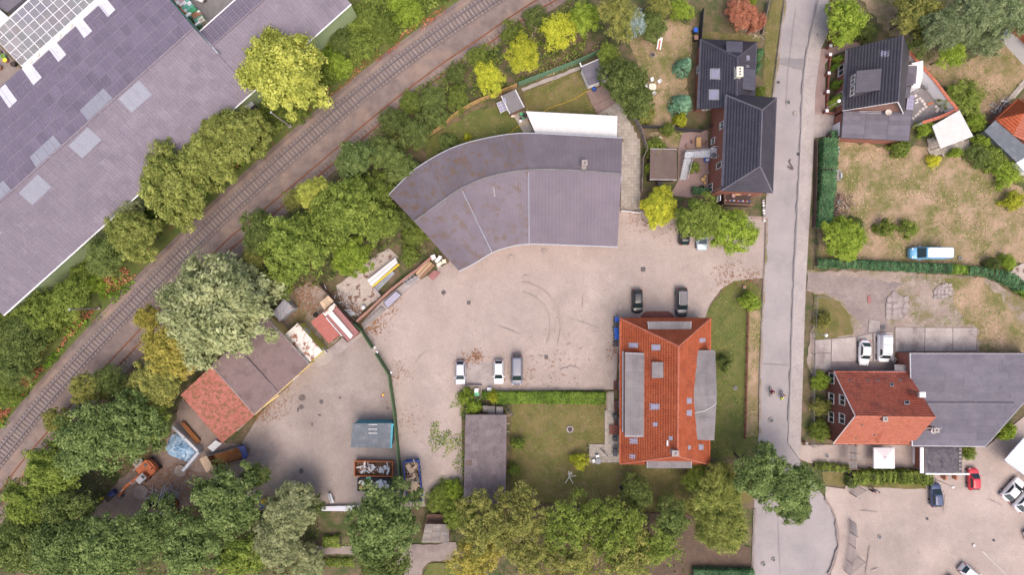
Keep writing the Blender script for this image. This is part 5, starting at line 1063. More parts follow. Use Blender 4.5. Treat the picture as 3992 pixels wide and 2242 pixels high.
q = [t02(512,500,2.4),t02(655,438,2.4),t02(720,590,2.4),t02(570,642,2.2)]; gs_ = thing('white_garden_shed','white walled garden shed with dark felt roof at the end of the wooden deck','shed',ground_at(q)); MB().prism([Vector((p.x,p.y,0)) for p in inset(q,.15)],0,2.15).build('wall','render_white',gs_); MB().slab(q,.1).build('roof','felt_dark',gs_); sheets(gs_,q[0],q[1],q[2],q[3],1,3,'felt_dark',amp=0,name='felt_strip',gap=.01); MB().bar(q[0]+Vector((0,0,.05)),q[1]+Vector((0,0,.05)),.07,4).build('edge_trim','white_paint',gs_)
MB().slab([t02(500,470,2.5),t02(508,468,2.5),t02(518,500,2.5),t02(510,503,2.5)],.06).build('trim_board','white_paint',gs_)
q = [zg(450,322,2.4),zg(775,172,2.4),zg(985,590,2.3),zg(650,745,2.3)]; g2 = thing('grey_garden_shed','garden shed with grey felt roof between white boards against the timber fence','shed',ground_at(q)); MB().prism([Vector((p.x,p.y,0)) for p in inset(q,.15)],0,2.15).build('wall','wood_brown',g2); MB().slab(q,.1).build('roof','felt',g2); sheets(g2,q[0],q[1],q[2],q[3],1,3,'felt',amp=0,name='felt_strip',gap=.012)
for a,b in ((q[0],q[3]),(q[1],q[2])): MB().bar(a+Vector((0,0,.06)),b+Vector((0,0,.06)),.09,4).build('barge_board','white_paint',g2)
MB().slab([zg(490,380,2.7),zg(535,358,2.7),zg(578,470,2.7),zg(530,490,2.7)],.05).build('roof_board','glass_light',g2)
cf = thing('cold_frame','white framed glazed cold frame leaning on the grey garden shed','cold frame',zg(455,570)); a,b,c,dd_ = zg(340,490,1.0),zg(500,425,1.2),zg(585,640,1.2),zg(435,715,1.0); sheets(cf,a,b,c,dd_,2,3,'glass_light',amp=0,name='pane',gap=.08)
fr = MB(); 
for s in (0,.5,1): fr.bar(a.lerp(b,s),dd_.lerp(c,s),.045,4)
for s in (0,.33,.67,1): fr.bar(a.lerp(dd_,s),b.lerp(c,s),.045,4)
fr.build('frame','white_paint',cf)
for p in (a,b,c,dd_): MB().bar(Vector((p.x,p.y,0)),p,.04,4).build('leg','white_paint',cf)
q = [t21(1270,1065,2.3),t21(1448,1068,2.3),t21(1450,1208,2.1),t21(1240,1205,2.1)]; ps_ = thing('plank_roofed_shed','small shed with weathered pale plank roof among the southern trees','shed',ground_at(q)); MB().prism([Vector((p.x,p.y,0)) for p in inset(q,.12)],0,2.0).build('wall','wood_brown',ps_); sheets(ps_,q[0],q[1],q[2],q[3],3,9,'wood_grey',amp=0,name='roof_plank',gap=.05); MB().slab([p-Vector((0,0,.02)) for p in q],.05).build('roof_base','wood_brown',ps_)
# plank lids beside the hedge
lp = thing('plank_lean_to','low lean-to of weathered planks at the north end of the long dark shed','lean-to',zp(1140,960))
for (x0,y0,x1,y1,n) in ((825,822,970,1010,5),(975,835,1205,1075,7),(1245,855,1455,1090,6)):
    for k in range(n):
        ya,yb = y0+(y1-y0)*k/n+3,y0+(y1-y0)*(k+1)/n-3; MB().slab([zp(x0,ya,1.6),zp(x1,ya+4,1.6),zp(x1,yb+4,1.62),zp(x0,yb,1.62)],.04).build('plank','wood_grey',lp)
for x,y in ((840,850),(1440,870),(850,1060),(1440,1070)): q_ = zp(x,y,1.6); MB().bar(Vector((q_.x,q_.y,0)),q_-Vector((0,0,.03)),.05,5).build('post','wood_brown',lp)
# ================================================================ VEHICLES AND MACHINES
CARK = {  # rear base, rear top, front base, front top (share of length), roof half width, belt, bonnet drop
 'hatch': (-.475,-.36,.27,.06,.70,.60,1.0),'mpv': (-.485,-.43,.33,.15,.78,.56,1.0),'suv': (-.475,-.40,.25,.09,.74,.60,1.0),
 'van': (-.497,-.48,.36,.22,.86,.52,1.0),'beetle': (-.40,-.24,.23,.07,.68,.58,1.0),'coupe': (-.44,-.24,.24,.05,.68,.60,1.0)}
def rring(x0,x1,hw,z,r,n=5):
    pts = []; r = min(r,hw*.9,(x1-x0)*.45)
    for cx,cy,a0 in ((x1-r,hw-r,0),(x0+r,hw-r,90),(x0+r,-hw+r,180),(x1-r,-hw+r,270)):
        for k in range(n): a = R(a0+90*k/(n-1)); pts.append((cx+r*math.cos(a),cy+r*math.sin(a),z))
    return pts
def car(label,p,deg,L,Wd,Ht,pnt,kind='hatch',cat='car',group=None,rails=None,roof=None,bars=0,name='parked_car',amber=False):
    t = thing(name,label,cat,Vector((p.x,p.y,0.2)),R(deg),group)
    rb,rt,fb,ft,rw,belt,_ = CARK[kind]; hw = Wd/2; zb = Ht*belt
    van = kind in ('van','mpv')
    xs = [-.5,-.49,-.455,-.37,-.2,0,.2,.33,.41,.465,.492,.5]; ws = [.80,.90,.965,.99,1,1,1,.985,.95,.88,.78,.62]
    if kind == 'beetle': ws = [.45,.62,.80,.95,1,1,1,.95,.85,.70,.55,.40]
    dk = [.40,.50,.57,.6,.6,.6,.6,.57,.535,.49,.43,.36] if not van else [.42,.52,.54,.55,.55,.55,.55,.54,.50,.44,.38,.32]
    m = MB(); S_ = 11
    for x,w,d in zip(xs,ws,dk):
        zt = d*Ht/.6*belt if not van else d*Ht/.55*belt; w *= hw
        sec = [(0,.2),(w*.85,.2),(w*.97,.34),(w,.5),(w*.985,zt*.86),(w*.93,zt*.97),(w*.72,zt+.01),(0,zt+.035)]
        ring = [(x*L,y,z) for y,z in sec]+[(x*L,-y,z) for y,z in sec[-2:0:-1]]
        m.v += ring; S_ = len(ring)
    for i in range(len(xs)-1):
        for j in range(S_): m.f.append((i*S_+j,i*S_+(j+1) % S_,(i+1)*S_+(j+1) % S_,(i+1)*S_+j))
    m.f.append(tuple(range(S_))); m.f.append(tuple(range((len(xs)-1)*S_+S_-1,(len(xs)-1)*S_-1,-1)))
    b0 = len(m.v); lv = [(0,zb-.04,0),(.45,zb+(Ht-zb)*.45,0),(.86,zb+(Ht-zb)*.86,0),(1.0,Ht-.015,.05),(1.0,Ht,.22)]; nr = 0
    G = []
    for q,z,sh in lv:
        x0,x1 = L*(rb+(rt-rb)*q**1.15)+sh,L*(fb+(ft-fb)*q)-sh; h_ = hw*(.92+(rw-.92)*q**1.1)-sh; rg = rring(x0,x1,h_,z,.28); nr = len(rg); m.v += rg; G.append((x0,x1,h_,z))
    for k in range(len(lv)-1):
        for i in range(nr): m.f.append((b0+k*nr+i,b0+k*nr+(i+1) % nr,b0+(k+1)*nr+(i+1) % nr,b0+(k+1)*nr+i))
    m.f.append(tuple(b0+(len(lv)-1)*nr+i for i in range(nr)))
    m.build('body',pnt,t,smooth=True,local=True,fixn=True)
    g0,g2 = G[0],G[2]
    def quad(nm,pts,mt,off):
        a = [Vector(q) for q in pts]; n = (a[1]-a[0]).cross(a[3]-a[0]).normalized(); c = centroid(a)
        if n.dot(c-Vector((0,0,Ht*.5))) < 0: n = -n
        vs = []; K = 6
        for i in range(K+1):
            for j in range(4):
                s,u = i/K,j/3; q = a[0].lerp(a[1],s).lerp(a[3].lerp(a[2],s),u); vs.append(q+n*off)
        return MB().add(vs,[(i*4+j,(i+1)*4+j,(i+1)*4+j+1,i*4+j+1) for i in range(K) for j in range(3)]).build(nm,mt,t,local=True,smooth=True,fixn=True)
    def at(q,xq):      # greenhouse point at height share q
        z = zb+(Ht-zb)*q; return z
    zf0,zf1 = zb+.02,zb+(Ht-zb)*.90; kx = lambda q: (L*(rb+(rt-rb)*q**1.15),L*(fb+(ft-fb)*q),hw*(.92+(rw-.92)*q**1.1))
    (r0,f0,h0),(r1,f1,h1) = kx(.04),kx(.9)
    quad('windscreen',[(f0+.01,-h0*.88,zf0),(f0+.01,h0*.88,zf0),(f1,h1*.86,zf1),(f1,-h1*.86,zf1)],'car_glass',.03)
    if kind != 'van': quad('rear_window',[(r0-.0,-h0*.80,zf0+.06),(r0-.0,h0*.80,zf0+.06),(r1,h1*.82,zf1),(r1,-h1*.82,zf1)],'car_glass',.03)
    for s in (-1,1):
        lo,hi = (r0+.28,f0-.38) if kind != 'van' else (L*.02,f0-.35)
        lo2,hi2 = (r1+.18,f1-.12) if kind != 'van' else (L*.02,f1-.1)
        quad('side_window',[(lo*.96+lo2*.04,s*(h0*.8+h1*.2),zf0+.2*(zf1-zf0)),(hi*.8+hi2*.2,s*(h0*.8+h1*.2),zf0+.2*(zf1-zf0)),(hi2*.85+hi*.15-.1,s*(h1*.85+h0*.15),zf1-.15*(zf1-zf0)),(lo2*.85+lo*.15+.1,s*(h1*.85+h0*.15),zf1-.15*(zf1-zf0))],'car_glass',.015)
        for fx in (-.305,.315):
            w = MB().bar((fx*L,s*(hw-.20),.31-.2+.2-.2),(fx*L,s*(hw+.005),.31-.2),.31,16); w = MB().bar((fx*L,s*(hw-.20),.12),(fx*L,s*(hw+.01),.12),.32,16).build('wheel','black_rubber',t,local=True)
            MB().bar((fx*L,s*(hw-.02),.12),(fx*L,s*(hw+.022),.12),.2,12).build('rim','rim',w,local=True)
        hz = Ht*.45; MB().box((L*.452,s*hw*.66,hz*.93),(.26,.32,.13),s*R(-28)).build('headlight','lamp_clear',t,local=True)
        if amber: MB().box((L*.44,s*hw*.80,hz*.93),(.14,.12,.12),s*R(-28)).build('indicator','lamp_amber',t,local=True)
        MB().box((-L*.485,s*hw*.78,Ht*.5),(.10,.22,.26),s*R(18)).build('tail_light','lamp_red',t,local=True)
        mr = MB().box((f0-.30,s*(hw+.10),zb+.10),(.10,.20,.13),s*R(12)).build('mirror','black_plastic' if pnt in ('car_black','car_grey') else pnt,t,local=True)
    MB().box((L*.497,0,.22),(.03,.5,.11)).build('number_plate','white_plastic',t,local=True); MB().box((-L*.5,0,.45),(.03,.5,.11)).build('number_plate','white_plastic',t,local=True)
    if rails:
        for s in (-1,1): MB().path([(L*rt+.15,s*hw*(rw-.02),Ht+.06),(L*(rt+ft)/2,s*hw*(rw-.02),Ht+.09),(L*ft-.1,s*hw*(rw-.02),Ht+.05)],.035,6).build('roof_rail',rails,t,local=True)
    if roof: MB().prism([(x,y) for x,y,z in rring(L*rt+.12,L*ft-.08,hw*rw-.10,0,.2)],Ht-.02,Ht+.012).build('roof_panel',roof,t,local=True)
    for k in range(bars):
        x = L*(rt+.06)+(L*(ft-rt)-.5)*k/max(1,bars-1); MB().bar((x,-hw*rw*.9,Ht+.08),(x,hw*rw*.9,Ht+.08),.03,6).build('roof_bar','dark_grey',t,local=True)
    for s in (-1,1): MB().path([(f0+.03,s*.05+.1,zf0+.03),(f0-.12,s*.42+.1,zf0+.13)],.012,4).build('wiper','black_plastic',t,local=True)
    return t
def px(x,y,z=.2): return W(x,y,z)
car('black hatchback parked nose to the north front of the red tiled house',t12(935,821,.8),-90,3.9,1.70,1.48,'car_black','hatch')
car('dark grey estate car with silver roof rails parked by the entrance steps',t12(1268,827,.8),-90,4.75,1.86,1.62,'car_anthracite','suv',rails='galvanised',roof='felt')
car('black car half hidden under the yard trees, tail to the yard',t12(1287,298,.8),90,4.2,1.72,1.45,'car_black','hatch')
car('pale blue grey car under the yard trees with its nose showing',t12(1420,338,.8),-90,4.2,1.74,1.46,'car_pale','hatch',amber=True)
car('silver white hatchback, the westernmost car on the parking strip',W(1795,1454,.8),-90,3.85,1.64,1.45,'car_silver','hatch',roof='car_white')
car('white hatchback parked directly west of the grey minibus',W(1944,1451,.8),-90,3.85,1.66,1.45,'car_white','hatch')
car('grey minibus parked at the east end of the parking strip',W(2015,1443,.95),-90,4.9,1.86,1.92,'car_grey','mpv',cat='minibus',name='parked_minibus')
car('light blue van with a white roof parked on the dry lawn',t13(1218,457,1.2),180,6.0,2.0,2.45,'car_blue','van',cat='van',name='parked_van',roof='car_white')
car('white rounded beetle shaped car parked beside the white van',t13(704,1203),-93,4.1,1.74,1.5,'car_white','beetle')
car('white small van with three roof bars parked by the red gabled house',t13(846,1168),-91,4.5,1.80,1.9,'car_white','van',cat='van',name='parked_van',bars=3)
car('navy blue car parked in the southern yard below the hedge',t23(1238,834),92,3.8,1.68,1.45,'car_navy','hatch')
car('small red car parked beside the black sheeted roof',t23(1518,714),91,3.5,1.62,1.45,'car_red','hatch')
car('whole white car parked at an angle by the white ribbed building',W(3931,1902),48,4.2,1.78,1.45,'car_white','coupe')
car('angled white car cut off by the right edge beside a similar one',W(3978,1944),48,4.2,1.78,1.45,'car_white','coupe')
car('white car of which only the nose shows at the right edge',W(4030,2072),20,4.2,1.78,1.45,'car_white','hatch')
car('white car with its tail showing at the bottom edge of the car park',W(3786,2243,.8),-40,4.1,1.74,1.5,'car_white','hatch')
car('dark teal car just peeping in at the bottom edge',W(3728,2296,.8),-50,4.1,1.74,1.5,'car_navy','hatch')
car('white car cut off by the top edge in the factory courtyard',W(788,-46,.8),-110,4.2,1.74,1.5,'car_white','hatch')

# ---- wheeled excavator
c = ze(890,340); ex_ = thing('excavator','orange wheeled excavator with its boom lowered among the southwestern trees','excavator',Vector((c.x,c.y,0)),R(223))
MB().box((0.2,0,.75),(3.0,1.5,.5)).build('undercarriage','dark_grey',ex_,local=True)
for x in (-.9,1.5):
    for s in (-1,1):
        w = MB().bar((x,s*.75,.52),(x,s*1.2,.52),.52,18).build('wheel','black_rubber',ex_,local=True); MB().bar((x,s*1.0,.52),(x,s*1.22,.52),.26,12).build('rim','digger_orange',w,local=True)
MB().disc((0,0,1.0),.75,.18).build('slew_ring','dark_grey',ex_,local=True)
bd = MB().prism([(1.0,.3),(1.0,1.15),(-1.2,1.2),(-1.6,.8),(-1.7,0),(-1.6,-.8),(-1.2,-1.2),(1.0,-1.15),(1.0,-.1)],1.18,2.0).build('superstructure','digger_orange',ex_,local=True)
MB().box((-.75,.1,2.08),(1.3,1.7,.22)).build('engine_cover','digger_orange',bd,local=True); MB().box((-.1,.55,2.06),(.5,.7,.14)).build('grille','black_plastic',bd,local=True); MB().box((-.9,-.5,2.24),(.5,.35,.12)).build('exhaust_box','dark_grey',bd,local=True); MB().bar((-1.2,.6,2.1),(-1.2,.6,2.5),.07,8).build('exhaust','black_plastic',bd,local=True)
cb = MB().box((.55,.72,2.15),(1.45,.9,1.6)).build('cab','digger_orange',ex_,local=True); MB().box((.55,.72,2.99),(1.55,.98,.1)).build('cab_roof','grey_paint',cb,local=True); MB().box((.1,.72,3.05),(.45,.6,.06)).build('roof_hatch','glass',cb,local=True)
MB().box((1.285,.72,2.35),(.03,.75,.95)).build('front_window','glass',cb,local=True); MB().box((.55,1.18,2.35),(1.1,.03,.9)).build('side_window','glass',cb,local=True)
MB().path([(.9,-1.15,2.0),(.9,-1.15,2.6),(-.9,-1.15,2.6),(-.9,-1.15,2.0)],.03,5).build('handrail','zinc',ex_,local=True)
def beam(a,b,w,h,h2=None):
    a,b = Vector(a),Vector(b); d = (b-a); n = Vector((-d.z,0,d.x)).normalized(); h2 = h2 or h; vs = []
    for p,hh in ((a,h),(b,h2)):
        for s,u in ((-1,-1),(1,-1),(1,1),(-1,1)): vs.append(p+Vector((0,s*w/2,0))+n*u*hh/2)
    return MB().add(vs,[(3,2,1,0),(4,5,6,7),(0,1,5,4),(1,2,6,5),(2,3,7,6),(3,0,4,7)])
bm_ = beam((.9,0,1.7),(3.3,0,3.0),.4,.45,.5).build('boom','digger_orange',ex_,local=True,fixn=True); beam((3.2,0,3.0),(4.6,0,2.2),.34,.5,.4).build('boom_tip','digger_orange',bm_,local=True,fixn=True)
st_ = beam((4.3,0,2.5),(6.6,0,.9),.28,.38,.25).build('stick','digger_orange',ex_,local=True,fixn=True); MB().bar((2.2,.0,2.75),(4.4,0,2.85),.07,8).build('stick_ram','zinc',st_,local=True); MB().bar((1.2,.28,1.3),(2.7,.28,2.5),.07,8).build('boom_ram','zinc',bm_,local=True); MB().bar((1.2,-.28,1.3),(2.7,-.28,2.5),.07,8).build('boom_ram','zinc',bm_,local=True)
bk = MB().add([(6.4,-.4,.9),(6.4,.4,.9),(7.0,.4,.8),(7.0,-.4,.8),(6.2,-.4,.3),(6.2,.4,.3),(6.9,.4,.1),(6.9,-.4,.1)],[(0,1,2,3),(4,7,6,5),(0,4,5,1),(3,2,6,7),(1,5,6,2),(0,3,7,4)]).build('bucket','dark_grey',ex_,local=True)

# ---- skips and their loads
def skip(label,q,h,outer,inner,name='skip',cat='skip',floor=.35,ribs=7,taper=.12,ends=None):
    q = [Vector(p) for p in q]; t = thing(name,label,cat,ground_at(q)); bot = [Vector((p.x,p.y,.15)) for p in inset(q,taper)]
    iq = inset(q,.09); ib = [Vector((p.x,p.y,floor)) for p in inset(bot,.09)]
    for i in range(4):
        j = (i+1) % 4; m = (ends or {}).get(i,outer)
        s = MB().add([q[i],q[j],bot[j],bot[i],iq[i],iq[j],ib[j],ib[i]],[(0,1,2,3),(5,4,7,6),(0,4,5,1),(3,2,6,7),(0,3,7,4),(1,5,6,2)]).build('side_panel',m,t,fixn=True)
        for k in range(ribs if (q[i]-q[j]).length > 3 else 3):
            f = (k+.5)/(ribs if (q[i]-q[j]).length > 3 else 3); a,b = q[i].lerp(q[j],f),bot[i].lerp(bot[j],f); o = (a-centroid(q)); o.z = 0; MB().bar(a-Vector((0,0,.1))+(centroid([q[i],q[j]])-centroid(q)).normalized()*.04,b+(centroid([q[i],q[j]])-centroid(q)).normalized()*.04,.05,4).build('rib',m,s)
        il = MB().add([a+(centroid(q)-a).normalized()*.02 for a in (iq[i],iq[j],ib[j],ib[i])],[(0,1,2,3)]).build('inner_face',inner,s)
        MB().bar(q[i]+Vector((0,0,.02)),q[j]+Vector((0,0,.02)),.06,6).build('rim',m,s)
    MB().slab(ib,.1).build('floor',inner,t); return t,ib,iq
def load(poly,zlo,zhi,n,mats,label,group,seed,smax=1.4,name='scrap_board',cat='scrap'):
    r = random.Random(seed); xs = [p.x for p in poly]; ys = [p.y for p in poly]; k = 0
    while k < n:
        p = Vector((r.uniform(min(xs),max(xs)),r.uniform(min(ys),max(ys)),0))
        if not inside(p,poly): continue
        z = r.uniform(zlo,zhi); L_ = r.uniform(.4,smax); w = r.choice([.08,.12,.2,.35,.6])*r.uniform(.8,1.2)
        mt = r.choice(mats); o = MB().box((0,0,0),(L_,w,r.choice([.02,.04,.06]))).build(name,mt,local=True); lb2 = {'panel_white': 'white','white_paint': 'white','wood_pale': 'pale wooden','wood_brown': 'brown wooden','wood_grey': 'grey wooden','cream': 'cream','galvanised': 'grey metal','concrete': 'dull beige'}[mt]+(' sheet' if w > .3 else ' board' if w > .15 else ' strip')+' '+label; o.location = (p.x,p.y,z); o.rotation_euler = (r.uniform(-.35,.35),r.uniform(-.3,.3),r.uniform(0,6.28)); tag(o,lb2,cat,group); k += 1
def heap(poly,zc,h,m,seed,label):
    """loose small rubble filling a skip"""
    r = np.random.default_rng(seed); xs = [p.x for p in poly]; ys = [p.y for p in poly]; P = []
    while len(P) < 420:
        p = (r.uniform(min(xs),max(xs)),r.uniform(min(ys),max(ys)))
        if inside(p,poly): P.append((p[0],p[1],zc+r.uniform(-h,h)))
    mb = MB()
    for p in P: mb.box(p,(r.uniform(.08,.5),r.uniform(.04,.12),r.uniform(.03,.1)),r.uniform(0,6.28),r.uniform(-.6,.6))
    o = mb.build('rubble',m,org=P[0]); tag(o,label,'rubble',kind='stuff')
t,ib,iq = skip('orange skip full of white boards and broken timber',[zk(217,333,1.3),zk(1245,352,1.3),zk(1237,755,1.3),zk(217,738,1.3)],1.3,'orange_paint','rust')
heap(inset(iq,.15),.62,.12,'wood_brown',1,'loose broken timber bedding the orange skip'); load(inset(iq,.5),.72,1.05,34,['panel_white','panel_white','wood_pale','white_paint','wood_brown'],'lying in the orange skip','boards in the orange skip',11)
t,ib,iq = skip('dark scrap skip full of appliances and beige panels next to the orange skip',[zk(310,792,1.2),zk(1300,800,1.2),zk(1290,1150,1.2),zk(300,1135,1.2)],1.2,'anthracite','black_plastic')
heap(inset(iq,.15),.75,.15,'dark_grey',2,'tangled dark scrap metal filling the dark skip'); load(inset(iq,.45),.9,1.25,20,['cream','panel_white','wood_pale','galvanised','concrete'],'lying in the dark skip','panels in the dark skip',12,1.5)
for x,y,m,s in ((905,930,'panel_white',(1.0,1.05,.5)),(605,830,'mint',(.7,.9,.3)),(725,1035,'concrete',(1.4,1.0,.2)),(1010,1020,'cream',(1.7,.6,.3)),(470,940,'cream',(1.6,.55,.25)),(465,1035,'wood_new',(1.5,.5,.2))):
    p = zk(x,y,1.15); o = MB().box((0,0,0),s,R({905: 22,605: 5,725: 4,1010: 6,470: -22,465: 4}[x])).build('scrap_appliance',m,local=True); o.location = p; tag(o,{'panel_white': 'white washing machine casing on top of the dark skip','mint': 'mint green cabinet panel on top of the dark skip','concrete': 'grey beige corrugated radiator on top of the dark skip','cream': ('long cream cabinet door on the east half of the dark skip' if x > 900 else 'cream cabinet lying on the west end of the dark skip'),'wood_new': 'honey coloured drawer at the southwest corner of the dark skip'}[m],'scrap')
t,ib,iq = skip('tall blue skip full of brown timber beside the green fence',[zk(1527,372,1.8),zk(1935,335,1.8),zk(2040,1400,1.8),zk(1635,1440,1.8)],1.8,'blue_paint','wood_brown')
heap(inset(iq,.15),1.25,.2,'wood_pale',3,'loose timber offcuts filling the blue skip'); load(inset(iq,.35),1.4,1.75,34,['wood_pale','wood_brown','wood_pale','wood_grey'],'lying in the blue skip','boards in the blue skip',13,2.0)
p = zk(1825,1040,1.85); o = MB().box((0,0,0),(1.0,1.8,.05),R(-3)).build('scrap_door','wood_pale',local=True); o.location = p; tag(o,'large pale door panel lying on top of the blue skip','scrap')
t,ib,iq = skip('rusty tipper body with navy end wall beside the red roofed workshop end',[ze(1770,165,1.6),ze(2300,5,1.6),ze(2380,215,1.6),ze(1880,360,1.6)],1.6,'dark_grey','rust',name='tipper_body',cat='tipper body',taper=.05,ends={1: 'navy_paint'})
MB().slab([ze(1648,212,1.65),ze(1768,160,1.68),ze(1882,357,1.68),ze(1762,425,1.65)],.12).build('tail_board','wood_pale',t)
MB().slab([ze(2262,8,1.75),ze(2385,-5,1.75),ze(2436,165,1.75),ze(2345,240,1.7),ze(2330,100,1.7)],.15).build('headboard','navy_paint',t)
# ================================================================ TREES, SHRUBS, HEDGES, GRASS
def quads_from(P,Nrm,U,s1,s2,tip=.35):
    """leaf faces: rhombic leaves centred on P, long axis U (made perpendicular to the normal)"""
    U = U-Nrm*np.sum(U*Nrm,1,keepdims=True); U /= np.linalg.norm(U,axis=1,keepdims=True)+1e-9; V = np.cross(Nrm,U)
    n = len(P); A = np.empty((n,4,3)); s1 = s1[:,None]; s2 = s2[:,None]
    A[:,0] = P-U*s1; A[:,1] = P+V*s2-U*s1*.1; A[:,2] = P+U*s1; A[:,3] = P-V*s2-U*s1*.1
    return A.reshape(-1,3),np.arange(4*n).reshape(n,4)
def unit(v): return v/(np.linalg.norm(v,axis=-1,keepdims=True)+1e-9)
CROWNS = {}
def crown(kind,seed,m):
    """a crown of unit radius 5 m: big lobes carry leaf clumps, clumps carry leaves; gaps stay between them"""
    key = (kind,seed,m)
    if key in CROWNS: return CROWNS[key]
    r = np.random.default_rng(seed*7+11); R0 = 5.0
    cfg = dict(round=(11,20,66,.27,.21,.88,.75),willow=(16,22,64,.34,.15,.78,.85),loose=(11,17,44,.26,.20,.95,.6),open=(15,9,46,.25,.19,.85,.65),small=(6,14,44,.40,.30,1.2,.75),weep=(14,30,44,.50,.09,.9,.9),cone=(1,330,26,.62,.32,.55,1.3),pine=(12,22,46,.55,.11,.9,.9),bush=(5,14,40,.50,.38,1.5,.6))[kind]
    nl,nc,nf,l1,l2,rc0,flat = cfg; C_ = []
    if kind == 'cone':
        t = r.uniform(0,1,nc); a = r.uniform(0,6.28,nc); rr = 5.0*(1-t)**.75*r.uniform(.8,1.02,nc); C_ = np.c_[rr*np.cos(a),rr*np.sin(a),t*11-3]
    else:
        la = r.uniform(0,6.28)+np.arange(nl)*2.399; lr = R0*.66*np.sqrt((np.arange(nl)+.35)/nl)*r.uniform(.85,1.15,nl)
        lz = (1-(lr/R0)**2)*R0*flat*.65+r.uniform(-.5,.7,nl); lR = R0*r.uniform(.26,.50,nl)
        no = max(3,nl//2); oa = r.uniform(0,6.28,no); orr = R0*r.uniform(.72,1.0,no)
        la = np.r_[la,oa]; lr = np.r_[lr,orr]; lz = np.r_[lz,r.uniform(-.6,1.2,no)]; lR = np.r_[lR,R0*r.uniform(.12,.24,no)]; nk = np.r_[np.full(nl,nc),np.full(no,max(5,nc//3))]
        for i in range(nl+no):
            nc = int(nk[i]); d = unit(r.normal(size=(nc,3))); d[:,2] = np.abs(d[:,2])*1.15-.35; d = unit(d)
            q = np.array([lr[i]*np.cos(la[i]),lr[i]*np.sin(la[i]),lz[i]])+d*lR[i]*r.uniform(.72,1.06,(nc,1)); C_.append(q)
        C_ = np.concatenate(C_)
    n = len(C_); rc = rc0*r.uniform(.4,1.35,n); P = np.repeat(C_,nf,0); d = unit(r.normal(size=(n*nf,3))); d[:,2] = d[:,2]*.8+.25; d = unit(d)
    out = unit(P+np.array([0,0,1.0])); P = P+d*np.repeat(rc,nf)[:,None]*r.uniform(.45,1.05,(n*nf,1))
    Nn_ = unit(d*.7+out*.45+r.normal(size=d.shape)*.38+np.array([0,0,.35])); U = r.normal(size=d.shape)
    if kind in ('willow','weep'): U = unit(np.c_[P[:,:2],np.full(len(P),-1.2)])+r.normal(size=d.shape)*(.8 if kind == 'willow' else .45)
    if kind == 'weep': P[:,2] -= r.uniform(0,1.2,len(P))
    if kind in ('pine','cone'): U = unit(np.c_[P[:,:2],np.full(len(P),.6)])+r.normal(size=d.shape)*.5
    s = r.uniform(.6,1.25,len(P)); V,Q = quads_from(P,Nn_,U,s*l1*.5*1.25,s*l2*.5*1.25)
    me = np_mesh('crown',V,Q,m); CROWNS[key] = me; return me
TRUNKS = {}
def trunk(seed):
    """tapered trunk with limbs, for a tree 10 m high with a crown of radius 5 m centred at 6.5 m"""
    if seed in TRUNKS: return TRUNKS[seed]
    r = random.Random(seed); m = MB(); top = Vector((r.uniform(-.4,.4),r.uniform(-.4,.4),4.0)); m.bar((0,0,0),top*.5,.30,8,.24); m.bar(top*.5,top,.24,8,.19)
    for k in range(8):
        a = k*2.399+r.uniform(-.3,.3); f = r.uniform(.55,1); s = top*f; e = Vector((math.cos(a)*r.uniform(2.2,3.8),math.sin(a)*r.uniform(2.2,3.8),r.uniform(5.5,8.3))); mid = s.lerp(e,.5)+Vector((0,0,r.uniform(-.3,.5)))
        m.bar(s,mid,.12,6,.08); m.bar(mid,e,.08,5,.03)
        for q in range(2): m.bar(mid,mid+Vector((r.uniform(-1.5,1.5),r.uniform(-1.5,1.5),r.uniform(.8,1.8))),.05,4,.02)
    m.bar(top,top+Vector((0,0,3.8)),.16,6,.04); TRUNKS[seed] = m.mesh('trunk','bark'); return TRUNKS[seed]
_ts = [0]
def tree(label,p,rad,h,kind,m,cat='tree',name='tree',group=None,sx=None,rot=None,seed=None,var=7):
    """p: place function result at ground level under the crown centre; rad crown radius; h height to the top of the crown"""
    _ts[0] += 1; sd_ = seed if seed is not None else _ts[0] % var; r = random.Random(_ts[0]*13); sx = sx or r.uniform(.84,1.18)
    t = thing(name,label,cat,Vector((p.x,p.y,0)),group=group); me = crown(kind,sd_,m); k = rad/5.5
    ch = min(rad*1.15,h*.62); zs_ = ch/6.2; rz = r.uniform(0,6.28) if rot is None else rot
    o = bpy.data.objects.new('crown',me); C.objects.link(o); o.parent = t; zz = max(.45 if kind == 'cone' else .5,zs_)
    if kind == 'cone': o.scale = (k,k*sx,h/11.5); o.location = (0,0,h*.27)
    else: o.scale = (k,k*sx,zz); o.location = (0,0,max(.2,h-zz*6.0))
    o.rotation_euler = (0,0,rz)
    q = bpy.data.objects.new('trunk' if h > 3 else 'stem',trunk(sd_ % 5)); C.objects.link(q); q.parent = t; q.scale = (k*.9,k*.9,h/10.5); q.rotation_euler = (0,0,rz)
    return t
def TD(x,y,r,h,kind,m,label,**kw):        # display-pixel centre of the crown and radius
    zc = h*.72; p = D(x,y,zc); return tree(label,p,r/15.49*(H-zc)/H,h,kind,m,**kw)
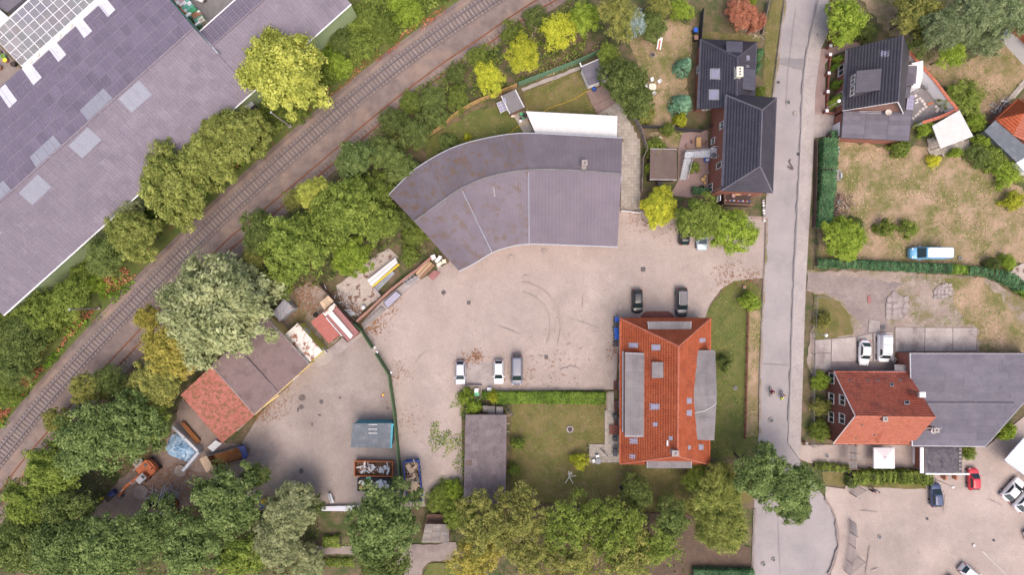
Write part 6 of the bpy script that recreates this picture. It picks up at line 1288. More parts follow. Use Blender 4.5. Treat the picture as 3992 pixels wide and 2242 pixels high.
# -- along the factory wall
TD(703,175,112,13,'willow','leaf_willow','tall bright yellow green willow standing alone at the factory wall',sx=1.12,rot=1.0)
TD(590,335,80,9.5,'willow','leaf_willow_green','northern willow of the row along the factory wall')
TD(510,395,84,9.5,'willow','leaf_willow_green','middle willow of the row along the factory wall')
TD(420,465,94,10,'willow','leaf_willow_green','southern and broadest willow of the row along the factory wall')
TD(545,330,50,8,'willow','leaf_willow_green','small willow wedged between the row and the factory eave')
TD(330,590,66,9,'willow','leaf_willow_green','pale olive willow just below the willow row at the factory wall')
TD(255,645,62,8,'round','leaf_dark','dark green tree between the pale willow and the factory wall')
TD(318,530,30,7,'loose','leaf_willow_pale','thin grey green tree brushing the factory eave')
TD(165,755,64,6,'loose','leaf_green','low green tree at the southern end of the factory wall')
TD(85,790,66,6,'loose','leaf_green','broad green tree west of the wooden pole by the railway')
TD(40,850,68,6.5,'loose','leaf_dark','dark tree at the left edge below the factory corner')
TD(20,935,58,6,'loose','leaf_dark','dark shrub tree at the left edge beside the reddish weeds')
TD(10,1000,32,4,'loose','leaf_bramble','bushy sapling at the left edge above the railway')
# -- between siding and gardens, from the top
GB = 'trees and bushes between the siding and the gardens'
TD(1405,75,54,7,'loose','leaf_yellow','yellow autumn tree next to the bare twigs above the timber fence',group=GB)
TD(1316,135,50,7,'loose','leaf_yellow','brightest yellow green tree above the green screen fence',group=GB)
TD(1228,190,48,6.5,'loose','leaf_yellow','yellow green tree above the timber fence',group=GB)
TD(1470,40,48,6,'round','leaf_bright','green tree between the yellow tree and the two toned conifer',group=GB)
TD(1350,40,40,4,'loose','leaf_dark','dark bush beside the siding at the top',group=GB)
TD(1290,75,38,4,'loose','leaf_bramble','second bush along the siding from the top',group=GB)
TD(1205,135,36,3.5,'loose','leaf_bramble','third bush along the siding from the top',group=GB)
TD(1148,175,36,3.5,'loose','leaf_dark','fourth bush along the siding from the top',group=GB)
TD(1085,245,42,4,'loose','leaf_dark','fifth bush along the siding from the top',group=GB)
TD(1150,240,38,3.5,'loose','leaf_bramble','bush below the yellow green tree and the timber fence end',group=GB)
TD(1030,250,34,3.5,'loose','leaf_bramble','bush hard against the siding level with the willow',group=GB)
TD(985,300,40,4.5,'loose','leaf_dark','dark bush against the siding above the pale green tree',group=GB)
TD(1040,330,48,5,'round','leaf_dark','dark green tree west of the curved warehouse lawn',group=GB)
TD(1095,290,34,4,'round','leaf_dark','dark bush at the western end of the timber fence',group=GB)
TD(1125,360,30,2.5,'small','leaf_dark','dark leafy shrub on the lawn against the curved eave',cat='shrub',name='shrub')
TD(1176,345,13,1.2,'bush','leaf_yellow','small yellow flowering shrub on the curved lawn',cat='shrub',name='shrub')
TD(890,400,56,8,'round','leaf_maple','pale green tree beside the siding above the green clump',group=GB)
TD(965,385,50,7,'round','leaf_dark','dark tree between the pale green tree and the warehouse',group=GB)
TD(1010,425,50,6,'round','leaf_dark','dark tree touching the western corner of the curved warehouse',group=GB)
TD(950,475,55,6,'loose','leaf_green','green tree north of the broad green tree',group=GB)
TD(790,490,50,9,'willow','leaf_willow','pale yellowish willow in the green clump by the siding',group=GB)
TD(740,500,34,6,'loose','leaf_olive','olive bush by the siding west of the pale willow',group=GB)
TD(860,530,92,11,'round','leaf_green','broad green tree in the middle of the clump by the sand yard',group=GB)
TD(945,560,56,8,'round','leaf_green','green tree on the eastern side of the clump by the sand yard',group=GB)
TD(730,625,92,12,'round','leaf_green','large green tree on the western side of the clump',group=GB)
TD(880,645,58,8,'round','leaf_bright','bright green tree overhanging the pale sand yard',group=GB)
TD(655,590,58,8,'round','leaf_dark','dark tree beside the siding next to the big willow',group=GB)
TD(640,650,40,7,'loose','leaf_olive','olive tree squeezed between the big willow and the green clump',group=GB)
TD(700,720,44,6,'loose','leaf_green','low green tree above the small metal container',group=GB)
TD(820,600,44,7,'loose','leaf_dark','dark tree in the gap of the green clump',group=GB)
TD(1045,585,40,3,'loose','leaf_bramble','bramble bush at the western corner of the curved warehouse',cat='bush',name='bush')
TD(1030,640,32,2.5,'loose','leaf_bramble','bramble bush between the scaffold stack and the storage wall',cat='bush',name='bush')
TD(1010,545,34,4,'loose','leaf_dark','dark bush in the gap west of the curved warehouse',cat='bush',name='bush')
# -- big willow and the wood in the southwest
SWG = 'trees of the southwestern wood'
TD(530,785,158,15,'willow','leaf_willow_pale','huge pale silvery willow over the workshop roof',seed=1,rot=2.0)
TD(425,880,88,10,'willow','leaf_gold','golden olive tree below the huge willow')
TD(370,800,34,7,'willow','leaf_gold','small golden tree on the railway side of the huge willow')
TD(600,690,48,9,'willow','leaf_willow_pale','dark olive tree behind the huge willow')
TD(390,965,66,9,'willow','leaf_olive','olive willow north of the excavator wood',group=SWG)
TD(345,1010,60,9,'loose','leaf_olive','olive tree west of the blue tarpaulin',group=SWG)
TD(270,960,45,7,'loose','leaf_dark','dark green tree by the railway below the golden tree',group=SWG)
TD(215,980,42,7,'willow','leaf_olive','yellowish tree leaning over the railway',group=SWG)
TD(305,1075,95,12,'round','leaf_maple','great green tree north of the excavator',group=SWG)
TD(215,1120,95,12,'round','leaf_maple','great green tree between the railway and the excavator boom',group=SWG)
TD(380,1060,55,9,'round','leaf_green','green tree touching the blue tarpaulin',group=SWG)
TD(140,1060,40,6,'willow','leaf_olive','yellowish bush tree overhanging the railway bend',group=SWG)
TD(120,1190,72,10,'round','leaf_green','yellow tinged tree west of the excavator boom',group=SWG)
TD(60,1270,70,10,'round','leaf_green','tree at the left edge where the siding disappears',group=SWG)
TD(150,1290,70,10,'loose','leaf_dark','dark tree southwest of the excavator boom',group=SWG)
TD(35,1370,72,10,'round','leaf_dark','dark tree in the bottom left corner',group=SWG)
TD(140,1390,88,12,'round','leaf_maple','large tree at the bottom edge, second from the left',group=SWG)
TD(255,1385,92,12,'round','leaf_maple','large tree at the bottom edge, third from the left',group=SWG)
TD(365,1340,88,12,'round','leaf_maple','large tree south of the scrap pile with the steel poles',group=SWG)
TD(470,1380,95,12,'round','leaf_maple','large tree at the bottom edge below the storage yard',group=SWG)
TD(560,1265,98,12,'round','leaf_maple','large tree overhanging the tipper body',group=SWG)
TD(640,1200,34,7,'round','leaf_dark','tree crown reaching into the western yard',group=SWG)
TD(600,1400,72,9,'round','leaf_green','tree at the bottom edge beneath the pale willow',group=SWG)
TD(725,1290,74,9,'willow','leaf_willow_pale','pale willow at the south side of the western yard')
TD(690,1370,72,9,'willow','leaf_willow_pale','pale willow at the bottom edge west of the dark oak')
TD(780,1275,34,6,'loose','leaf_dark','dark shrub tree beside the pale willow and the white sheet')
TD(770,1420,50,5,'willow','leaf_willow_pale','low pale bush at the bottom edge left of the garden beds')
TD(955,1325,112,13,'round','leaf_maple','big dark green tree south of the skips',seed=3)
TD(960,1425,70,10,'round','leaf_dark','dark tree at the bottom edge below the big dark green tree')
# -- southern grove
SG = 'trees of the southern grove'
TD(1220,1330,80,11,'open','leaf_olive','olive tree beside the long dark shed',group=SG)
TD(1195,1420,72,10,'open','leaf_gold','golden tree at the bottom edge of the grove',group=SG)
TD(1310,1300,76,11,'open','leaf_olive','olive tree at the lawn edge, second in the grove from the shed',group=SG)
TD(1330,1400,84,11,'open','leaf_olive','olive tree at the bottom edge below the clothes dryer',group=SG)
TD(1430,1330,84,11,'open','leaf_green','green olive tree in the middle of the grove',group=SG)
TD(1450,1420,76,10,'open','leaf_olive','olive tree at the bottom edge in the middle of the grove',group=SG)
TD(1545,1330,84,11,'open','leaf_green','green tree behind the round lawn bush',group=SG)
TD(1580,1415,84,10,'open','leaf_olive','olive tree at the bottom edge left of the bare ground',group=SG)
TD(1655,1380,62,9,'open','leaf_green','easternmost green tree of the grove by the bare ground',group=SG)
TD(1605,1245,46,6,'loose','leaf_dark','brown centred bush on the lawn south of the red tiled house',cat='bush',name='bush')
TD(1690,1310,58,8,'round','leaf_dark','dark blue green tree left of the weeping willow',group=SG)
TD(1805,1255,70,9,'weep','leaf_willow_green','weeping willow beside the road, the northern crown')
TD(1825,1330,72,10,'weep','leaf_willow_green','weeping willow beside the road, the southern crown')
TD(1760,1210,40,6,'weep','leaf_green','feathery green tree between the weeping willow and the lawn')
TD(1905,1185,76,12,'round','leaf_maple','large tree overhanging the road, northern crown')
TD(1985,1230,78,12,'round','leaf_maple','large tree overhanging the road, eastern crown',seed=2)
TD(2000,1275,52,9,'round','leaf_maple','lower crown of the trees overhanging the turning circle')
# -- shrubs south of the dark shed
TD(1105,1262,42,3,'loose','leaf_green','leafy shrub between the blue skip and the long dark shed',cat='shrub',name='shrub')
TD(1150,1300,46,4,'round','leaf_green','green shrub tree at the southwest corner of the long dark shed')
TD(1140,1235,30,2,'loose','leaf_bright','low bright weeds at the west side of the long dark shed',cat='shrub',name='shrub')
TD(1172,1000,24,2,'loose','leaf_bright','ivy bush west of the walled compost box',cat='shrub',name='shrub')
TD(1190,1025,26,2.2,'loose','leaf_bright','ivy bush in front of the plank lean-to',cat='shrub',name='shrub')
TD(1240,1000,20,1.8,'loose','leaf_yellow','yellow green climber at the west end of the clipped hedge',cat='shrub',name='shrub')
TD(1305,1115,20,1.5,'bush','leaf_green','round clipped bush on the lawn beside the long dark shed',cat='shrub',name='shrub')
TD(1462,1165,27,3,'small','leaf_yellow','bright yellow green bush beside the white garden chairs',cat='shrub',name='shrub')
TD(1292,1180,17,1.2,'loose','leaf_green','low plants along the east wall of the long dark shed',cat='shrub',name='shrub')
# -- yard trees and street side
TD(1660,520,52,5,'willow','leaf_yellow','feathery yellow green tree at the end of the slab path')
TD(1768,545,62,8,'round','leaf_green','broad green tree over the parked cars, western crown')
TD(1852,575,64,8,'round','leaf_bright','broad green tree beside the road, eastern crown')
TD(1893,760,27,3.5,'small','leaf_bright','small young tree on the verge by the rail fence')
TD(1826,914,27,2.2,'small','leaf_dark','dark round shrub on the lawn east of the red tiled house',cat='shrub',name='shrub')
TD(1577,205,78,9,'round','leaf_dark','large dark green tree over the wooden deck')
TD(1610,255,40,7,'round','leaf_dark','lower crown of the dark tree over the wooden deck')
TD(1530,130,34,5,'round','leaf_green','green bush behind the white garden shed')
TD(1555,45,58,11,'pine','leaf_olive','two toned conifer, olive half, above the garden')
TD(1580,60,44,10,'pine','leaf_spruce','two toned conifer, blue grey half, above the garden')
TD(1640,60,44,5,'round','leaf_dark','dark bush beside the blue grey conifer')
TD(1660,15,40,5,'loose','leaf_olive','olive bush at the top edge above the dry garden')
TD(1720,15,38,4,'loose','leaf_bright','green bush at the top edge by the dark fence')
TD(1728,156,27,4.5,'cone','leaf_thuja','blue green clipped conifer west of the low dark house, northern one',cat='conifer',name='conifer')
TD(1723,252,35,4.5,'cone','leaf_thuja','blue green clipped conifer west of the low dark house, southern and larger one',cat='conifer',name='conifer')
TD(1713,300,20,2,'willow','leaf_yellow','yellow green grass like shrub below the larger clipped conifer',cat='shrub',name='shrub')
TD(1626,283,27,2.4,'bush','leaf_olive','round olive bush in the corner of the dry garden',cat='shrub',name='shrub')
TD(1872,30,44,4,'pine','leaf_dead','fallen dead conifer with rust red needles near the top edge',cat='dead tree',name='dead_tree')
TD(1905,55,22,2,'pine','leaf_dead','heap of rust red cuttings below the dead conifer',cat='dead tree',name='dead_tree')
TD(1912,130,20,3.5,'cone','leaf_hedge_dark','dark conifer squeezed between the low dark house and the verge',cat='conifer',name='conifer')
TD(1908,165,16,3,'cone','leaf_hedge_dark','smaller dark conifer below another east of the low dark house',cat='conifer',name='conifer')
TD(1905,235,18,1.5,'willow','leaf_green','grassy shrub at the corner where the two dark houses meet',cat='shrub',name='shrub')
TD(1752,418,18,3,'small','leaf_green','round topped young tree beside the steel staircase')
TD(1655,370,34,2.5,'loose','leaf_green','leafy shrub beside the wooden palings north of the brown shed',cat='shrub',name='shrub')
TD(1640,420,18,2,'loose','leaf_bright','climber on the palings west of the brown shed',cat='shrub',name='shrub')
TD(1680,325,22,1.5,'loose','leaf_bramble','flower bed shrub by the dark garden fence',cat='shrub',name='shrub')
# -- right hand side
TD(2132,42,58,7,'round','leaf_bright','bright green tree north of the black roofed house')
TD(2185,70,30,3,'loose','leaf_dark','dark shrub beside the bright green tree',cat='shrub',name='shrub')
for i,(x,y) in enumerate(((2108,152),(2098,100),(2118,103),(2097,170),(2103,215),(2098,255))):
    TD(x,y,(13,8,9,8,12,15)[i],1.0,'bush',('leaf_bright','leaf_yellow','leaf_yellow','leaf_hedge','leaf_hedge','leaf_bright')[i],('round box bush below the brick gateway of the black roofed house','first small yellow bush below the bright green tree','second small yellow bush below the bright green tree','smallest box bush in the front bed of the black roofed house','box bush midway along the front bed of the black roofed house','box bush beside the street lamp of the black roofed house')[i],cat='shrub',name='shrub',group='clipped bushes in the front bed')
NG = 'conifers in the northeast garden'
TD(2310,25,60,9,'round','leaf_olive','olive tree on the left of the northeast conifer group',group=NG)
TD(2370,75,58,11,'pine','leaf_pine','grey green pine in the middle of the northeast conifer group',group=NG)
TD(2440,40,62,12,'pine','leaf_pine','tall pine at the top of the northeast conifer group',group=NG)
TD(2520,40,60,11,'pine','leaf_pine','pine at the right of the northeast conifer group',group=NG)
TD(2400,130,44,7,'loose','leaf_bright','bright green tree at the lower edge of the conifer group',group=NG)
TD(2470,105,46,8,'pine','leaf_pine','pine with bare branches above the white corner house lawn',group=NG)
TD(2330,95,40,6,'loose','leaf_dark','dark tree at the lower left of the conifer group',group=NG)
TD(2298,5,34,6,'round','leaf_green','green tree at the top edge left of the conifer group',group=NG)
TD(2312,142,14,3.5,'cone','leaf_dark','slim dark cypress beside the courtyard wall',cat='conifer',name='conifer')
TD(2445,238,50,4,'loose','leaf_green','loose fruit tree on the lawn east of the courtyard wall')
TD(2400,245,26,3,'loose','leaf_green','thin young tree against the courtyard wall')
TD(2335,320,26,2.5,'loose','leaf_bright','vine covered shrub beside the white carport',cat='shrub',name='shrub')
TD(2262,372,24,1.5,'willow','leaf_bramble','low bush on the lawn south of the garage',cat='shrub',name='shrub')
TD(2400,385,16,1.2,'loose','leaf_bright','low bush right of the yellow flowers',cat='shrub',name='shrub')
TD(2343,405,17,.8,'loose','leaf_flower','bed of yellow flowers on the dry lawn below the carport',cat='flowers',name='flower_bed')
for i,(x,y,r_) in enumerate(((2470,300,26),(2490,345,32),(2515,390,46),(2550,430,46),(2475,385,36),(2535,345,26))):
    TD(x,y,r_,3.0,'loose',('leaf_bright','leaf_bright','leaf_green','leaf_bright','leaf_dark','leaf_bright')[i],('northernmost vine bush of the overgrown boundary beside the blue grey shed','second vine bush of the overgrown boundary beside the blue grey shed','broad bush of the overgrown boundary below the blue grey shed','bush of the overgrown boundary at the right edge','dark bush on the lawn side of the overgrown boundary','vine bush lapping the blue grey shed roof')[i],cat='bush',name='bush',group='overgrown eastern boundary')
TD(2130,600,64,5,'willow','leaf_bright','bright green shrub tree by the garden gate below the wood pile')
TD(2155,570,34,4,'loose','leaf_dark','dark bush behind the bright shrub tree by the wood pile')
TD(2228,573,29,2.2,'small','leaf_green','left of the two round bushes above the light blue van',cat='shrub',name='shrub')
TD(2290,575,30,2.2,'small','leaf_green','right of the two round bushes above the light blue van',cat='shrub',name='shrub')
TD(2562,502,28,3,'small','leaf_yellow','yellow green bush on the dry lawn at the right edge',cat='shrub',name='shrub')
TD(2500,665,22,2,'loose','leaf_dark','dark bush at the bend of the long hedge',cat='shrub',name='shrub')
TD(2535,660,24,1.5,'loose','leaf_bright','bright low bush beside the bend of the long hedge',cat='shrub',name='shrub')
TD(2072,805,24,1.8,'loose','leaf_olive','weedy shrub behind the steel fence in the gravel lot corner',cat='shrub',name='shrub')
TD(2065,960,28,1.8,'loose','leaf_bright','flowering shrub in front of the red gabled house, northern one',cat='shrub',name='shrub')
TD(2066,1025,26,1.8,'loose','leaf_olive','straggly shrub in front of the red gabled house, middle one',cat='shrub',name='shrub')
TD(2066,1085,32,1.8,'loose','leaf_green','rose shrub in front of the red gabled house, southern one',cat='shrub',name='shrub')
TD(2530,1085,28,1.5,'willow','leaf_bright','round grassy bush beside the flat roofed hall',cat='shrub',name='shrub')
TD(2440,1140,24,2.5,'loose','leaf_green','shrub between the sheeted annex and the car park',cat='shrub',name='shrub')
TD(1890,0,18,2,'loose','leaf_bright','bright bush at the top edge above the dead conifer',cat='shrub',name='shrub')

# ---- hedges
def hedge(label,pts,w,h,m,seed=0,dens=150,leaf=.17,wav=.08,group=None,top=True):
    pts = [Vector((p[0],p[1],0)) for p in pts]; r = np.random.default_rng(seed+5); t = thing('hedge',label,'hedge',ground_at(pts),group=group); o_ = ORG[t.name]
    core = MB(); P = []; Nm = []
    for a,b in zip(pts[:-1],pts[1:]):
        d = (b-a); L_ = d.length; d.normalize(); n = Vector((-d.y,d.x,0)); hw = w/2-.12
        core.prism([a+n*(hw-.1),b+n*(hw-.1),b-n*(hw-.1),a-n*(hw-.1)],.05,h-.2-2*wav)
        A = np.array(a); dd_ = np.array(d); nn = np.array(n)
        for face,area in (('t',L_*w),('l',L_*h),('r',L_*h)):
            k = int(area*dens*(1 if face == 't' else .5)); s = r.uniform(-.05,L_+.05,k)
            bump = (np.sin(s*2.1+seed)+np.sin(s*5.3+seed*2))*wav
            if face == 't': q = r.uniform(-.52,.52,k)*w; z = h+bump+r.normal(0,.05,k)-(np.abs(q)/(w/2))**4*.18; N_ = np.tile([0,0,1.0],(k,1))
            else: sg = 1 if face == 'l' else -1; q = sg*(w/2+r.normal(0,.05,k)+bump*.5); z = r.uniform(.1,h,k); N_ = np.tile(nn*sg,(k,1))
            P.append(A+s[:,None]*dd_+q[:,None]*nn+z[:,None]*np.array([0,0,1.0])); Nm.append(N_)
    core.build('branches','bark',t); P = np.concatenate(P); Nm = np.concatenate(Nm); n = len(P); Nm = unit(Nm*.8+r.normal(size=Nm.shape)*.5+np.array([0,0,.3])); s = r.uniform(.6,1.3,n)
    V,Q = quads_from(P-np.array(o_),Nm,r.normal(size=Nm.shape),s*leaf*.62,s*leaf*.45); link('foliage',np_mesh('foliage',V,Q,m),t); return t
hedge('clipped bright green hedge between the parking strip and the lawn',[D(1250,998),D(1400,998),D(1521,1000)],1.75,1.3,'leaf_hedge',1)
hedge('tall clipped dark hedge along the pavement, long southern piece',[t03(425,1300),t03(418,1447),t13(400,100),t13(395,275)],2.2,1.9,'leaf_hedge_dark',2)
hedge('tall clipped dark hedge beside the lawn mower',[t03(435,1060),t03(428,1285)],2.3,1.9,'leaf_hedge_dark',3); hedge('short arm of the dark hedge joining the garage',[t03(440,1035),t03(545,1025)],1.3,1.7,'leaf_hedge_dark',4)
hedge('long narrow hedge between the dry lawn and the gravel lot',[t13(355,533),t13(700,545),t13(1000,562),t13(1340,577)],1.25,1.4,'leaf_hedge_dark',5,wav=.16)
hedge('yellow green stretch of the long narrow hedge',[t13(1345,578),t13(1465,584)],1.2,1.4,'leaf_hedge',6,wav=.14); hedge('dark end of the long narrow hedge before its bend',[t13(1465,586),t13(1640,600)],1.2,1.4,'leaf_hedge_dark',7,wav=.16)
hedge('diagonal dark hedge at the right edge of the gravel lot',[t13(1645,605),t13(1770,650),t13(1870,715)],1.6,1.8,'leaf_hedge_dark',8,wav=.2); hedge('bright end of the diagonal hedge at the right edge',[t13(1850,710),t13(1990,790)],1.5,1.5,'leaf_hedge',9,wav=.2)
hedge('ragged hedge along the fence below the white gazebo',[t23(600,700),t23(700,690),t23(900,690),t23(1190,695)],1.9,1.8,'leaf_bramble',10,wav=.3,leaf=.22); hedge('short ragged hedge behind the meadow patch',[t23(340,615),t23(440,625),t23(600,640)],1.0,1.1,'leaf_bramble',11,wav=.25)
hedge('leafy hedge corner beside the open mesh gate',[t23(600,770),t23(605,690)],1.1,1.6,'leaf_dark',12,wav=.2)
hedge('small clipped hedge on the terrace of the tall dark house',[zs(480,1265),zs(800,1285)],.9,1.1,'leaf_hedge_dark',13); hedge('clipped hedge at the bottom edge west of the road',[t22(1340,1425),t22(1700,1430),t22(1790,1430)],1.8,1.5,'leaf_hedge_dark',14)
hedge('low hedge among the southern garden paths',[t21(515,1185),t21(640,1180)],1.6,1.2,'leaf_green',15,wav=.15)
hedge('planted row in the garden bed at the bottom',[t21(500,1350),t21(740,1345)],1.2,.5,'leaf_bramble',16,wav=.2); hedge('ivy hedge row between the compost box and the clipped hedge',[zp(790,470),zp(1200,480),zp(1500,520)],1.2,1.1,'leaf_hedge',17,wav=.2)

# ---- undergrowth and grass that nobody could count
def undergrowth(polys,m,dens,hmax,leaf,seed,label,name='undergrowth',cat='undergrowth',patchy=.0):
    r = np.random.default_rng(seed); P = []
    for poly in polys:
        xs = [p.x for p in poly]; ys = [p.y for p in poly]; n = int((max(xs)-min(xs))*(max(ys)-min(ys))*dens)
        q = np.c_[r.uniform(min(xs),max(xs),n),r.uniform(min(ys),max(ys),n)]; ok = np.zeros(n,bool); k = len(poly)
        for i in range(k):
            x1,y1,x2,y2 = poly[i].x,poly[i].y,poly[i-1].x,poly[i-1].y
            c = ((y1 > q[:,1]) != (y2 > q[:,1])) & (q[:,0] < (x2-x1)*(q[:,1]-y1)/(y2-y1+1e-12)+x1); ok ^= c
        q = q[ok]; f = np.sin(q[:,0]*.9+seed)+np.sin(q[:,1]*1.1+seed*2)+np.sin((q[:,0]+q[:,1])*.47)+.8*np.sin(q[:,0]*2.3-q[:,1]*1.9)
        if patchy: q2 = f > patchy-1; q,f = q[q2],f[q2]
        hh = np.clip(.5+.28*f,.08,1)*hmax; P.append(np.c_[q,r.uniform(.1,1,len(q))**.6*hh+.05])
    P = np.concatenate(P); n = len(P); Nm = unit(r.normal(size=(n,3))*.55+np.array([0,0,.8])); s = r.uniform(.5,1.4,n)
    V,Q = quads_from(P,Nm,r.normal(size=(n,3)),s*leaf*.62,s*leaf*.42); o = link(name,np_mesh(name,V,Q,m)); tag(o,label,cat,kind='stuff'); return o
bankA = [D(-20,800),D(60,740),D(230,600),D(350,490),D(520,360),D(640,270),D(790,130),D(930,-20),D(1160,-20),D(1060,50),D(960,120),D(860,200),D(740,300),D(600,420),D(480,520),D(360,620),D(240,740),D(120,880),D(0,1040),D(-20,1060)]
undergrowth([bankA],'leaf_bramble',30,1.2,.34,1,'green brambles and weeds covering the railway embankment')
undergrowth([[D(800,110),D(930,-20),D(1130,-20),D(980,80),D(880,165),D(800,210)],[D(450,560),D(640,400),D(700,340),D(680,320),D(560,420),D(420,540)]],'leaf_nettle',22,.7,.26,2,'bright nettles on the embankment by the track',patchy=.8)
undergrowth([[D(735,320),D(860,225),D(960,150),D(1060,80),D(1150,10),D(1135,-10),D(1040,65),D(945,130),D(850,205),D(725,300)],[D(560,465),D(640,395),D(630,385),D(550,455)]],'leaf_redweed',24,.5,.22,12,'brown dead bramble line along the upper embankment',patchy=.9)
undergrowth([[t13(1290,620),t13(1640,640),t13(1780,800),t13(1929,1000),t13(1929,1200),t13(1580,1200),t13(1560,1010),t13(1100,1000),t13(1060,900),t13(1200,800)],[t13(700,590),t13(1250,620),t13(1200,690),t13(800,650)],[t13(300,740),t13(420,760),t13(560,840),t13(640,1050),t13(360,1100)]],'grass_green',13,.12,.18,13,'patchy green weeds growing in the gravel lot','weeds','weeds',patchy=1.0)
undergrowth([[D(-10,1085),D(105,940),D(212,815),D(345,690),D(300,660),D(200,740),D(90,860),D(-10,960)],[D(0,1080),D(120,920),D(100,900),D(0,1020)]],'leaf_redweed',26,.7,.24,3,'reddish brown dead weeds at the foot of the embankment',patchy=.6)
undergrowth([[D(-10,1112),D(108,955),D(222,832),D(362,700),D(330,660),D(190,790),D(80,920),D(-10,1040)]],'leaf_nettle',22,.8,.28,4,'bright green nettle clumps at the ballast edge',patchy=1.2)
undergrowth([[D(1320,60),D(1480,-20),D(1560,-20),D(1500,120),D(1300,215),D(1060,345),D(960,470),D(780,560),D(760,540),D(900,380),D(1040,230),D(1200,120)]],'leaf_bramble',17,1.3,.30,5,'brambles between the siding and the gardens',patchy=.3)
undergrowth([[D(700,560),D(1000,480),D(1080,600),D(1100,650),D(1040,660),D(1000,620),D(960,640),D(800,720),D(640,720)],[D(0,1230),D(250,960),D(470,930),D(460,1010),D(300,1200),D(220,1320),D(600,1290),D(800,1300),D(820,1447),D(0,1447)]],'leaf_dark',9,1.4,.34,6,'dark undergrowth on the floor of the woods')
undergrowth([[D(1150,1280),D(1300,1250),D(1700,1280),D(1740,1447),D(1150,1447)]],'leaf_dark',2.5,.8,.3,7,'thin undergrowth below the southern grove')
undergrowth([[t21(1320,250),t21(1450,230),t21(1420,500),t21(1330,560),t21(1290,470)],[t21(1270,800),t21(1380,690),t21(1560,720),t21(1560,850),t21(1260,900)],[t21(1490,90),t21(1560,40),t21(1560,240),t21(1500,240)],[t21(1440,130),t21(1500,150),t21(1560,250),t21(1560,700),t21(1480,640),t21(1390,560),t21(1420,300)]],'grass_green',34,.14,.2,8,'low weeds growing through the cobbles west of the long dark shed',patchy=.5)
undergrowth([[t02(0,900),t02(0,750),t02(300,500),t02(500,480),t02(0,690)],[t02(400,400),t02(640,300),t02(640,390),t02(300,560),t02(20,650),t02(0,600)]],'leaf_dry',12,.2,.2,9,'brown leaf litter behind the green screen fence',patchy=.4)
def grass(lawns,m,dens,seed,label,which):
    polys = [p for p,mm,d in lawns if mm in which]
    return undergrowth(polys,m,dens,.10,.16,seed,label,'grass','grass',patchy=.5)
grass(LAWNS,'grass_green',8,21,'short green grass of the lawns',('lawn_green','lawn_mid','lawn_dry')); grass(LAWNS,'grass_dry',7,33,'dry straw coloured grass of the lawns',('lawn_dry',))
for i,(x,y,r_,m) in enumerate(((745,275,34,'leaf_bramble'),(790,235,36,'leaf_dark'),(850,165,38,'leaf_bright'),(905,115,40,'leaf_bramble'),(965,70,38,'leaf_bramble'),(1030,30,40,'leaf_bright'),(860,105,36,'leaf_dark'),(930,45,40,'leaf_bramble'),(1000,-5,36,'leaf_bright'),(380,560,34,'leaf_dark'),(205,690,34,'leaf_bramble'),(235,715,26,'leaf_bright'),(130,825,32,'leaf_bramble'),(60,900,30,'leaf_bramble'))):
    TD(x,y,r_,1.8,'loose',m,('first scrub bush of the embankment right of the tall willow','dark scrub bush of the embankment above the first','bright scrub bush of the embankment, third from the willow','scrub bush of the embankment, fourth from the willow','scrub bush of the embankment, fifth from the willow','bright scrub bush of the embankment near the top edge by the track','dark scrub bush at the green factory wall right of the willow','scrub bush at the green factory wall near the top edge','bright scrub bush at the very top of the embankment','dark scrub bush below the willow row','scrub bush below the dark tree at the factory wall','small bright scrub bush by the track above the wooden pole','scrub bush below the wooden pole among reddish weeds','scrub bush among reddish weeds near the left edge')[i],cat='bush',name='bush',group='scrub bushes on the embankment')
# ================================================================ FENCES, WALLS, FURNITURE, PEOPLE
mat('mesh_grey',(0.20,0.20,0.235),(0.26,0.26,0.29),2,.5)
def board_fence(label,pts,h,m,bw=.5,t=.05,name='fence',cat='fence',post=None,gap=.02,z0=.05,pm='wood_brown',vary=.03):
    pts = [Vector((p[0],p[1],0)) for p in pts]; o = thing(name,label,cat,ground_at(pts)); r = random.Random(len(label))
    for a,b in zip(pts[:-1],pts[1:]):
        L_ = (b-a).length; n = max(1,round(L_/bw)); rz = math.atan2(b.y-a.y,b.x-a.x); hh = h
        me = MB().box((0,0,h/2+z0),(L_/n-gap,t,h)).mesh('board',m)
        for i in range(n):
            q = bpy.data.objects.new('board',me); C.objects.link(q); q.parent = o; c = a.lerp(b,(i+.5)/n)-ORG[o.name]; q.location = (c.x,c.y,r.uniform(-vary,vary)); q.rotation_euler = (0,0,rz)
        d = (b-a).normalized(); nn = Vector((-d.y,d.x,0))*.06
        for z in (h*.25,h*.8): MB().bar(a+nn+Vector((0,0,z)),b+nn+Vector((0,0,z)),.035,4).build('rail',pm,o)
        k = max(1,round(L_/2.2))
        for i in range(k+1): c = a.lerp(b,i/k)+nn; MB().bar(c,c+Vector((0,0,h+.12)),.06,4).build('post',pm,o)
    return o
def mesh_fence(label,pts,h,m='mesh_grey',step=.25,name='mesh_fence',cat='fence',wires=8,pr=.045,wr=.013):
    o = thing(name,label,cat,ground_at(pts))
    for a,b in zip(pts[:-1],pts[1:]):
        a,b = Vector((a[0],a[1],0)),Vector((b[0],b[1],0)); L_ = (b-a).length; k = max(1,round(L_/2.4))
        for i in range(k+1): c = a.lerp(b,i/k); MB().bar(c,c+Vector((0,0,h+.06)),pr,6).build('post',m,o)
        w = MB()
        for i in range(int(L_/step)+1): c = a.lerp(b,min(1,i*step/L_)); w.bar(c+Vector((0,0,.1)),c+Vector((0,0,h)),wr,4)
        for i in range(wires): z = .12+(h-.12)*i/(wires-1); w.bar(a+Vector((0,0,z)),b+Vector((0,0,z)),wr if i < wires-1 else .03,4)
        w.build('wire_panel',m,o)
    return o
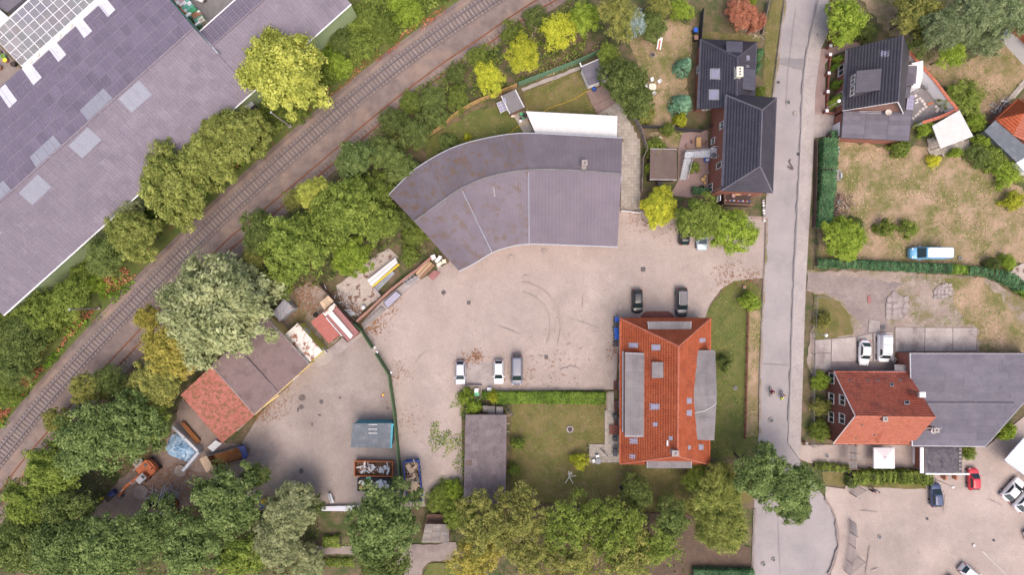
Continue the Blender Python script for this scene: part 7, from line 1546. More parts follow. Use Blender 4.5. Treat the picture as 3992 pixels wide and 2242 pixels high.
board_fence('curved fence of new yellow timber boards behind the gardens',[t01(1265,1050),t01(1400,962),t01(1470,895),t01(1540,840),t01(1640,785),zg(0,440),zg(300,330),zg(560,215),zg(815,112)],1.6,'wood_new',.45)
board_fence('green screen fence along the northern edge of the fenced lawn',[t02(40,648),t02(270,560),t02(500,472),t02(660,398)],1.9,'screen_green',1.9,.06,pm='dark_grey',vary=0)
zone('border_path','concrete',[t02(75,690),t02(60,665),t02(500,500),t02(515,522)],.1,z=.19)
board_fence('dark garden fence west of the low dark house',[t02(1408,92),t02(1398,230),t02(1388,372)],1.9,'anthracite',1.8,.05,pm='anthracite',vary=0)
board_fence('dark panel fence between the dry garden and the brick terrace',[t02(945,962),t02(1135,968),t02(1280,985),t02(1405,998),t02(1490,952)],1.5,'anthracite',1.6,.05,pm='anthracite',vary=0)
board_fence('grey weathered paling along the slab path',[t02(870,830),t02(905,900),t02(950,980),t02(995,1135),t02(962,1200),t02(958,1330),t02(952,1447)],1.7,'wood_grey',.35,.06)
board_fence('curving green fence that divides the two yards',[t11(752,985),t11(800,1030),t11(850,1110),t11(885,1165)],1.9,'fence_green',1.2,.16,pm='fence_green',vary=.01)
board_fence('long green fence running down to the skips',[t11(910,1205),t11(960,1285),t11(1008,1362),t21(1018,10),t21(1035,120),t21(1050,230),t21(1065,400),t21(1085,640),t21(1106,815)],1.9,'fence_green',1.2,.16,pm='fence_green',vary=.01)
for i,(x,y) in enumerate(((888,1167),(908,1203),(1012,1357))): 
    c = t11(x,y,1.9); o = MB().box((0,0,0),(.3,.22,.1),R(-55)).build('fence_sign','white_paint',local=True); o.location = c; tag(o,('northern white plate on the green yard fence','middle white plate on the green yard fence','southern white plate on the green yard fence')[i],'sign')
mesh_fence('steel tube and mesh fence beside the pavement',[t13(460,797),t13(352,780),t13(335,1100),t13(330,1447),t23(325,200),t23(322,475),t23(400,455)],1.1,step=.4,wires=4,pr=.04)
mesh_fence('galvanised garden gate beside the tall hedge',[t13(362,292),t13(358,492)],1.1,'dark_grey',step=.15,name='garden_gate',cat='gate',wires=2,wr=.02)
mesh_fence('open mesh gate leaf at the hedge corner of the southern yard',[t23(612,828),t23(690,785)],1.9,step=.14,name='mesh_gate',cat='gate',wires=10); mesh_fence('second open mesh gate leaf at the hedge corner, nearer the kerb',[t23(612,828),t23(648,848)],1.9,step=.14,name='mesh_gate',cat='gate',wires=10)
mesh_fence('long mesh fence beside the turning circle',[t23(612,1028),t23(610,1210),t23(592,1330),t23(572,1410)],1.9,step=.16,wires=10); mesh_fence('open mesh gate leaf at the foot of the turning circle fence',[t23(572,1410),t23(685,1315)],1.8,step=.16,name='mesh_gate',cat='gate',wires=10)
mesh_fence('short mesh gate leaf folded against the north end of the turning circle fence',[t23(618,1032),t23(630,1130)],1.8,step=.16,name='mesh_gate',cat='gate',wires=10)
mesh_fence('thin railing along the hedge east of the meadow patch',[t23(395,660),t23(600,662)],.8,step=.5,wires=2)
rf = thing('rail_fence','low red brown wooden rail fence on the verge east of the red tiled house','fence',t12(1745,1200)); a,b = t12(1757,893),t22(1735,412); L_ = (b-a).length
for i in range(11): c = a.lerp(b,i/10); MB().box((c.x,c.y,.45),(.12,.12,.9)).build('post','brick_dark',rf)
for i in range(10):
    p,q = a.lerp(b,i/10),a.lerp(b,(i+1)/10)
    for z,d in ((.40,-.03),(.74,.03)): MB().bar(Vector((p.x+d,p.y-.03,z)),Vector((q.x+d,q.y+.03,z)),.085,4).build('rail','brick_dark',rf)
board_fence('dark brown low fence along the pavement below the tall hedge',[t03(350,1060),t03(345,1447),t13(335,265)],1.0,'wood_dark',.8,.06)
board_fence('white sliding gate at the south end of the slab path',[t12(808,142),t12(955,158)],.9,'white_paint',.9,.08,name='sliding_gate',cat='gate',pm='galvanised',vary=0)
board_fence('weathered fence beside the verge above the low dark house',[t02(1905,20),t02(1880,150),t02(1855,265)],1.2,'wood_grey',.5,.05)
mesh_fence('red and white taped railing above the yard tree',[t12(1790,25),t12(1905,22)],.9,'terracotta',step=1,wires=2); mesh_fence('red and white taped railing beside the road verge',[t12(1790,195),t12(1885,200)],.9,'terracotta',step=1,wires=2)
# brick storage wall with its ledge and the goods on it
bw_ = thing('storage_wall','low brick wall dividing the paved yard from the sand yard','wall',zc(760,300)); pts = [zc(-20,1040),zc(285,765),zc(560,505),zc(770,310),zc(1150,5),t11(1220,580),t11(1320,492)]
for a,b in zip(pts[:-1],pts[1:]):
    d = (b-a).normalized(); nn = Vector((-d.y,d.x,0))*.16; MB().prism([a+nn,b+nn,b-nn,a-nn],0,1.1).build('wall_panel','brick_brown',bw_); MB().slab([Vector((p.x,p.y,1.18)) for p in (a+nn*1.1,b+nn*1.1,b-nn*1.1,a-nn*1.1)],.08).build('coping','brick_brown',bw_)
lg = thing('concrete_bench','long pale concrete ledge in front of the storage wall','ledge',zc(760,560)); MB().prism([zc(60,1090),zc(130,1235),zc(640,775),zc(1000,440),zc(1475,40),zc(1560,-60),zc(1420,-60),zc(1180,60),zc(800,350),zc(560,560)],0,.4).build('ledge_slab','concrete',lg)
def stack(label,q,z0,n,m,along=0,th=.08,name='plank_stack',cat='planks',layers=1,gap=.04):
    q = [Vector((p[0],p[1],0)) for p in q]; o = thing(name,label,cat,ground_at(q)); r = random.Random(n+len(label))
    for l in range(layers):
        for i in range(n):
            s0,s1 = (i+gap)/n,(i+1-gap)/n
            P = [q[0].lerp(q[3],s0),q[1].lerp(q[2],s0),q[1].lerp(q[2],s1),q[0].lerp(q[3],s1)] if not along else [q[0].lerp(q[1],s0),q[0].lerp(q[1],s1),q[3].lerp(q[2],s1),q[3].lerp(q[2],s0)]
            e = r.uniform(-.08,.08); d = (P[1]-P[0]).normalized()*e; MB().prism([p+d for p in P],z0+l*(th+.01),z0+l*(th+.01)+th+r.uniform(-.01,.02)).build('plank',m,o)
    return o
stack('stack of grey boards on the ledge at its southern end',[zc(78,1095),zc(520,690),zc(628,775),zc(125,1190)],.42,6,'wood_grey',th=.1,layers=2)
fr = thing('glass_crate','lilac glass panes leaning in a steel crate on the ledge','crate',zc(780,530)); sheets(fr,zc(575,600,.9),zc(860,335,.9),zc(985,430,.8),zc(665,740,.8),9,3,'glass_light',amp=0,name='glass_pane',gap=.12)
f2 = MB(); cq_ = [zc(575,600,.95),zc(860,335,.95),zc(990,430,.85),zc(665,740,.85)]
for a,b in zip(cq_,cq_[1:]+cq_[:1]): f2.bar(a,b,.05,4)
for p in cq_: f2.bar(Vector((p.x,p.y,.4)),p,.04,4)
f2.build('steel_frame','dark_grey',fr)
sf = thing('steel_lattice','galvanised window lattice lying on the ledge','steel frame',zc(1210,80)); a,b,c_,d2 = zc(1035,120,.6),zc(1255,-45,.6),zc(1385,25,.55),zc(1150,195,.55)
for k in range(4): MB().bar(a.lerp(b,k/3),d2.lerp(c_,k/3),.05,4).build('bar','galvanised',sf)
for k in range(3): MB().bar(a.lerp(d2,k/2),b.lerp(c_,k/2),.05,4).build('bar','galvanised',sf)
tp = thing('timber_poles','bundle of long brown timber poles between the ledge and the warehouse corner','timber',t11(1275,580)); r = random.Random(5)
for k in range(14): s = k/13; a = t11(1205+35*s,612+42*s); b = t11(1300+42*s,512+38*s); z = .45+r.uniform(0,.3); MB().bar(Vector((a.x,a.y,z)),Vector((b.x,b.y,z+r.uniform(-.1,.1))),r.uniform(.06,.11),6).build('pole',r.choice(['wood_pale','wood_brown','wood_new']),tp)
o = MB().slab([t11(1288,630,.3),t11(1335,585,.3),t11(1385,605,.3),t11(1325,665,.3)],.06).build('red_sheet','red_felt',org=t11(1335,625)); tag(o,'dull red board lying flat on the yard by the warehouse corner','board')
for i,(x,y,s,m,a,lb) in enumerate(((1335,490,(.7,.7,.75),'white_plastic',20,'white plastic crate nearest the storage wall end'),(1365,512,(.8,.5,.5),'white_plastic',50,'white plastic box in the rubbish corner by the warehouse'),(1385,492,(.5,.5,.8),'white_plastic',-20,'white stacked chairs in the rubbish corner by the warehouse'),(1380,540,(.9,.5,.4),'cream',35,'cream carton in the rubbish corner by the warehouse'),(1415,520,(.6,.6,.5),'cream',10,'cream box under the warehouse eave'),(1375,560,(.7,.5,.3),'concrete',30,'grey stone block beside the red board'))):
    p = t11(x,y); o = thing('storage_box',lb,'box',Vector((p.x,p.y,0)),R(a)); MB().box((0,0,s[2]/2+.25),s).build('body',m,o,local=True); MB().box((0,0,s[2]+.27),(s[0]*1.04,s[1]*1.04,.05)).build('lid',m,o,local=True)
stack('long stack of white panels in the sand yard',[t11(842,660),t11(1055,492),t11(1072,530),t11(880,703)],.2,2,'panel_white',th=.25,layers=3)
stack('bright yellow plank beside the white panels',[t11(876,706),t11(1075,535),t11(1082,545),t11(884,714)],.2,1,'yellow_plastic',th=.5)
sc = thing('scaffold_tubes','bundle of grey scaffold tubes beside the yellow plank','scaffold',t11(960,650))
for k in range(12): s = k/11; z = .3+.25*(k % 3); a,b = t11(888+28*s,714+30*s),t11(1030+14*s,590+20*s); MB().bar(Vector((a.x,a.y,z)),Vector((b.x,b.y,z)),.06,6).build('tube','galvanised',sc)
o = MB().prism([t11(885,712),t11(905,722),t11(945,775),t11(930,790)],.2,1.0).build('concrete_barrier','concrete',org=t11(915,750)); tag(o,'short grey concrete barrier at the end of the scaffold tubes','barrier')
def pile(label,c0,n,spread,L0,m,seed,name,cat,rad=.04,zmax=.8,tt=None):
    o = thing(name,label,cat,Vector((c0.x,c0.y,0))); r = random.Random(seed)
    for k in range(n):
        a = r.uniform(0,3.14); p = Vector((r.gauss(0,spread[0]),r.gauss(0,spread[1]),r.uniform(.1,zmax))); q = Matrix.Rotation(R(spread[2]),3,'Z') @ p; d = Vector((math.cos(a),math.sin(a),r.uniform(-.3,.3)))*L0*r.uniform(.3,1)
        MB().bar(q-d/2,q+d/2,rad*r.uniform(.6,1.2),5).build('piece',r.choice(m),o,local=True)
pile('tangled heap of scaffold parts and pipes beside the board wall',t11(640,800),70,(1.5,.5,-45),1.5,['galvanised','zinc','dark_grey','rust','wood_brown'],3,'scaffold_heap','scaffold'); pile('heap of rusty wire and twigs in the sand yard corner',t11(720,860),60,(.9,.6,-45),1.2,['rust','wood_brown','leaf_litter'],4,'wire_heap','scrap',.025)
stack('row of steel formwork beams in the sand yard corner',[t11(665,880),t11(720,935),t11(755,915),t11(720,880)],.2,9,'galvanised',along=1,th=.3,name='formwork_stack',cat='steel beams',gap=.12)
board_fence('dark board wall between the back yard and the sand yard',[t11(490,690),t11(540,745),t11(640,860),t11(735,968)],1.6,'wood_dark',.6,.08)
tk = thing('white_tank','round white tank standing in the sand yard corner','tank',t11(812,864)); c = t11(812,864); MB().disc((c.x,c.y,.15),.30,.7,16).build('body','white_plastic',tk); MB().disc((c.x,c.y,.85),.30,.15,16,.12).build('lid','white_plastic',tk)
o = thing('beige_lean_to','low beige boarded lean-to behind the red felt shed','lean-to',zy(980,450)); q = [zy(880,420,1.9),zy(1020,305,1.9),zy(1115,405,1.9),zy(955,560,1.7)]; MB().prism(inset(q,.1),0,1.65).build('wall','wood_brown',o); sheets(o,q[0],q[1],q[2],q[3],4,1,'wood_pale',amp=0,name='roof_board',gap=.02)
tag(MB().torus((*zy(822,630).xy,.45),.26,.11,'Z').build('tyre','black_rubber',org=zy(822,630)),'black tyre lying beside the red sheet shed','tyre')
# southwest storage yard
tp = MB(); r = random.Random(8); poly = [t20(1250,490),t20(1310,380),t20(1345,370),t20(1420,430),t20(1505,510),t20(1440,600),t20(1370,580),t20(1290,540)]; c = centroid(poly)
for ring in range(6):
    for i,p in enumerate(poly): q = c.lerp(p,ring/5 if ring else .02); tp.v.append((q.x+r.uniform(-.2,.2),q.y+r.uniform(-.2,.2),1.2*(1-(ring/5)**2)*.8+.3+r.uniform(-.25,.3)))
n = len(poly); tp.f = [(k*n+i,k*n+(i+1) % n,(k+1)*n+(i+1) % n,(k+1)*n+i) for k in range(5) for i in range(n)]+[tuple(range(n))]
o = tp.build('blue_tarpaulin','tarp_blue',fixn=True,org=Vector((c.x,c.y,0))); tag(o,'crumpled blue tarpaulin heap beside the red workshop roof','tarpaulin'); sb = o.modifiers.new('s','SUBSURF'); sb.levels = 1; sb.render_levels = 1; sb.subdivision_type = 'SIMPLE'
o = thing('concrete_l_wall','pale grey concrete bay wall beside the blue tarpaulin','wall',t20(1480,500)); 
for a,b in ((t20(1338,318),t20(1425,400)),(t20(1430,405),t20(1525,500)),(t20(1530,505),t20(1412,645))):
    d = (b-a).normalized(); nn = Vector((-d.y,d.x,0))*.22; MB().prism([a+nn,b+nn,b-nn,a-nn],0,1.5).build('wall_panel','galvanised',o)
stack('long brown steel beams beside the blue tarpaulin',[t20(1375,300),t20(1400,290),t20(1520,430),t20(1495,460)],.3,3,'rust',along=1,th=.3,name='beam_stack',cat='beams')
o = MB().slab([t20(1560,490,.9),t20(1620,435,.9),t20(1668,460,.9),t20(1600,522,.9)],.08).build('white_board','panel_white',org=t20(1610,475)); tag(o,'white board lying at the corner of the red workshop end','board')
for i,(x,y,rr,lb,m) in enumerate(((1362,662,.95,'concrete ring lid lying in front of the blue tarpaulin','lot'),(1050,605,.85,'leaf covered concrete ring beside the excavator','concrete'),(1066,820,1.15,'large pale circular slab south of the excavator','lot_dark'))):
    p = t20(x,y); o = thing('concrete_ring',lb,'concrete ring',Vector((p.x,p.y,0))); MB().disc((p.x,p.y,.1),rr,.2,28).build('slab',m,o); MB().torus((p.x,p.y,.3),rr*.25,.06,'Z').build('lifting_eye',m,o)
pile('pile of grey steel poles at the south of the storage yard',t20(1250,840),40,(1.0,.3,8),3.6,['galvanised','zinc','grey_paint','wood_grey'],9,'pole_pile','poles',.05,1.0)
skip('brown scrap container under the steel poles',[t20(1112,885,1.0),t20(1330,890,1.0),t20(1325,945,1.0),t20(1112,945,1.0)],1.0,'rust','wood_dark',name='scrap_container',cat='container')
stack('white corrugated sheet at the south edge of the western yard',[t21(505,922),t21(775,915),t21(772,958),t21(502,955)],.6,3,'roof_white',th=.08,name='sheet_stack',cat='metal sheet'); stack('white edged sheet under the trees of the storage yard',[t20(1140,968),t20(1310,960),t20(1310,982),t20(1140,990)],.8,2,'panel_white',th=.08,name='sheet_stack',cat='metal sheet')
o = thing('excavator_bucket','loose grey steel trough by the yard edge south of the oil stains','trough',t21(560,872)); stack  # trough
MB().slab([t21(535,840,.5),t21(555,835,.5),t21(582,905,.5),t21(560,910,.5)],.1).build('floor','galvanised',o); MB().slab([t21(533,840,.8),t21(538,838,.8),t21(563,910,.8),t21(558,912,.8)],.3).build('side','galvanised',o); MB().slab([t21(552,835,.8),t21(557,834,.8),t21(584,905,.8),t21(579,907,.8)],.3).build('side','galvanised',o)
for i,(x,y,m,lb) in enumerate(((70,885,'yellow_plastic','yellow barrel under the trees at the yard edge'),(62,912,'bin_blue','blue barrel beside a yellow one at the yard edge'),(100,890,'concrete','pale concrete pipe standing beside the yellow barrel'),(412,872,'navy_paint','navy barrel by the white sheet at the yard edge'))):
    p = t21(x,y); o = thing('barrel',lb,'barrel',Vector((p.x,p.y,0)),group='barrels at the yard edge'); MB().disc((p.x,p.y,.1),.38,.9,16).build('body',m,o); MB().torus((p.x,p.y,1.0),.36,.04,'Z').build('rim',m,o); MB().torus((p.x,p.y,.55),.385,.025,'Z').build('hoop',m,o)
o = thing('blue_hose_drum','navy hose drum beside the excavator bucket','hose drum',ze(290,740)); p = ze(290,740); MB().bar((p.x-.4,p.y-.3,.6),(p.x+.4,p.y+.3,.6),.45,16).build('drum','navy_paint',o); MB().box((p.x-.6,p.y-.6,.4),(1.6,.9,.5),R(45)).build('crate','wood_dark',o)
tag(MB().box((*ze(110,830).xy,.5),(.35,.35,.5),.4).build('yellow_canister','yellow_plastic',org=ze(110,830)),'small yellow canister at the far end of the storage yard','canister')
stack('old timber stack behind the plank roofed shed',[t21(1285,978),t21(1440,985),t21(1450,1045),t21(1280,1045)],.2,9,'wood_brown',th=.25,layers=2,name='timber_stack',cat='timber',gap=.06)
# tall poles and lamps
def pole(label,foot,h,lean=0,name='wooden_pole',m='wood_grey',lamp=None,arm=None):
    o = thing(name,label,'pole' if not lamp else 'street lamp',Vector((foot.x,foot.y,0))); MB().bar((foot.x,foot.y,0),(foot.x,foot.y,h),.15 if not lamp else .06,10,.11 if not lamp else .05).build('shaft',m,o)
    if lamp:
        e = Vector((foot.x+arm[0],foot.y+arm[1],h+.1)); MB().bar((foot.x,foot.y,h-.05),e,.04,6).build('arm',m,o); MB().disc(e-Vector((0,0,.1)),.28,.16,14,.2).build('lamp_head',lamp,o)
    else: MB().box((foot.x,foot.y,.3),(.5,.4,.4),.5).build('foot_block','concrete',o); MB().disc((foot.x,foot.y,h),.16,.06).build('cap','zinc',o)
pole('grey wooden pole leaning against the sky beside the tall willow',t01(258,952),7.6); pole('grey wooden pole beside the reddish weeds by the railway',t10(752,870),6.4)
pole('street lamp with pale round head in front of the garage drive',t03(418,828),4.2,name='street_lamp',m='galvanised',lamp='white_plastic',arm=(.2,.15)); pole('street lamp with pale head by the steel fence of the gravel lot',t13(322,1060),4.2,name='street_lamp',m='galvanised',lamp='white_plastic',arm=(.3,0)); pole('street lamp with round grey head between the navy and the red car',W(3644,1868),3.8,name='street_lamp',m='galvanised',lamp='sat_dish',arm=(0,0))
# brick gate pillars of the black roofed house
for i,(x,y) in enumerate(((475,342),(473,408),(463,548),(455,687),(447,832))):
    p = t03(x,y,1.2); o = thing('gate_pillar',('northernmost','second','middle','fourth','southernmost')[i]+' white capped brick pillar in front of the black roofed house','pillar',Vector((p.x,p.y,0)),group='white capped pillars along the pavement'); MB().box((p.x,p.y,.6),(.36,.36,1.2)).build('shaft','brick_dark',o); MB().box((p.x,p.y,1.24),(.46,.46,.1)).build('cap','white_paint',o)
o = thing('front_wall','low brick front wall linking the white capped pillars','wall',t03(455,600)); pw = [t03(473,0),t03(463,240),t03(462,335),None,t03(463,415),t03(450,550),t03(442,690),t03(435,830),t03(435,850),t03(500,860)]
for a,b in zip(pw[:-1],pw[1:]):
    if a is None or b is None: continue
    d = (b-a).normalized(); nn = Vector((-d.y,d.x,0))*.1; MB().prism([a+nn,b+nn,b-nn,a-nn],0,.6).build('wall_panel','brick_dark',o)
# wheelie bins
def bin_(label,p,m,rz=0,grp='wheelie bins by the red tiled house',s=1.0):
    o = thing('wheelie_bin',label,'bin',Vector((p.x,p.y,.15)),R(rz),group=grp); b = MB(); v = []
    for z,k in ((.08,.8),(1.0,1.0)): v += [(x*.29*k*s,y*.34*k*s,z) for x,y in ((-1,-1),(1,-1),(1,1),(-1,1))]
    b.add(v,[(3,2,1,0),(4,5,6,7),(0,1,5,4),(1,2,6,5),(2,3,7,6),(3,0,4,7)]).build('body','black_plastic' if m != 'anthracite' else m,o,local=True); MB().slab([(-.33*s,-.36*s,1.06),(.31*s,-.36*s,1.04),(.31*s,.36*s,1.04),(-.33*s,.36*s,1.06)],.07).build('lid',m,o,local=True)
    MB().bar((-.36*s,-.25*s,1.02),(-.36*s,.25*s,1.02),.025,6).build('handle','black_plastic',o,local=True)
    for y in (-.25,.25): MB().bar((-.30,y,.0),(-.30,y+.06,.0),.1,10).build('wheel','black_rubber',o,local=True)
for x,y,m,lb in ((779,955,'bin_blue','northernmost blue lidded bin at the corner of the red tiled house'),(777,983,'anthracite','dark bin just below the northernmost blue lidded bin'),(773,1033,'bin_blue','first of three adjoining blue lidded bins from the north'),(778,1062,'bin_blue','middle of three adjoining blue lidded bins'),(777,1090,'bin_blue','last of three adjoining blue lidded bins from the north'),(772,1141,'anthracite','dark bin standing alone below the blue lidded bins')): bin_(lb,t12(x,y,.9),m)
for x,y,lb in ((768,258,'dark bin between the light wells of the red tiled house'),(768,425,'dark bin below the red brown bench')): bin_(lb,t22(x,y,.9),'anthracite')
bin_('blue lidded bin beside the dark garden fence',t02(1372,228,.9),'bin_blue',grp='bins in the gardens'); bin_('brown bin below the blue one at the dark garden fence',t02(1375,285,.9),'wood_brown',grp='bins in the gardens'); bin_('black bin at the southern front of the brown flat shed',t02(1100,1385,.8),'anthracite',grp='bins in the gardens')
# garden furniture
def chair(label,p,rz,m='white_plastic',grp=None):
    o = thing('garden_chair',label,'chair',Vector((p.x,p.y,.1)),R(rz),group=grp); MB().box((0,0,.42),(.48,.48,.05)).build('seat',m,o,local=True); MB().box((-.24,0,.68),(.05,.46,.5)).build('backrest',m,o,local=True)
    for x in (-.2,.2):
        for y in (-.2,.2): MB().bar((x,y,0),(x,y,.42),.03,5).build('leg',m,o,local=True)
    for y in (-.25,.25): MB().box((0,y,.62),(.46,.05,.05)).build('armrest',m,o,local=True)
def table(label,p,rz,sx,sy,m,round_=False,h=.72,planks=0):
    o = thing('garden_table',label,'table',Vector((p.x,p.y,.1)),R(rz))
    if planks:
        for k in range(planks): MB().box((0,-sy/2+sy*(k+.5)/planks,h),(sx,sy/planks-.02,.04)).build('plank',m,o,local=True)
    elif round_: MB().disc((0,0,h-.03),sx/2,.05,24).build('table_top',m,o,local=True)
    else: MB().prism([(x,y) for x,y,z in rring(-sx/2,sx/2,sy/2,0,.25)],h-.03,h+.02).build('table_top',m,o,local=True)
    for x in (-1,1):
        for y in (-1,1): MB().bar((x*sx*.32,y*sy*.32,0),(x*sx*.32,y*sy*.32,h-.03),.035,6).build('leg',m,o,local=True)
GC = 'white chairs on the dry garden'
table('oval cream garden table on the dry garden lawn',t02(1048,652,.7),0,1.15,1.0,'cream'); chair('white chair north of the cream garden table',t02(1045,598,.5),-80,grp=GC); chair('white chair northeast of the cream garden table',t02(1100,612,.5),-140,grp=GC); chair('white chair south of the cream garden table',t02(1060,700,.5),130,grp=GC); chair('white chair west of the cream garden table under the tree',t02(998,645,.5),10,grp=GC)
table('round grey table on the slab terrace',t22(640,592,.7),0,.95,.95,'grey_paint',True); chair('white plastic chair north of the round grey table',t22(634,553,.5),-80); chair('white plastic chair west of the round grey table',t22(607,590,.5),10)
lo = thing('sun_lounger','orange and white striped sun lounger on the dry lawn','sun lounger',t02(1098,333),R(80))
for k,m in enumerate(('white_plastic','orange_paint','white_plastic')): MB().box((0,(k-1)*.24,.32),(1.9,.23,.1)).build('cushion',m,lo,local=True)
MB().box((.75,0,.42),(.5,.7,.08),0).build('headrest','white_plastic',lo,local=True)
for x in (-.8,.8):
    for y in (-.3,.3): MB().bar((x,y,0),(x,y,.3),.03,5).build('leg','white_plastic',lo,local=True)
def pot(label,p,r_,m,h=.35,inner='brown_dirt',grp=None):
    o = thing('plant_pot',label,'pot',Vector((p.x,p.y,.1)),group=grp); MB().disc((0,0,0),r_*.75,h,16,r_).build('body',m,o,local=True); MB().torus((0,0,h),r_*.95,r_*.12,'Z').build('rim',m,o,local=True); MB().disc((0,0,h-.02),r_*.85,.03).build('filling',inner,o,local=True)
pot('round metal fire bowl on the dry lawn below the lounger',t02(1047,418),.38,'grey_paint',inner='wood_dark'); PG = 'pots beside the grey garden shed'
for x,y,r_,m,i_,lb in ((915,760,.36,'black_plastic','green_plastic','black tub holding a green bucket below the grey garden shed'),(1000,805,.36,'black_plastic','black_plastic','empty black tub below the grey garden shed'),(905,872,.2,'black_plastic','black_plastic','small black pot below the grey garden shed'),(968,858,.2,'green_plastic','green_plastic','small green pot below the grey garden shed'),(880,697,.28,'wood_new','wood_pale','pale wooden tub nearest the grey garden shed'),(702,805,.22,'white_plastic','white_plastic','white bucket on the western edge of the slab patio'),(745,815,.2,'cream','wood_pale','cream pot beside the white bucket'),(900,930,.24,'white_plastic','white_plastic','white bucket near the yellow hose')): pot(lb,zg(x,y),r_,m,inner=i_,grp=PG)
hp = thing('hexagon_planter','hexagonal stone planter on the lawn west of the red tiled house','planter',t22(428,350)); c = t22(428,350); b = MB()
for k in range(6):
    a0,a1 = R(60*k),R(60*k+60); p,q = Vector((c.x+.52*math.cos(a0),c.y+.52*math.sin(a0),.15)),Vector((c.x+.52*math.cos(a1),c.y+.52*math.sin(a1),.15)); MB().bar(p,q,.12,5).build('edging','kerb',hp)
MB().disc((c.x,c.y,.1),.45,.06,6).build('soil_bed','wood_dark',hp)
cd = thing('clothes_dryer','white rotary clothes dryer with an airer on the lawn','clothes dryer',t22(418,692)); c = t22(418,692); MB().bar((c.x,c.y,0),(c.x,c.y,1.6),.04,6).build('post','white_paint',cd)
for a in (20,100,230,300): MB().bar((c.x,c.y,1.2),(c.x+1.1*math.cos(R(a)),c.y+1.1*math.sin(R(a)),1.7),.045,5).build('arm','white_paint',cd)
for k in range(6): MB().bar((c.x+.05+.08*k,c.y+.75,1.0),(c.x+.05+.08*k,c.y+.2,1.0),.02,4).build('airer_rod','white_paint',cd)
def bicycle(label,p,rz,m,s=1.0,lie=False):
    o = thing('bicycle',label,'bicycle',Vector((p.x,p.y,.12)),R(rz))
    for x in (-.52,.52):
        w = MB().torus((x,0,.34),.32,.028,'Y',20,6).build('wheel','black_rubber',o,local=True); sp = MB()
        for k in range(6): a = k*math.pi/6; sp.bar((x-.3*math.cos(a),0,.34-.3*math.sin(a)),(x+.3*math.cos(a),0,.34+.3*math.sin(a)),.006,3)
        sp.build('spokes','zinc',w,local=True)
    f = MB().path([(-.52,0,.34),(-.05,0,.30),(.36,0,.72),(-.20,0,.75),(-.05,0,.30)],.022,6); f.bar((-.52,0,.34),(-.2,0,.75),.016,5); f.bar((.36,0,.80),(.52,0,.34),.022,6); f.build('frame',m,o,local=True)
    MB().bar((-.2,0,.75),(-.22,0,.92),.016,5).build('seat_post','zinc',o,local=True); MB().add([(-.36,-.09,.94),(-.36,.09,.94),(-.06,.03,.95),(-.06,-.03,.95),(-.36,-.06,.89),(-.36,.06,.89),(-.06,.02,.91),(-.06,-.02,.91)],[(0,3,2,1),(4,5,6,7),(0,1,5,4),(1,2,6,5),(2,3,7,6),(3,0,4,7)]).build('saddle','black_plastic',o,local=True)
    MB().path([(.30,-.29,1.0),(.38,-.1,1.02),(.38,.1,1.02),(.30,.29,1.0)],.018,6).bar((.36,0,.72),(.37,0,1.02),.018).build('handlebar','zinc',o,local=True)
    MB().bar((-.05,-.1,.30),(-.05,.1,.30),.05,8).bar((-.05,-.12,.3),(.1,-.12,.22),.015).bar((-.05,.12,.3),(-.2,.12,.38),.015).build('pedals','dark_grey',o,local=True); return o
bicycle('dark bicycle leaning by the yellow green bush on the lawn',t22(560,495),95,'black_plastic'); bicycle('grey bicycle on the slab terrace above the white chairs',t22(680,518),-45,'grey_paint'); bicycle('grey bicycle in the dark patio against the white wall',t03(1150,665),-15,'grey_paint'); bicycle('blue bicycle behind the plank lean-to',zp(1660,990),-45,'navy_paint')
bq = thing('kettle_barbecue','dark covered barbecue on the slab terrace by the house wall','barbecue',t22(763,515)); c = t22(763,515); MB().box((c.x,c.y,.8),(.7,1.2,.35)).build('lid','anthracite',bq); MB().box((c.x,c.y,.35),(.6,1.0,.6)).build('cabinet','anthracite',bq); MB().box((c.x,c.y+.75,.75),(.5,.35,.04)).build('shelf','dark_grey',bq)
# wooden deck, hoses
stack('reddish wooden deck boards beside the white garden shed',[t02(548,690),t02(690,640),t02(772,778),t02(632,862)],.12,22,'deck',th=.1,name='wooden_deck',cat='deck',gap=.05)
def hose(label,pts,m='wire_yellow',r_=.035):
    P = catmull([pts[0]]+pts+[pts[-1]],.3); rr = random.Random(len(pts)); o = MB().path([Vector((p.x+rr.uniform(-.04,.04),p.y+rr.uniform(-.04,.04),.24)) for p in P],r_,5).build('garden_hose',m,org=P[0]); tag(o,label,'hose')
hose('yellow hose winding across the fenced lawn to the deck',[t02(230,838),t02(290,808),t02(370,780),t02(450,750),t02(520,710),t02(585,672),t02(640,650)]); hose('yellow hose across the curved lawn and the slab patio',[t02(130,910),t02(70,935),t02(20,965),t01(1929,985),t01(1890,1010)])
ps2 = thing('garden_pump','white garden pump with blue tub at the edge of the deck','pump',t02(600,660)); c = t02(608,675); MB().disc((c.x,c.y,.2),.38,.3,16,.42).build('tub','navy_paint',ps2); MB().disc((c.x-.1,c.y+.05,.4),.2,.15,12).build('blue_lid','bin_blue',ps2); c2 = t02(590,655); MB().disc((c2.x,c2.y,.2),.16,.7,10).build('canister','white_plastic',ps2)
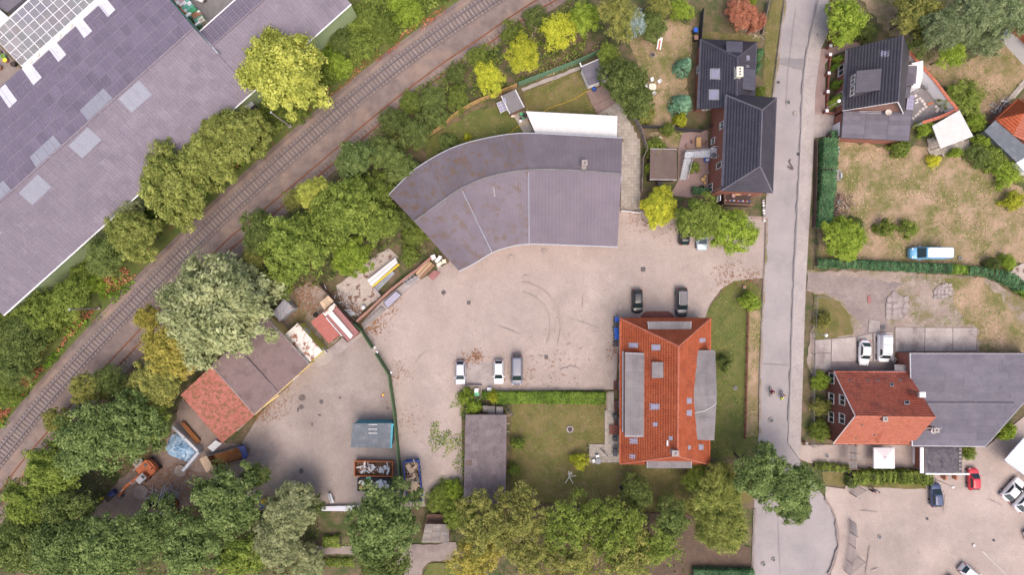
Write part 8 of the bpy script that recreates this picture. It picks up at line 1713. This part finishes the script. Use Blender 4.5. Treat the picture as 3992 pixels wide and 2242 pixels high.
# terrace of the tall dark house
table('slatted wooden terrace table by the brick wall',zs(637,285,.7),0,.8,1.65,'wood_new',planks=0); chair('dark wooden armchair west of the slatted table',zs(520,280,.4),0,'wood_brown'); chair('dark wooden armchair east of the slatted table',zs(745,285,.4),180,'wood_brown')
table('small square wooden stool table on the lower terrace',zs(730,1030,.5),5,.65,.65,'wood_new',h=.5); pot('round cane basket on the brick terrace',zs(402,375),.3,'terracotta',.5)
for x,y,lb in ((770,965,'small wooden stool above the square stool table'),(762,1100,'small wooden stool below the square stool table')): table(lb,zs(x,y,.4),30,.42,.42,'wood_new',h=.42)
pot('black glazed tub beside the small terrace hedge',zs(688,1205),.38,'black_plastic',.4,'water_dark'); pot('pale stone pot by the terrace door',zs(800,905),.25,'kerb',.4)
bt = thing('blue_toy_car','bright blue plastic ride-on toy under the steel staircase','toy',zs(790,640)); c = zs(790,640); MB().prism([(c.x+x,c.y+y) for x,y,z in rring(-.45,.45,.42,0,.2)],.1,.5).build('body','bin_blue',bt); MB().box((c.x,c.y-.1,.6),(.5,.4,.2),.3).build('seat','cream',bt); MB().box((c.x+.1,c.y+.7,.35),(.7,.9,.5)).build('trailer','bin_blue',bt)
# steel outside staircase
ss = thing('steel_staircase','galvanised steel staircase up to the balcony door of the tall dark house','staircase',zs(560,560))
zt,zm_ = 3.5,1.9
la = [zs(900,385,zt),zs(1010,400,zt),zs(1005,610,zt),zs(885,590,zt)]; MB().slab(la,.06).build('landing','galvanised',ss)
lb_ = [zs(370,470,zm_),zs(530,465,zm_),zs(520,590,zm_),zs(350,610,zm_)]; MB().slab(lb_,.06).build('landing','galvanised',ss)
a0,a1,b0,b1 = zs(880,430,zt),zs(865,575,zt),zs(530,465,zm_),zs(520,590,zm_)
for k in range(9): s = (k+.5)/9; p,q = a0.lerp(b0,s),a1.lerp(b1,s); MB().slab([p+Vector((-.13,0,0)),p+Vector((.13,0,0)),q+Vector((.13,0,0)),q+Vector((-.13,0,0))],.04).build('tread','galvanised',ss)
for p,q in ((a0,b0),(a1,b1)): MB().bar(p,q,.06,4).build('stringer','galvanised',ss); MB().bar(p+Vector((0,0,.95)),q+Vector((0,0,.95)),.035,6).build('handrail','galvanised',ss)
c0,c1,d0,d1 = zs(350,612,zm_),zs(490,612,zm_),zs(255,1035,.2),zs(385,1040,.2)
for k in range(10): s = (k+.5)/10; p,q = c0.lerp(d0,s),c1.lerp(d1,s); MB().slab([p+Vector((0,.13,0)),p-Vector((0,.13,0)),q-Vector((0,.13,0)),q+Vector((0,.13,0))],.04).build('tread','galvanised',ss)
for p,q in ((c0,d0),(c1,d1)): MB().bar(p,q,.06,4).build('stringer','galvanised',ss); MB().bar(p+Vector((0,0,.95)),q+Vector((0,0,.95)),.035,6).build('handrail','galvanised',ss)
for p in (la[0],la[3],lb_[0],lb_[1],lb_[2],lb_[3]): MB().bar(Vector((p.x,p.y,0)),p+Vector((0,0,.95)),.05,6).build('post','galvanised',ss)
for p,q in ((la[0],la[1]),(la[3],la[2]),(lb_[0],lb_[1]),(lb_[0],lb_[3])): MB().bar(p+Vector((0,0,.95)),q+Vector((0,0,.95)),.035,6).build('handrail','galvanised',ss)
# dark timber balcony below the tall dark house
q = [t12(1578,-25,2.2),t12(1800,-25,2.2),t12(1790,100,2.2),t12(1578,92,2.2)]; bc = thing('timber_balcony','dark timber balcony strung with bunting below the tall dark house','balcony',ground_at(q)); sheets(bc,q[0],q[1],q[2],q[3],1,12,'wood_dark',amp=0,name='deck_board',gap=.06); MB().prism(inset(q,.1),0,2.1).build('base','wood_dark',bc)
for a,b in ((q[1],q[2]),(q[2],q[3]),(q[3],q[0])): MB().bar(a+Vector((0,0,.9)),b+Vector((0,0,.9)),.06,4).build('rail','wood_brown',bc)
for p in q: MB().bar(Vector((p.x,p.y,0)),p+Vector((0,0,.95)),.06,4).build('post','wood_brown',bc)
for k in range(12): p,e = t12(1590,58,3.0).lerp(t12(1788,66,3.0),k/12),t12(1590,58,3.0).lerp(t12(1788,66,3.0),(k+.8)/12); MB().bar(p,e,.07,4).build('bunting',('white_plastic','cloth_red','cloth_pink','bin_blue')[k % 4],bc)
for x,y,m,lb in ((1650,28,'cloth_pink','mauve folding chair on the timber balcony'),(1770,12,'cream','round cream cushion seat on the timber balcony')): chair(lb,t12(x,y,2.4),40,m); bpy.data.objects  # seats
for o in [o for o in C.objects if o.get('label','').endswith('on the timber balcony')]: o.location.z = 2.25
table('wooden table with blue tray on the timber balcony',t12(1690,5,2.9),0,1.1,.7,'wood_new'); [setattr(o.location,'z',2.25) for o in C.objects if o.get('label','') == 'wooden table with blue tray on the timber balcony']
for i in range(9):
    p = t12(1880+((i*37) % 9)-4,62+i*19); r = random.Random(i); m = MB(); k = 8
    for z,s in ((0,.8),(.14,1),(.26,.55)): m.v += [(math.cos(6.283*j/k)*.24*s*r.uniform(.8,1.2),math.sin(6.283*j/k)*.2*s*r.uniform(.8,1.2),z) for j in range(k)]
    m.f = [(a*k+j,a*k+(j+1) % k,(a+1)*k+(j+1) % k,(a+1)*k+j) for a in range(2) for j in range(k)]+[tuple(range(2*k,3*k))]; o = m.build('edging_stone','render_white' if i % 3 else 'concrete',local=True); o.location = (p.x,p.y,.18); tag(o,'pale edging stone in the row beside the road below the tall dark house','stone','pale edging stones by the road')
# compost box and things in it
cb = thing('compost_box','walled compost box with odds and ends beside the parking strip','compost box',zp(500,470)); q = [zp(245,190,.7),zp(780,200,.7),zp(770,560,.7),zp(600,750,.7),zp(240,745,.7)]
for a,b in zip(q,q[1:]+q[:1]):
    d = (b-a).normalized(); nn = Vector((-d.y,d.x,0))*.06; MB().prism([a+nn,b+nn,b-nn,a-nn],.1,.7).build('wall_panel','concrete',cb)
MB().prism([Vector((p.x,p.y,0)) for p in inset(q,.1)],.1,.2).build('floor','lot',cb)
for x,y,s,m,a,lb in ((425,520,(1.1,1.0,.25),'blue_grey_sheet',45,'grey lilac sheet lying in the compost box'),(640,440,(.75,.5,.5),'green_plastic',0,'green plastic box in the compost box'),(628,345,(.6,.4,.55),'white_plastic',0,'white box above the green one in the compost box'),(635,285,(.6,.3,.5),'galvanised',0,'grey metal can in the compost box'),(1035,300,(.65,.6,.5),'white_plastic',3,'white cube container beside the clipped hedge')):
    p = zp(x,y); o = thing('garden_box',lb,'box',Vector((p.x,p.y,.2)),R(a)); MB().box((0,0,s[2]/2),s).build('body',m,o,local=True); MB().box((0,0,s[2]+.02),(s[0]*1.05,s[1]*1.05,.04)).build('lid',m,o,local=True)
pot('orange round bowl in the corner of the compost box',zp(318,590),.33,'orange_paint',.4,'cream'); 
# lawn mower, wheelbarrow, wood pile, etc.
lm = thing('lawn_mower','green and grey lawn mower parked behind the tall hedge','lawn mower',t03(508,1130)); c = t03(508,1130); MB().box((c.x,c.y,.4),(.75,.95,.3)).build('deck','galvanised',lm); MB().box((c.x,c.y,.62),(.45,.5,.25)).build('engine','mint',lm); MB().path([(c.x-.25,c.y-.45,.5),(c.x-.25,c.y-1.1,.95),(c.x+.25,c.y-1.1,.95),(c.x+.25,c.y-.45,.5)],.025,5).build('handle','galvanised',lm)
for x in (-.38,.38):
    for y in (-.4,.4): MB().bar((c.x+x-.05,c.y+y,.28),(c.x+x+.05,c.y+y,.28),.14,12).build('wheel','white_plastic',lm)
wb = thing('garden_trailer','grey two wheeled garden trailer on the dry lawn behind the hedge','trailer',t03(503,1325)); c = t03(503,1325); q = [Vector((c.x+x,c.y+y,.75)) for x,y in ((-.6,.85),(.6,.85),(.6,-.75),(-.6,-.75))]
for a,b in zip(q,q[1:]+q[:1]): MB().bar(a,b,.05,4).build('rim','galvanised',wb)
MB().slab([p-Vector((0,0,.25)) for p in q],.05).build('bed','wood_grey',wb); MB().bar((c.x-.4,c.y-.75,.5),(c.x-.15,c.y-1.5,.4),.03,5).build('drawbar','dark_grey',wb)
for s in (-1,1): MB().bar((c.x+s*.68,c.y,.4),(c.x+s*.82,c.y,.4),.3,14).build('wheel','black_rubber',wb); MB().slab([(c.x+s*.62,c.y+.35,.78),(c.x+s*.86,c.y+.35,.78),(c.x+s*.86,c.y-.35,.78),(c.x+s*.62,c.y-.35,.78)],.05).build('mudguard','galvanised',wb)
pile('big heap of brown firewood and branches beside the tall hedge',t13(528,95),150,(.9,.8,0),1.2,['wood_brown','wood_grey','wood_pale','bark'],21,'firewood_heap','firewood',.06,1.0); pile('tail of thin branches running off the firewood heap',t13(490,175),60,(.35,1.0,0),1.3,['wood_brown','bark','wood_grey'],22,'branch_heap','branches',.04,.5)
p = t13(462,238); o = thing('blue_sack','blue plastic sack by the firewood heap','sack',Vector((p.x,p.y,0))); MB().prism([(p.x+x,p.y+y) for x,y,z in rring(-.4,.4,.55,0,.3)],.1,.5).build('sack_body','bin_blue',o); MB().box((p.x,p.y-.1,.55),(.4,.5,.15),.4).build('sack_fold','white_plastic',o)
pile('white broken garden furniture behind the orange roofed outbuilding',t03(1735,820),40,(.8,.8,45),1.6,['white_paint','galvanised','wood_brown'],25,'scrap_furniture','scrap',.05,.9); pile('firewood and planks behind the orange roofed outbuilding',t03(1690,870),40,(1.0,.6,45),1.3,['wood_brown','wood_grey'],26,'firewood_heap','firewood',.06,.6)
pile('cream split logs on the lawn by the dark panel fence',t02(1075,1042),14,(.4,.3,0),1.3,['wood_pale','cream'],27,'split_logs','firewood',.07,.5); pile('white twigs and rubbish under the dead conifer',t02(1805,245),50,(.9,.4,0),1.2,['white_paint','wood_grey','wood_pale'],28,'twig_heap','branches',.02,.5); pile('bare branches of a dying shrub beside the yellow trees',t02(190,230),60,(.9,.9,0),2.0,['wood_pale','wood_grey'],29,'bare_shrub','shrub',.025,2.5)
tag(MB().slab([t03(1105,770,.3),t03(1138,762,.3),t03(1136,770,.3),t03(1112,778,.3)],.05).build('white_plank','white_paint',org=t03(1120,770)),'white plank lying on the dark patio','plank'); tag(MB().slab([t03(1200,775,.3),t03(1250,768,.3),t03(1250,778,.3),t03(1205,788,.3)],.08).build('orange_plank','orange_paint',org=t03(1225,777)),'orange plank lying on the dark patio','plank')
o = MB().slab([t13(750,780,.2),t13(778,775,.2),t13(780,835,.2),t13(758,838,.2)],.05).build('lilac_plate','red_felt',org=t13(765,805)); tag(o,'dull pink metal plate lying in the gravel lot','plate')
o = MB().slab([t13(850,1000,.2),t13(885,998,.2),t13(887,1028,.2),t13(852,1030,.2)],.05).build('iron_plate','dark_grey',org=t13(868,1014)); tag(o,'dark iron plate in the concrete north of the white van','plate')
p = t13(937,1258); o = thing('hexagon_pot','white hexagonal planter beside the white van','planter',Vector((p.x,p.y,.1))); MB().disc((0,0,0),.28,.5,6,.34).build('body','white_plastic',o,local=True); MB().disc((0,0,.5),.26,.02,6).build('soil_bed','wood_dark',o,local=True)
p = t23(270,445); o = thing('red_post_box','red brown brick post at the driveway corner of the red gabled house','post',Vector((p.x,p.y,0))); MB().box((p.x,p.y,.5),(.35,.35,1.0)).build('shaft','brick_red',o); MB().box((p.x,p.y,1.03),(.42,.42,.08)).build('cap','concrete',o)
p = t23(1345,712); o = thing('entrance_step','grey doorstep with orange brick jambs below the sheeted annex','doorstep',Vector((p.x,p.y,0))); MB().box((p.x,p.y,.2),(1.3,.8,.3)).build('step','concrete',o); MB().box((p.x-.85,p.y+.2,.6),(.3,.6,1.2)).build('jamb','terracotta',o); MB().box((p.x+.85,p.y+.2,.6),(.3,.6,1.2)).build('jamb','terracotta',o)
p = t12(1731,713); o = thing('stone_trough','pale square stone block on the grass tip by the road','stone',Vector((p.x,p.y,0))); MB().box((p.x,p.y,.3),(.5,.45,.5)).build('block','concrete',o); MB().box((p.x,p.y,.57),(.36,.3,.06)).build('inset','terracotta',o)
p = t21(955,90); o = thing('yellow_toy','small red and yellow toy lying in the western yard','toy',Vector((p.x,p.y,.2)),R(50)); MB().box((0,0,.1),(.45,.2,.15)).build('body','yellow_plastic',o,local=True); MB().box((-.3,0,.1),(.3,.15,.12)).build('tail','red_paint',o,local=True); MB().disc((-.5,0,.05),.1,.1).build('blue_part','bin_blue',o,local=True)
tr = thing('garden_trampoline_cover','dark round tub half hidden by the bush on the south lawn','tub',t22(822,790)); c = t22(822,790); MB().torus((c.x,c.y,.25),.45,.08,'Z').build('rim','anthracite',tr); MB().disc((c.x,c.y,.1),.44,.1).build('water','water_dark',tr)
p = t02(1168,958); o = thing('stone_bench','grey stone bench with a flag draped over it at the dark panel fence','bench',Vector((p.x,p.y,0))); MB().box((p.x,p.y,.45),(1.6,.6,.1)).build('seat','kerb',o); MB().box((p.x-.6,p.y,.2),(.2,.5,.4)).build('leg','kerb',o); MB().box((p.x+.6,p.y,.2),(.2,.5,.4)).build('leg','kerb',o); MB().slab([(p.x-.9,p.y-.55,1.5),(p.x-.4,p.y-.5,1.52),(p.x-.5,p.y-.2,.6),(p.x-.9,p.y-.2,.6)],.02).build('flag','cloth_white',o)
# goods in the factory courtyard
goods = [(430,110,1.7,1.3,1.3,'cloth_pink','pink wrapped pallet of goods at the top of the courtyard row'),(330,60,1.2,1.0,1.0,'leaf_litter','orange pallet of goods at the very top of the courtyard row'),(500,260,1.3,1.0,1.1,'cloth_white','white bagged pallet below the pink one in the courtyard'),(680,330,1.8,1.0,1.2,'white_plastic','white wrapped pallet in the middle of the courtyard row'),(770,480,1.8,1.0,1.2,'mint','pale green bagged pallet in the courtyard row'),(880,620,1.9,1.1,1.2,'green_plastic','bright green bagged pallet in the courtyard row'),(800,700,1.0,1.2,1.0,'galvanised','grey pallet of sacks beside the bright green one'),(1130,760,1.5,.9,1.0,'terracotta','orange flower pallet below the bright green one'),(1200,900,1.6,.9,1.0,'mint','mint flower pallet second from the courtyard corner'),(1270,1040,1.6,.9,1.0,'cream','cream flower pallet at the courtyard corner')]
for x,y,sx,sy,h,m,lb in goods:
    p = zf(x,y); o = thing('goods_pallet',lb,'pallet',Vector((p.x,p.y,0)),R(35),group='pallets of goods in the factory courtyard'); MB().box((0,0,.12),(sx,sy,.14)).build('pallet','wood_pale',o,local=True); r = random.Random(int(x))
    for i in range(3):
        for j in range(2): MB().box((-sx/3+sx/3*i,-sy/4+sy/2*j,.2+h/2+r.uniform(-.06,.06)),(sx/3-.03,sy/2-.03,h+r.uniform(-.1,.1)),r.uniform(-.06,.06)).build('sack',(m if (i+j) % 3 else r.choice([m,'white_plastic','terracotta','mint'])) ,o,local=True)
p0 = zf(330,400,4); o = MB().slab([zf(225,335,4.0),zf(270,320,4.0),zf(520,570,4.0),zf(480,590,4.0)],.15).build('orange_awning','orange_paint',org=p0); tag(o,'long orange awning strip at the courtyard edge of the factory','awning')
for i,(x,y) in enumerate(((600,610),(990,990))):
    p = zf(x,y,4.4); o = thing('floodlight',('upper','lower')[i]+' white floodlight on the courtyard edge of the factory roof','lamp',Vector((p.x,p.y,4.0)),R(38)); MB().box((0,0,.3),(.9,.3,.15)).build('lamp_head','white_plastic',o,local=True); MB().bar((0,0,-.4),(0,0,.3),.05,6).build('bracket','zinc',o,local=True)
for i,(x,y) in enumerate(((10,400),(45,430),(60,460),(120,490),(10,515))):
    p = t00(x,y); pot(('flower tub in the nursery yard at the left edge, topmost','flower tub in the nursery yard, second from the top','flower tub in the nursery yard, third from the top','dark tub under the corner of the glazed roof','terracotta tub at the left edge of the nursery yard')[i],p,.4,('wood_brown','green_plastic','terracotta','black_plastic','terracotta')[i],.5,('leaf_gold','leaf_green','leaf_flower','wood_dark','leaf_dry')[i],'tubs in the nursery yard')
undergrowth([[ga,gb,gc,gd]],'leaf_green',5,1.2,.35,51,'potted greenery standing under the glazed nursery roof','nursery_plants','plants',patchy=1.0); undergrowth([[ga,gb,gc,gd]],'leaf_gold',2,1.2,.3,52,'flowering stock under the glazed nursery roof','nursery_flowers','plants',patchy=1.2)

# ---------------------------------------------------------------- people
def skinmesh(name,J,E,m,parent,root=0,sub=2):
    bm = bmesh.new(); ly = bm.verts.layers.skin.verify(); vs = []
    for i,(x,y,z,r_) in enumerate(J):
        v = bm.verts.new((x,y,z)); v[ly].radius = (r_,r_); v[ly].use_root = (i == root); vs.append(v)
    for a,b in E: bm.edges.new((vs[a],vs[b]))
    me = bpy.data.meshes.new(name); bm.to_mesh(me); bm.free(); me.materials.append(M[m]); o = link(name,me,parent)
    k = o.modifiers.new('skin','SKIN'); k.use_smooth_shade = True; s = o.modifiers.new('sub','SUBSURF'); s.levels = sub; s.render_levels = sub; return o
def person(label,p,rz,top,legs,hair,ride=False):
    o = thing('person',label,'person',Vector((p.x,p.y,.2)),R(rz)); up = .0
    if not ride:
        J = [(0,0,.95,.13),(0,0,1.15,.12),(.0,0,1.38,.14),(.02,0,1.50,.055),(.03,0,1.60,.085),(.04,0,1.68,.09),(.02,0,1.76,.06)]
        hips = [(0,.09,.92,.09),(0,-.09,.92,.09)]; knees = [(.03,.10,.50,.06),(.02,-.10,.50,.06)]; ank = [(0,.10,.09,.042),(-.04,-.10,.09,.042)]; toe = [(.16,.11,.04,.035),(.12,-.11,.04,.035)]
        sh = [(0,.19,1.40,.06),(0,-.19,1.40,.06)]; el = [(-.03,.25,1.12,.045),(-.02,-.25,1.12,.045)]; wr = [(.06,.25,.88,.032),(.08,-.25,.88,.032)]
    else:
        J = [(-.22,0,.97,.13),(-.16,0,1.14,.12),(0,0,1.36,.14),(.07,0,1.46,.055),(.11,0,1.55,.085),(.13,0,1.63,.09),(.11,0,1.71,.06)]
        hips = [(-.20,.09,.94,.09),(-.20,-.09,.94,.09)]; knees = [(.16,.11,.74,.06),(.20,-.11,.86,.06)]; ank = [(-.02,.12,.36,.042),(.06,-.12,.48,.042)]; toe = [(.14,.12,.30,.035),(.21,-.12,.42,.035)]
        sh = [(.02,.19,1.36,.06),(.02,-.19,1.36,.06)]; el = [(.16,.26,1.14,.045),(.16,-.26,1.14,.045)]; wr = [(.30,.27,1.05,.032),(.30,-.27,1.05,.032)]
    E = [(i,i+1) for i in range(6)]; Jb = list(J); arms = []
    for s in (0,1):
        b = len(Jb); Jb += [hips[s],knees[s],ank[s],toe[s]]; E += [(0,b),(b,b+1),(b+1,b+2),(b+2,b+3)]
        b = len(Jb); w = wr[s]; sg = 1 if s == 0 else -1; pm = (w[0]+.05,w[1],w[2]-.05,.035); Jb += [sh[s],el[s],w,pm]; E += [(2,b),(b,b+1),(b+1,b+2),(b+2,b+3)]
        for f in range(4): Jb.append((pm[0]+.05+.005*f,pm[1]+(f-1.5)*.02,pm[2]-.05-.008*((f*3) % 4),.009)); E.append((b+3,len(Jb)-1))
        Jb.append((w[0]+.06,w[1]-sg*.04,w[2]-.03,.010)); E.append((b+2,len(Jb)-1))
    skinmesh('body',Jb,E,'skin',o)
    k = 1.22; T = [(a,b,c,d*k) for a,b,c,d in (J[0],J[1],J[2],sh[0],el[0],wr[0],sh[1],el[1],wr[1])]; T[0] = (*J[0][:3],.15); skinmesh('jacket',T,[(0,1),(1,2),(2,3),(3,4),(4,5),(2,6),(6,7),(7,8)],top,o)
    L2 = [(*J[0][:3],.145)]+[(a,b,c,d*1.25) for q in zip(hips,knees,ank) for a,b,c,d in q]; skinmesh('trousers',L2,[(0,1),(1,2),(2,3),(0,4),(4,5),(5,6)],legs,o)
    hx,hz = J[5][0],J[5][2]; m = MB(); n = 12
    for i in range(5):
        a = R(i*22); m.v += [(hx-.015+.115*math.cos(a)*math.cos(6.283*j/n),.1*math.cos(a)*math.sin(6.283*j/n),hz+.02+.115*math.sin(a)-.03) for j in range(n)]
    m.f = [(i*n+j,i*n+(j+1) % n,(i+1)*n+(j+1) % n,(i+1)*n+j) for i in range(4) for j in range(n)]+[tuple(range(4*n,5*n))]; m.build('hair',hair,o,smooth=True,local=True)
    MB().bar((hx+.08,0,hz-.02),(hx+.12,0,hz-.055),.012,5,.02).build('nose','skin',o,local=True)
    for s in (-1,1):
        MB().box((hx+.088,s*.035,hz-.01),(.012,.022,.014)).build('eye','hair_dark',o,local=True); MB().box((hx-.0,s*.098,hz-.02),(.04,.02,.06)).build('ear','skin',o,local=True)
    MB().box((hx+.09,0,hz-.085),(.012,.05,.012)).build('mouth','cloth_red',o,local=True)
    for s in (0,1): t_ = toe[s]; MB().box((t_[0]-.06,t_[1],t_[2]),(.27,.1,.09)).build('shoe','black_plastic',o,local=True)
    return o
zq = tile(2970,1480,14.47)
bicycle('bicycle of the left rider on the road, with dark frame',zq(408,650),88,'black_plastic'); person('cyclist in dark jacket riding north on the left',zq(408,650),88,'cloth_dark','cloth_dark','hair_dark',True)
bicycle('bicycle of the right rider on the road, with blue frame',zq(1028,850),88,'navy_paint'); person('cyclist in white top and jeans riding north on the right',zq(1028,850),88,'cloth_white','denim','hair_brown',True)
p = zq(570,680,1.0); o = thing('red_backpack','red bag carried by the left cyclist','bag',p); MB().box((0,0,.1),(.32,.5,.35)).build('bag_body','cloth_red',o,local=True); MB().box((0,-.2,.1),(.2,.15,.2)).build('pocket','cloth_dark',o,local=True)
p = zq(1140,1060,.9); o = thing('yellow_bag','yellow carrier bag on the rear of the right bicycle','bag',p); MB().box((0,0,0),(.35,.3,.35),.3).build('bag_body','cloth_yellow',o,local=True); MB().bar((-.1,0,.17),(.1,0,.3),.02,5).build('strap','cloth_yellow',o,local=True)
zw = tile(3360,1880,24.1); person('person in pink top standing by the meadow edge',zw(640,640),-70,'cloth_pink','cloth_dark','hair_brown'); person('person in pale blue top standing beside one in pink',zw(960,590),-110,'cloth_white','cloth_dark','hair_dark')
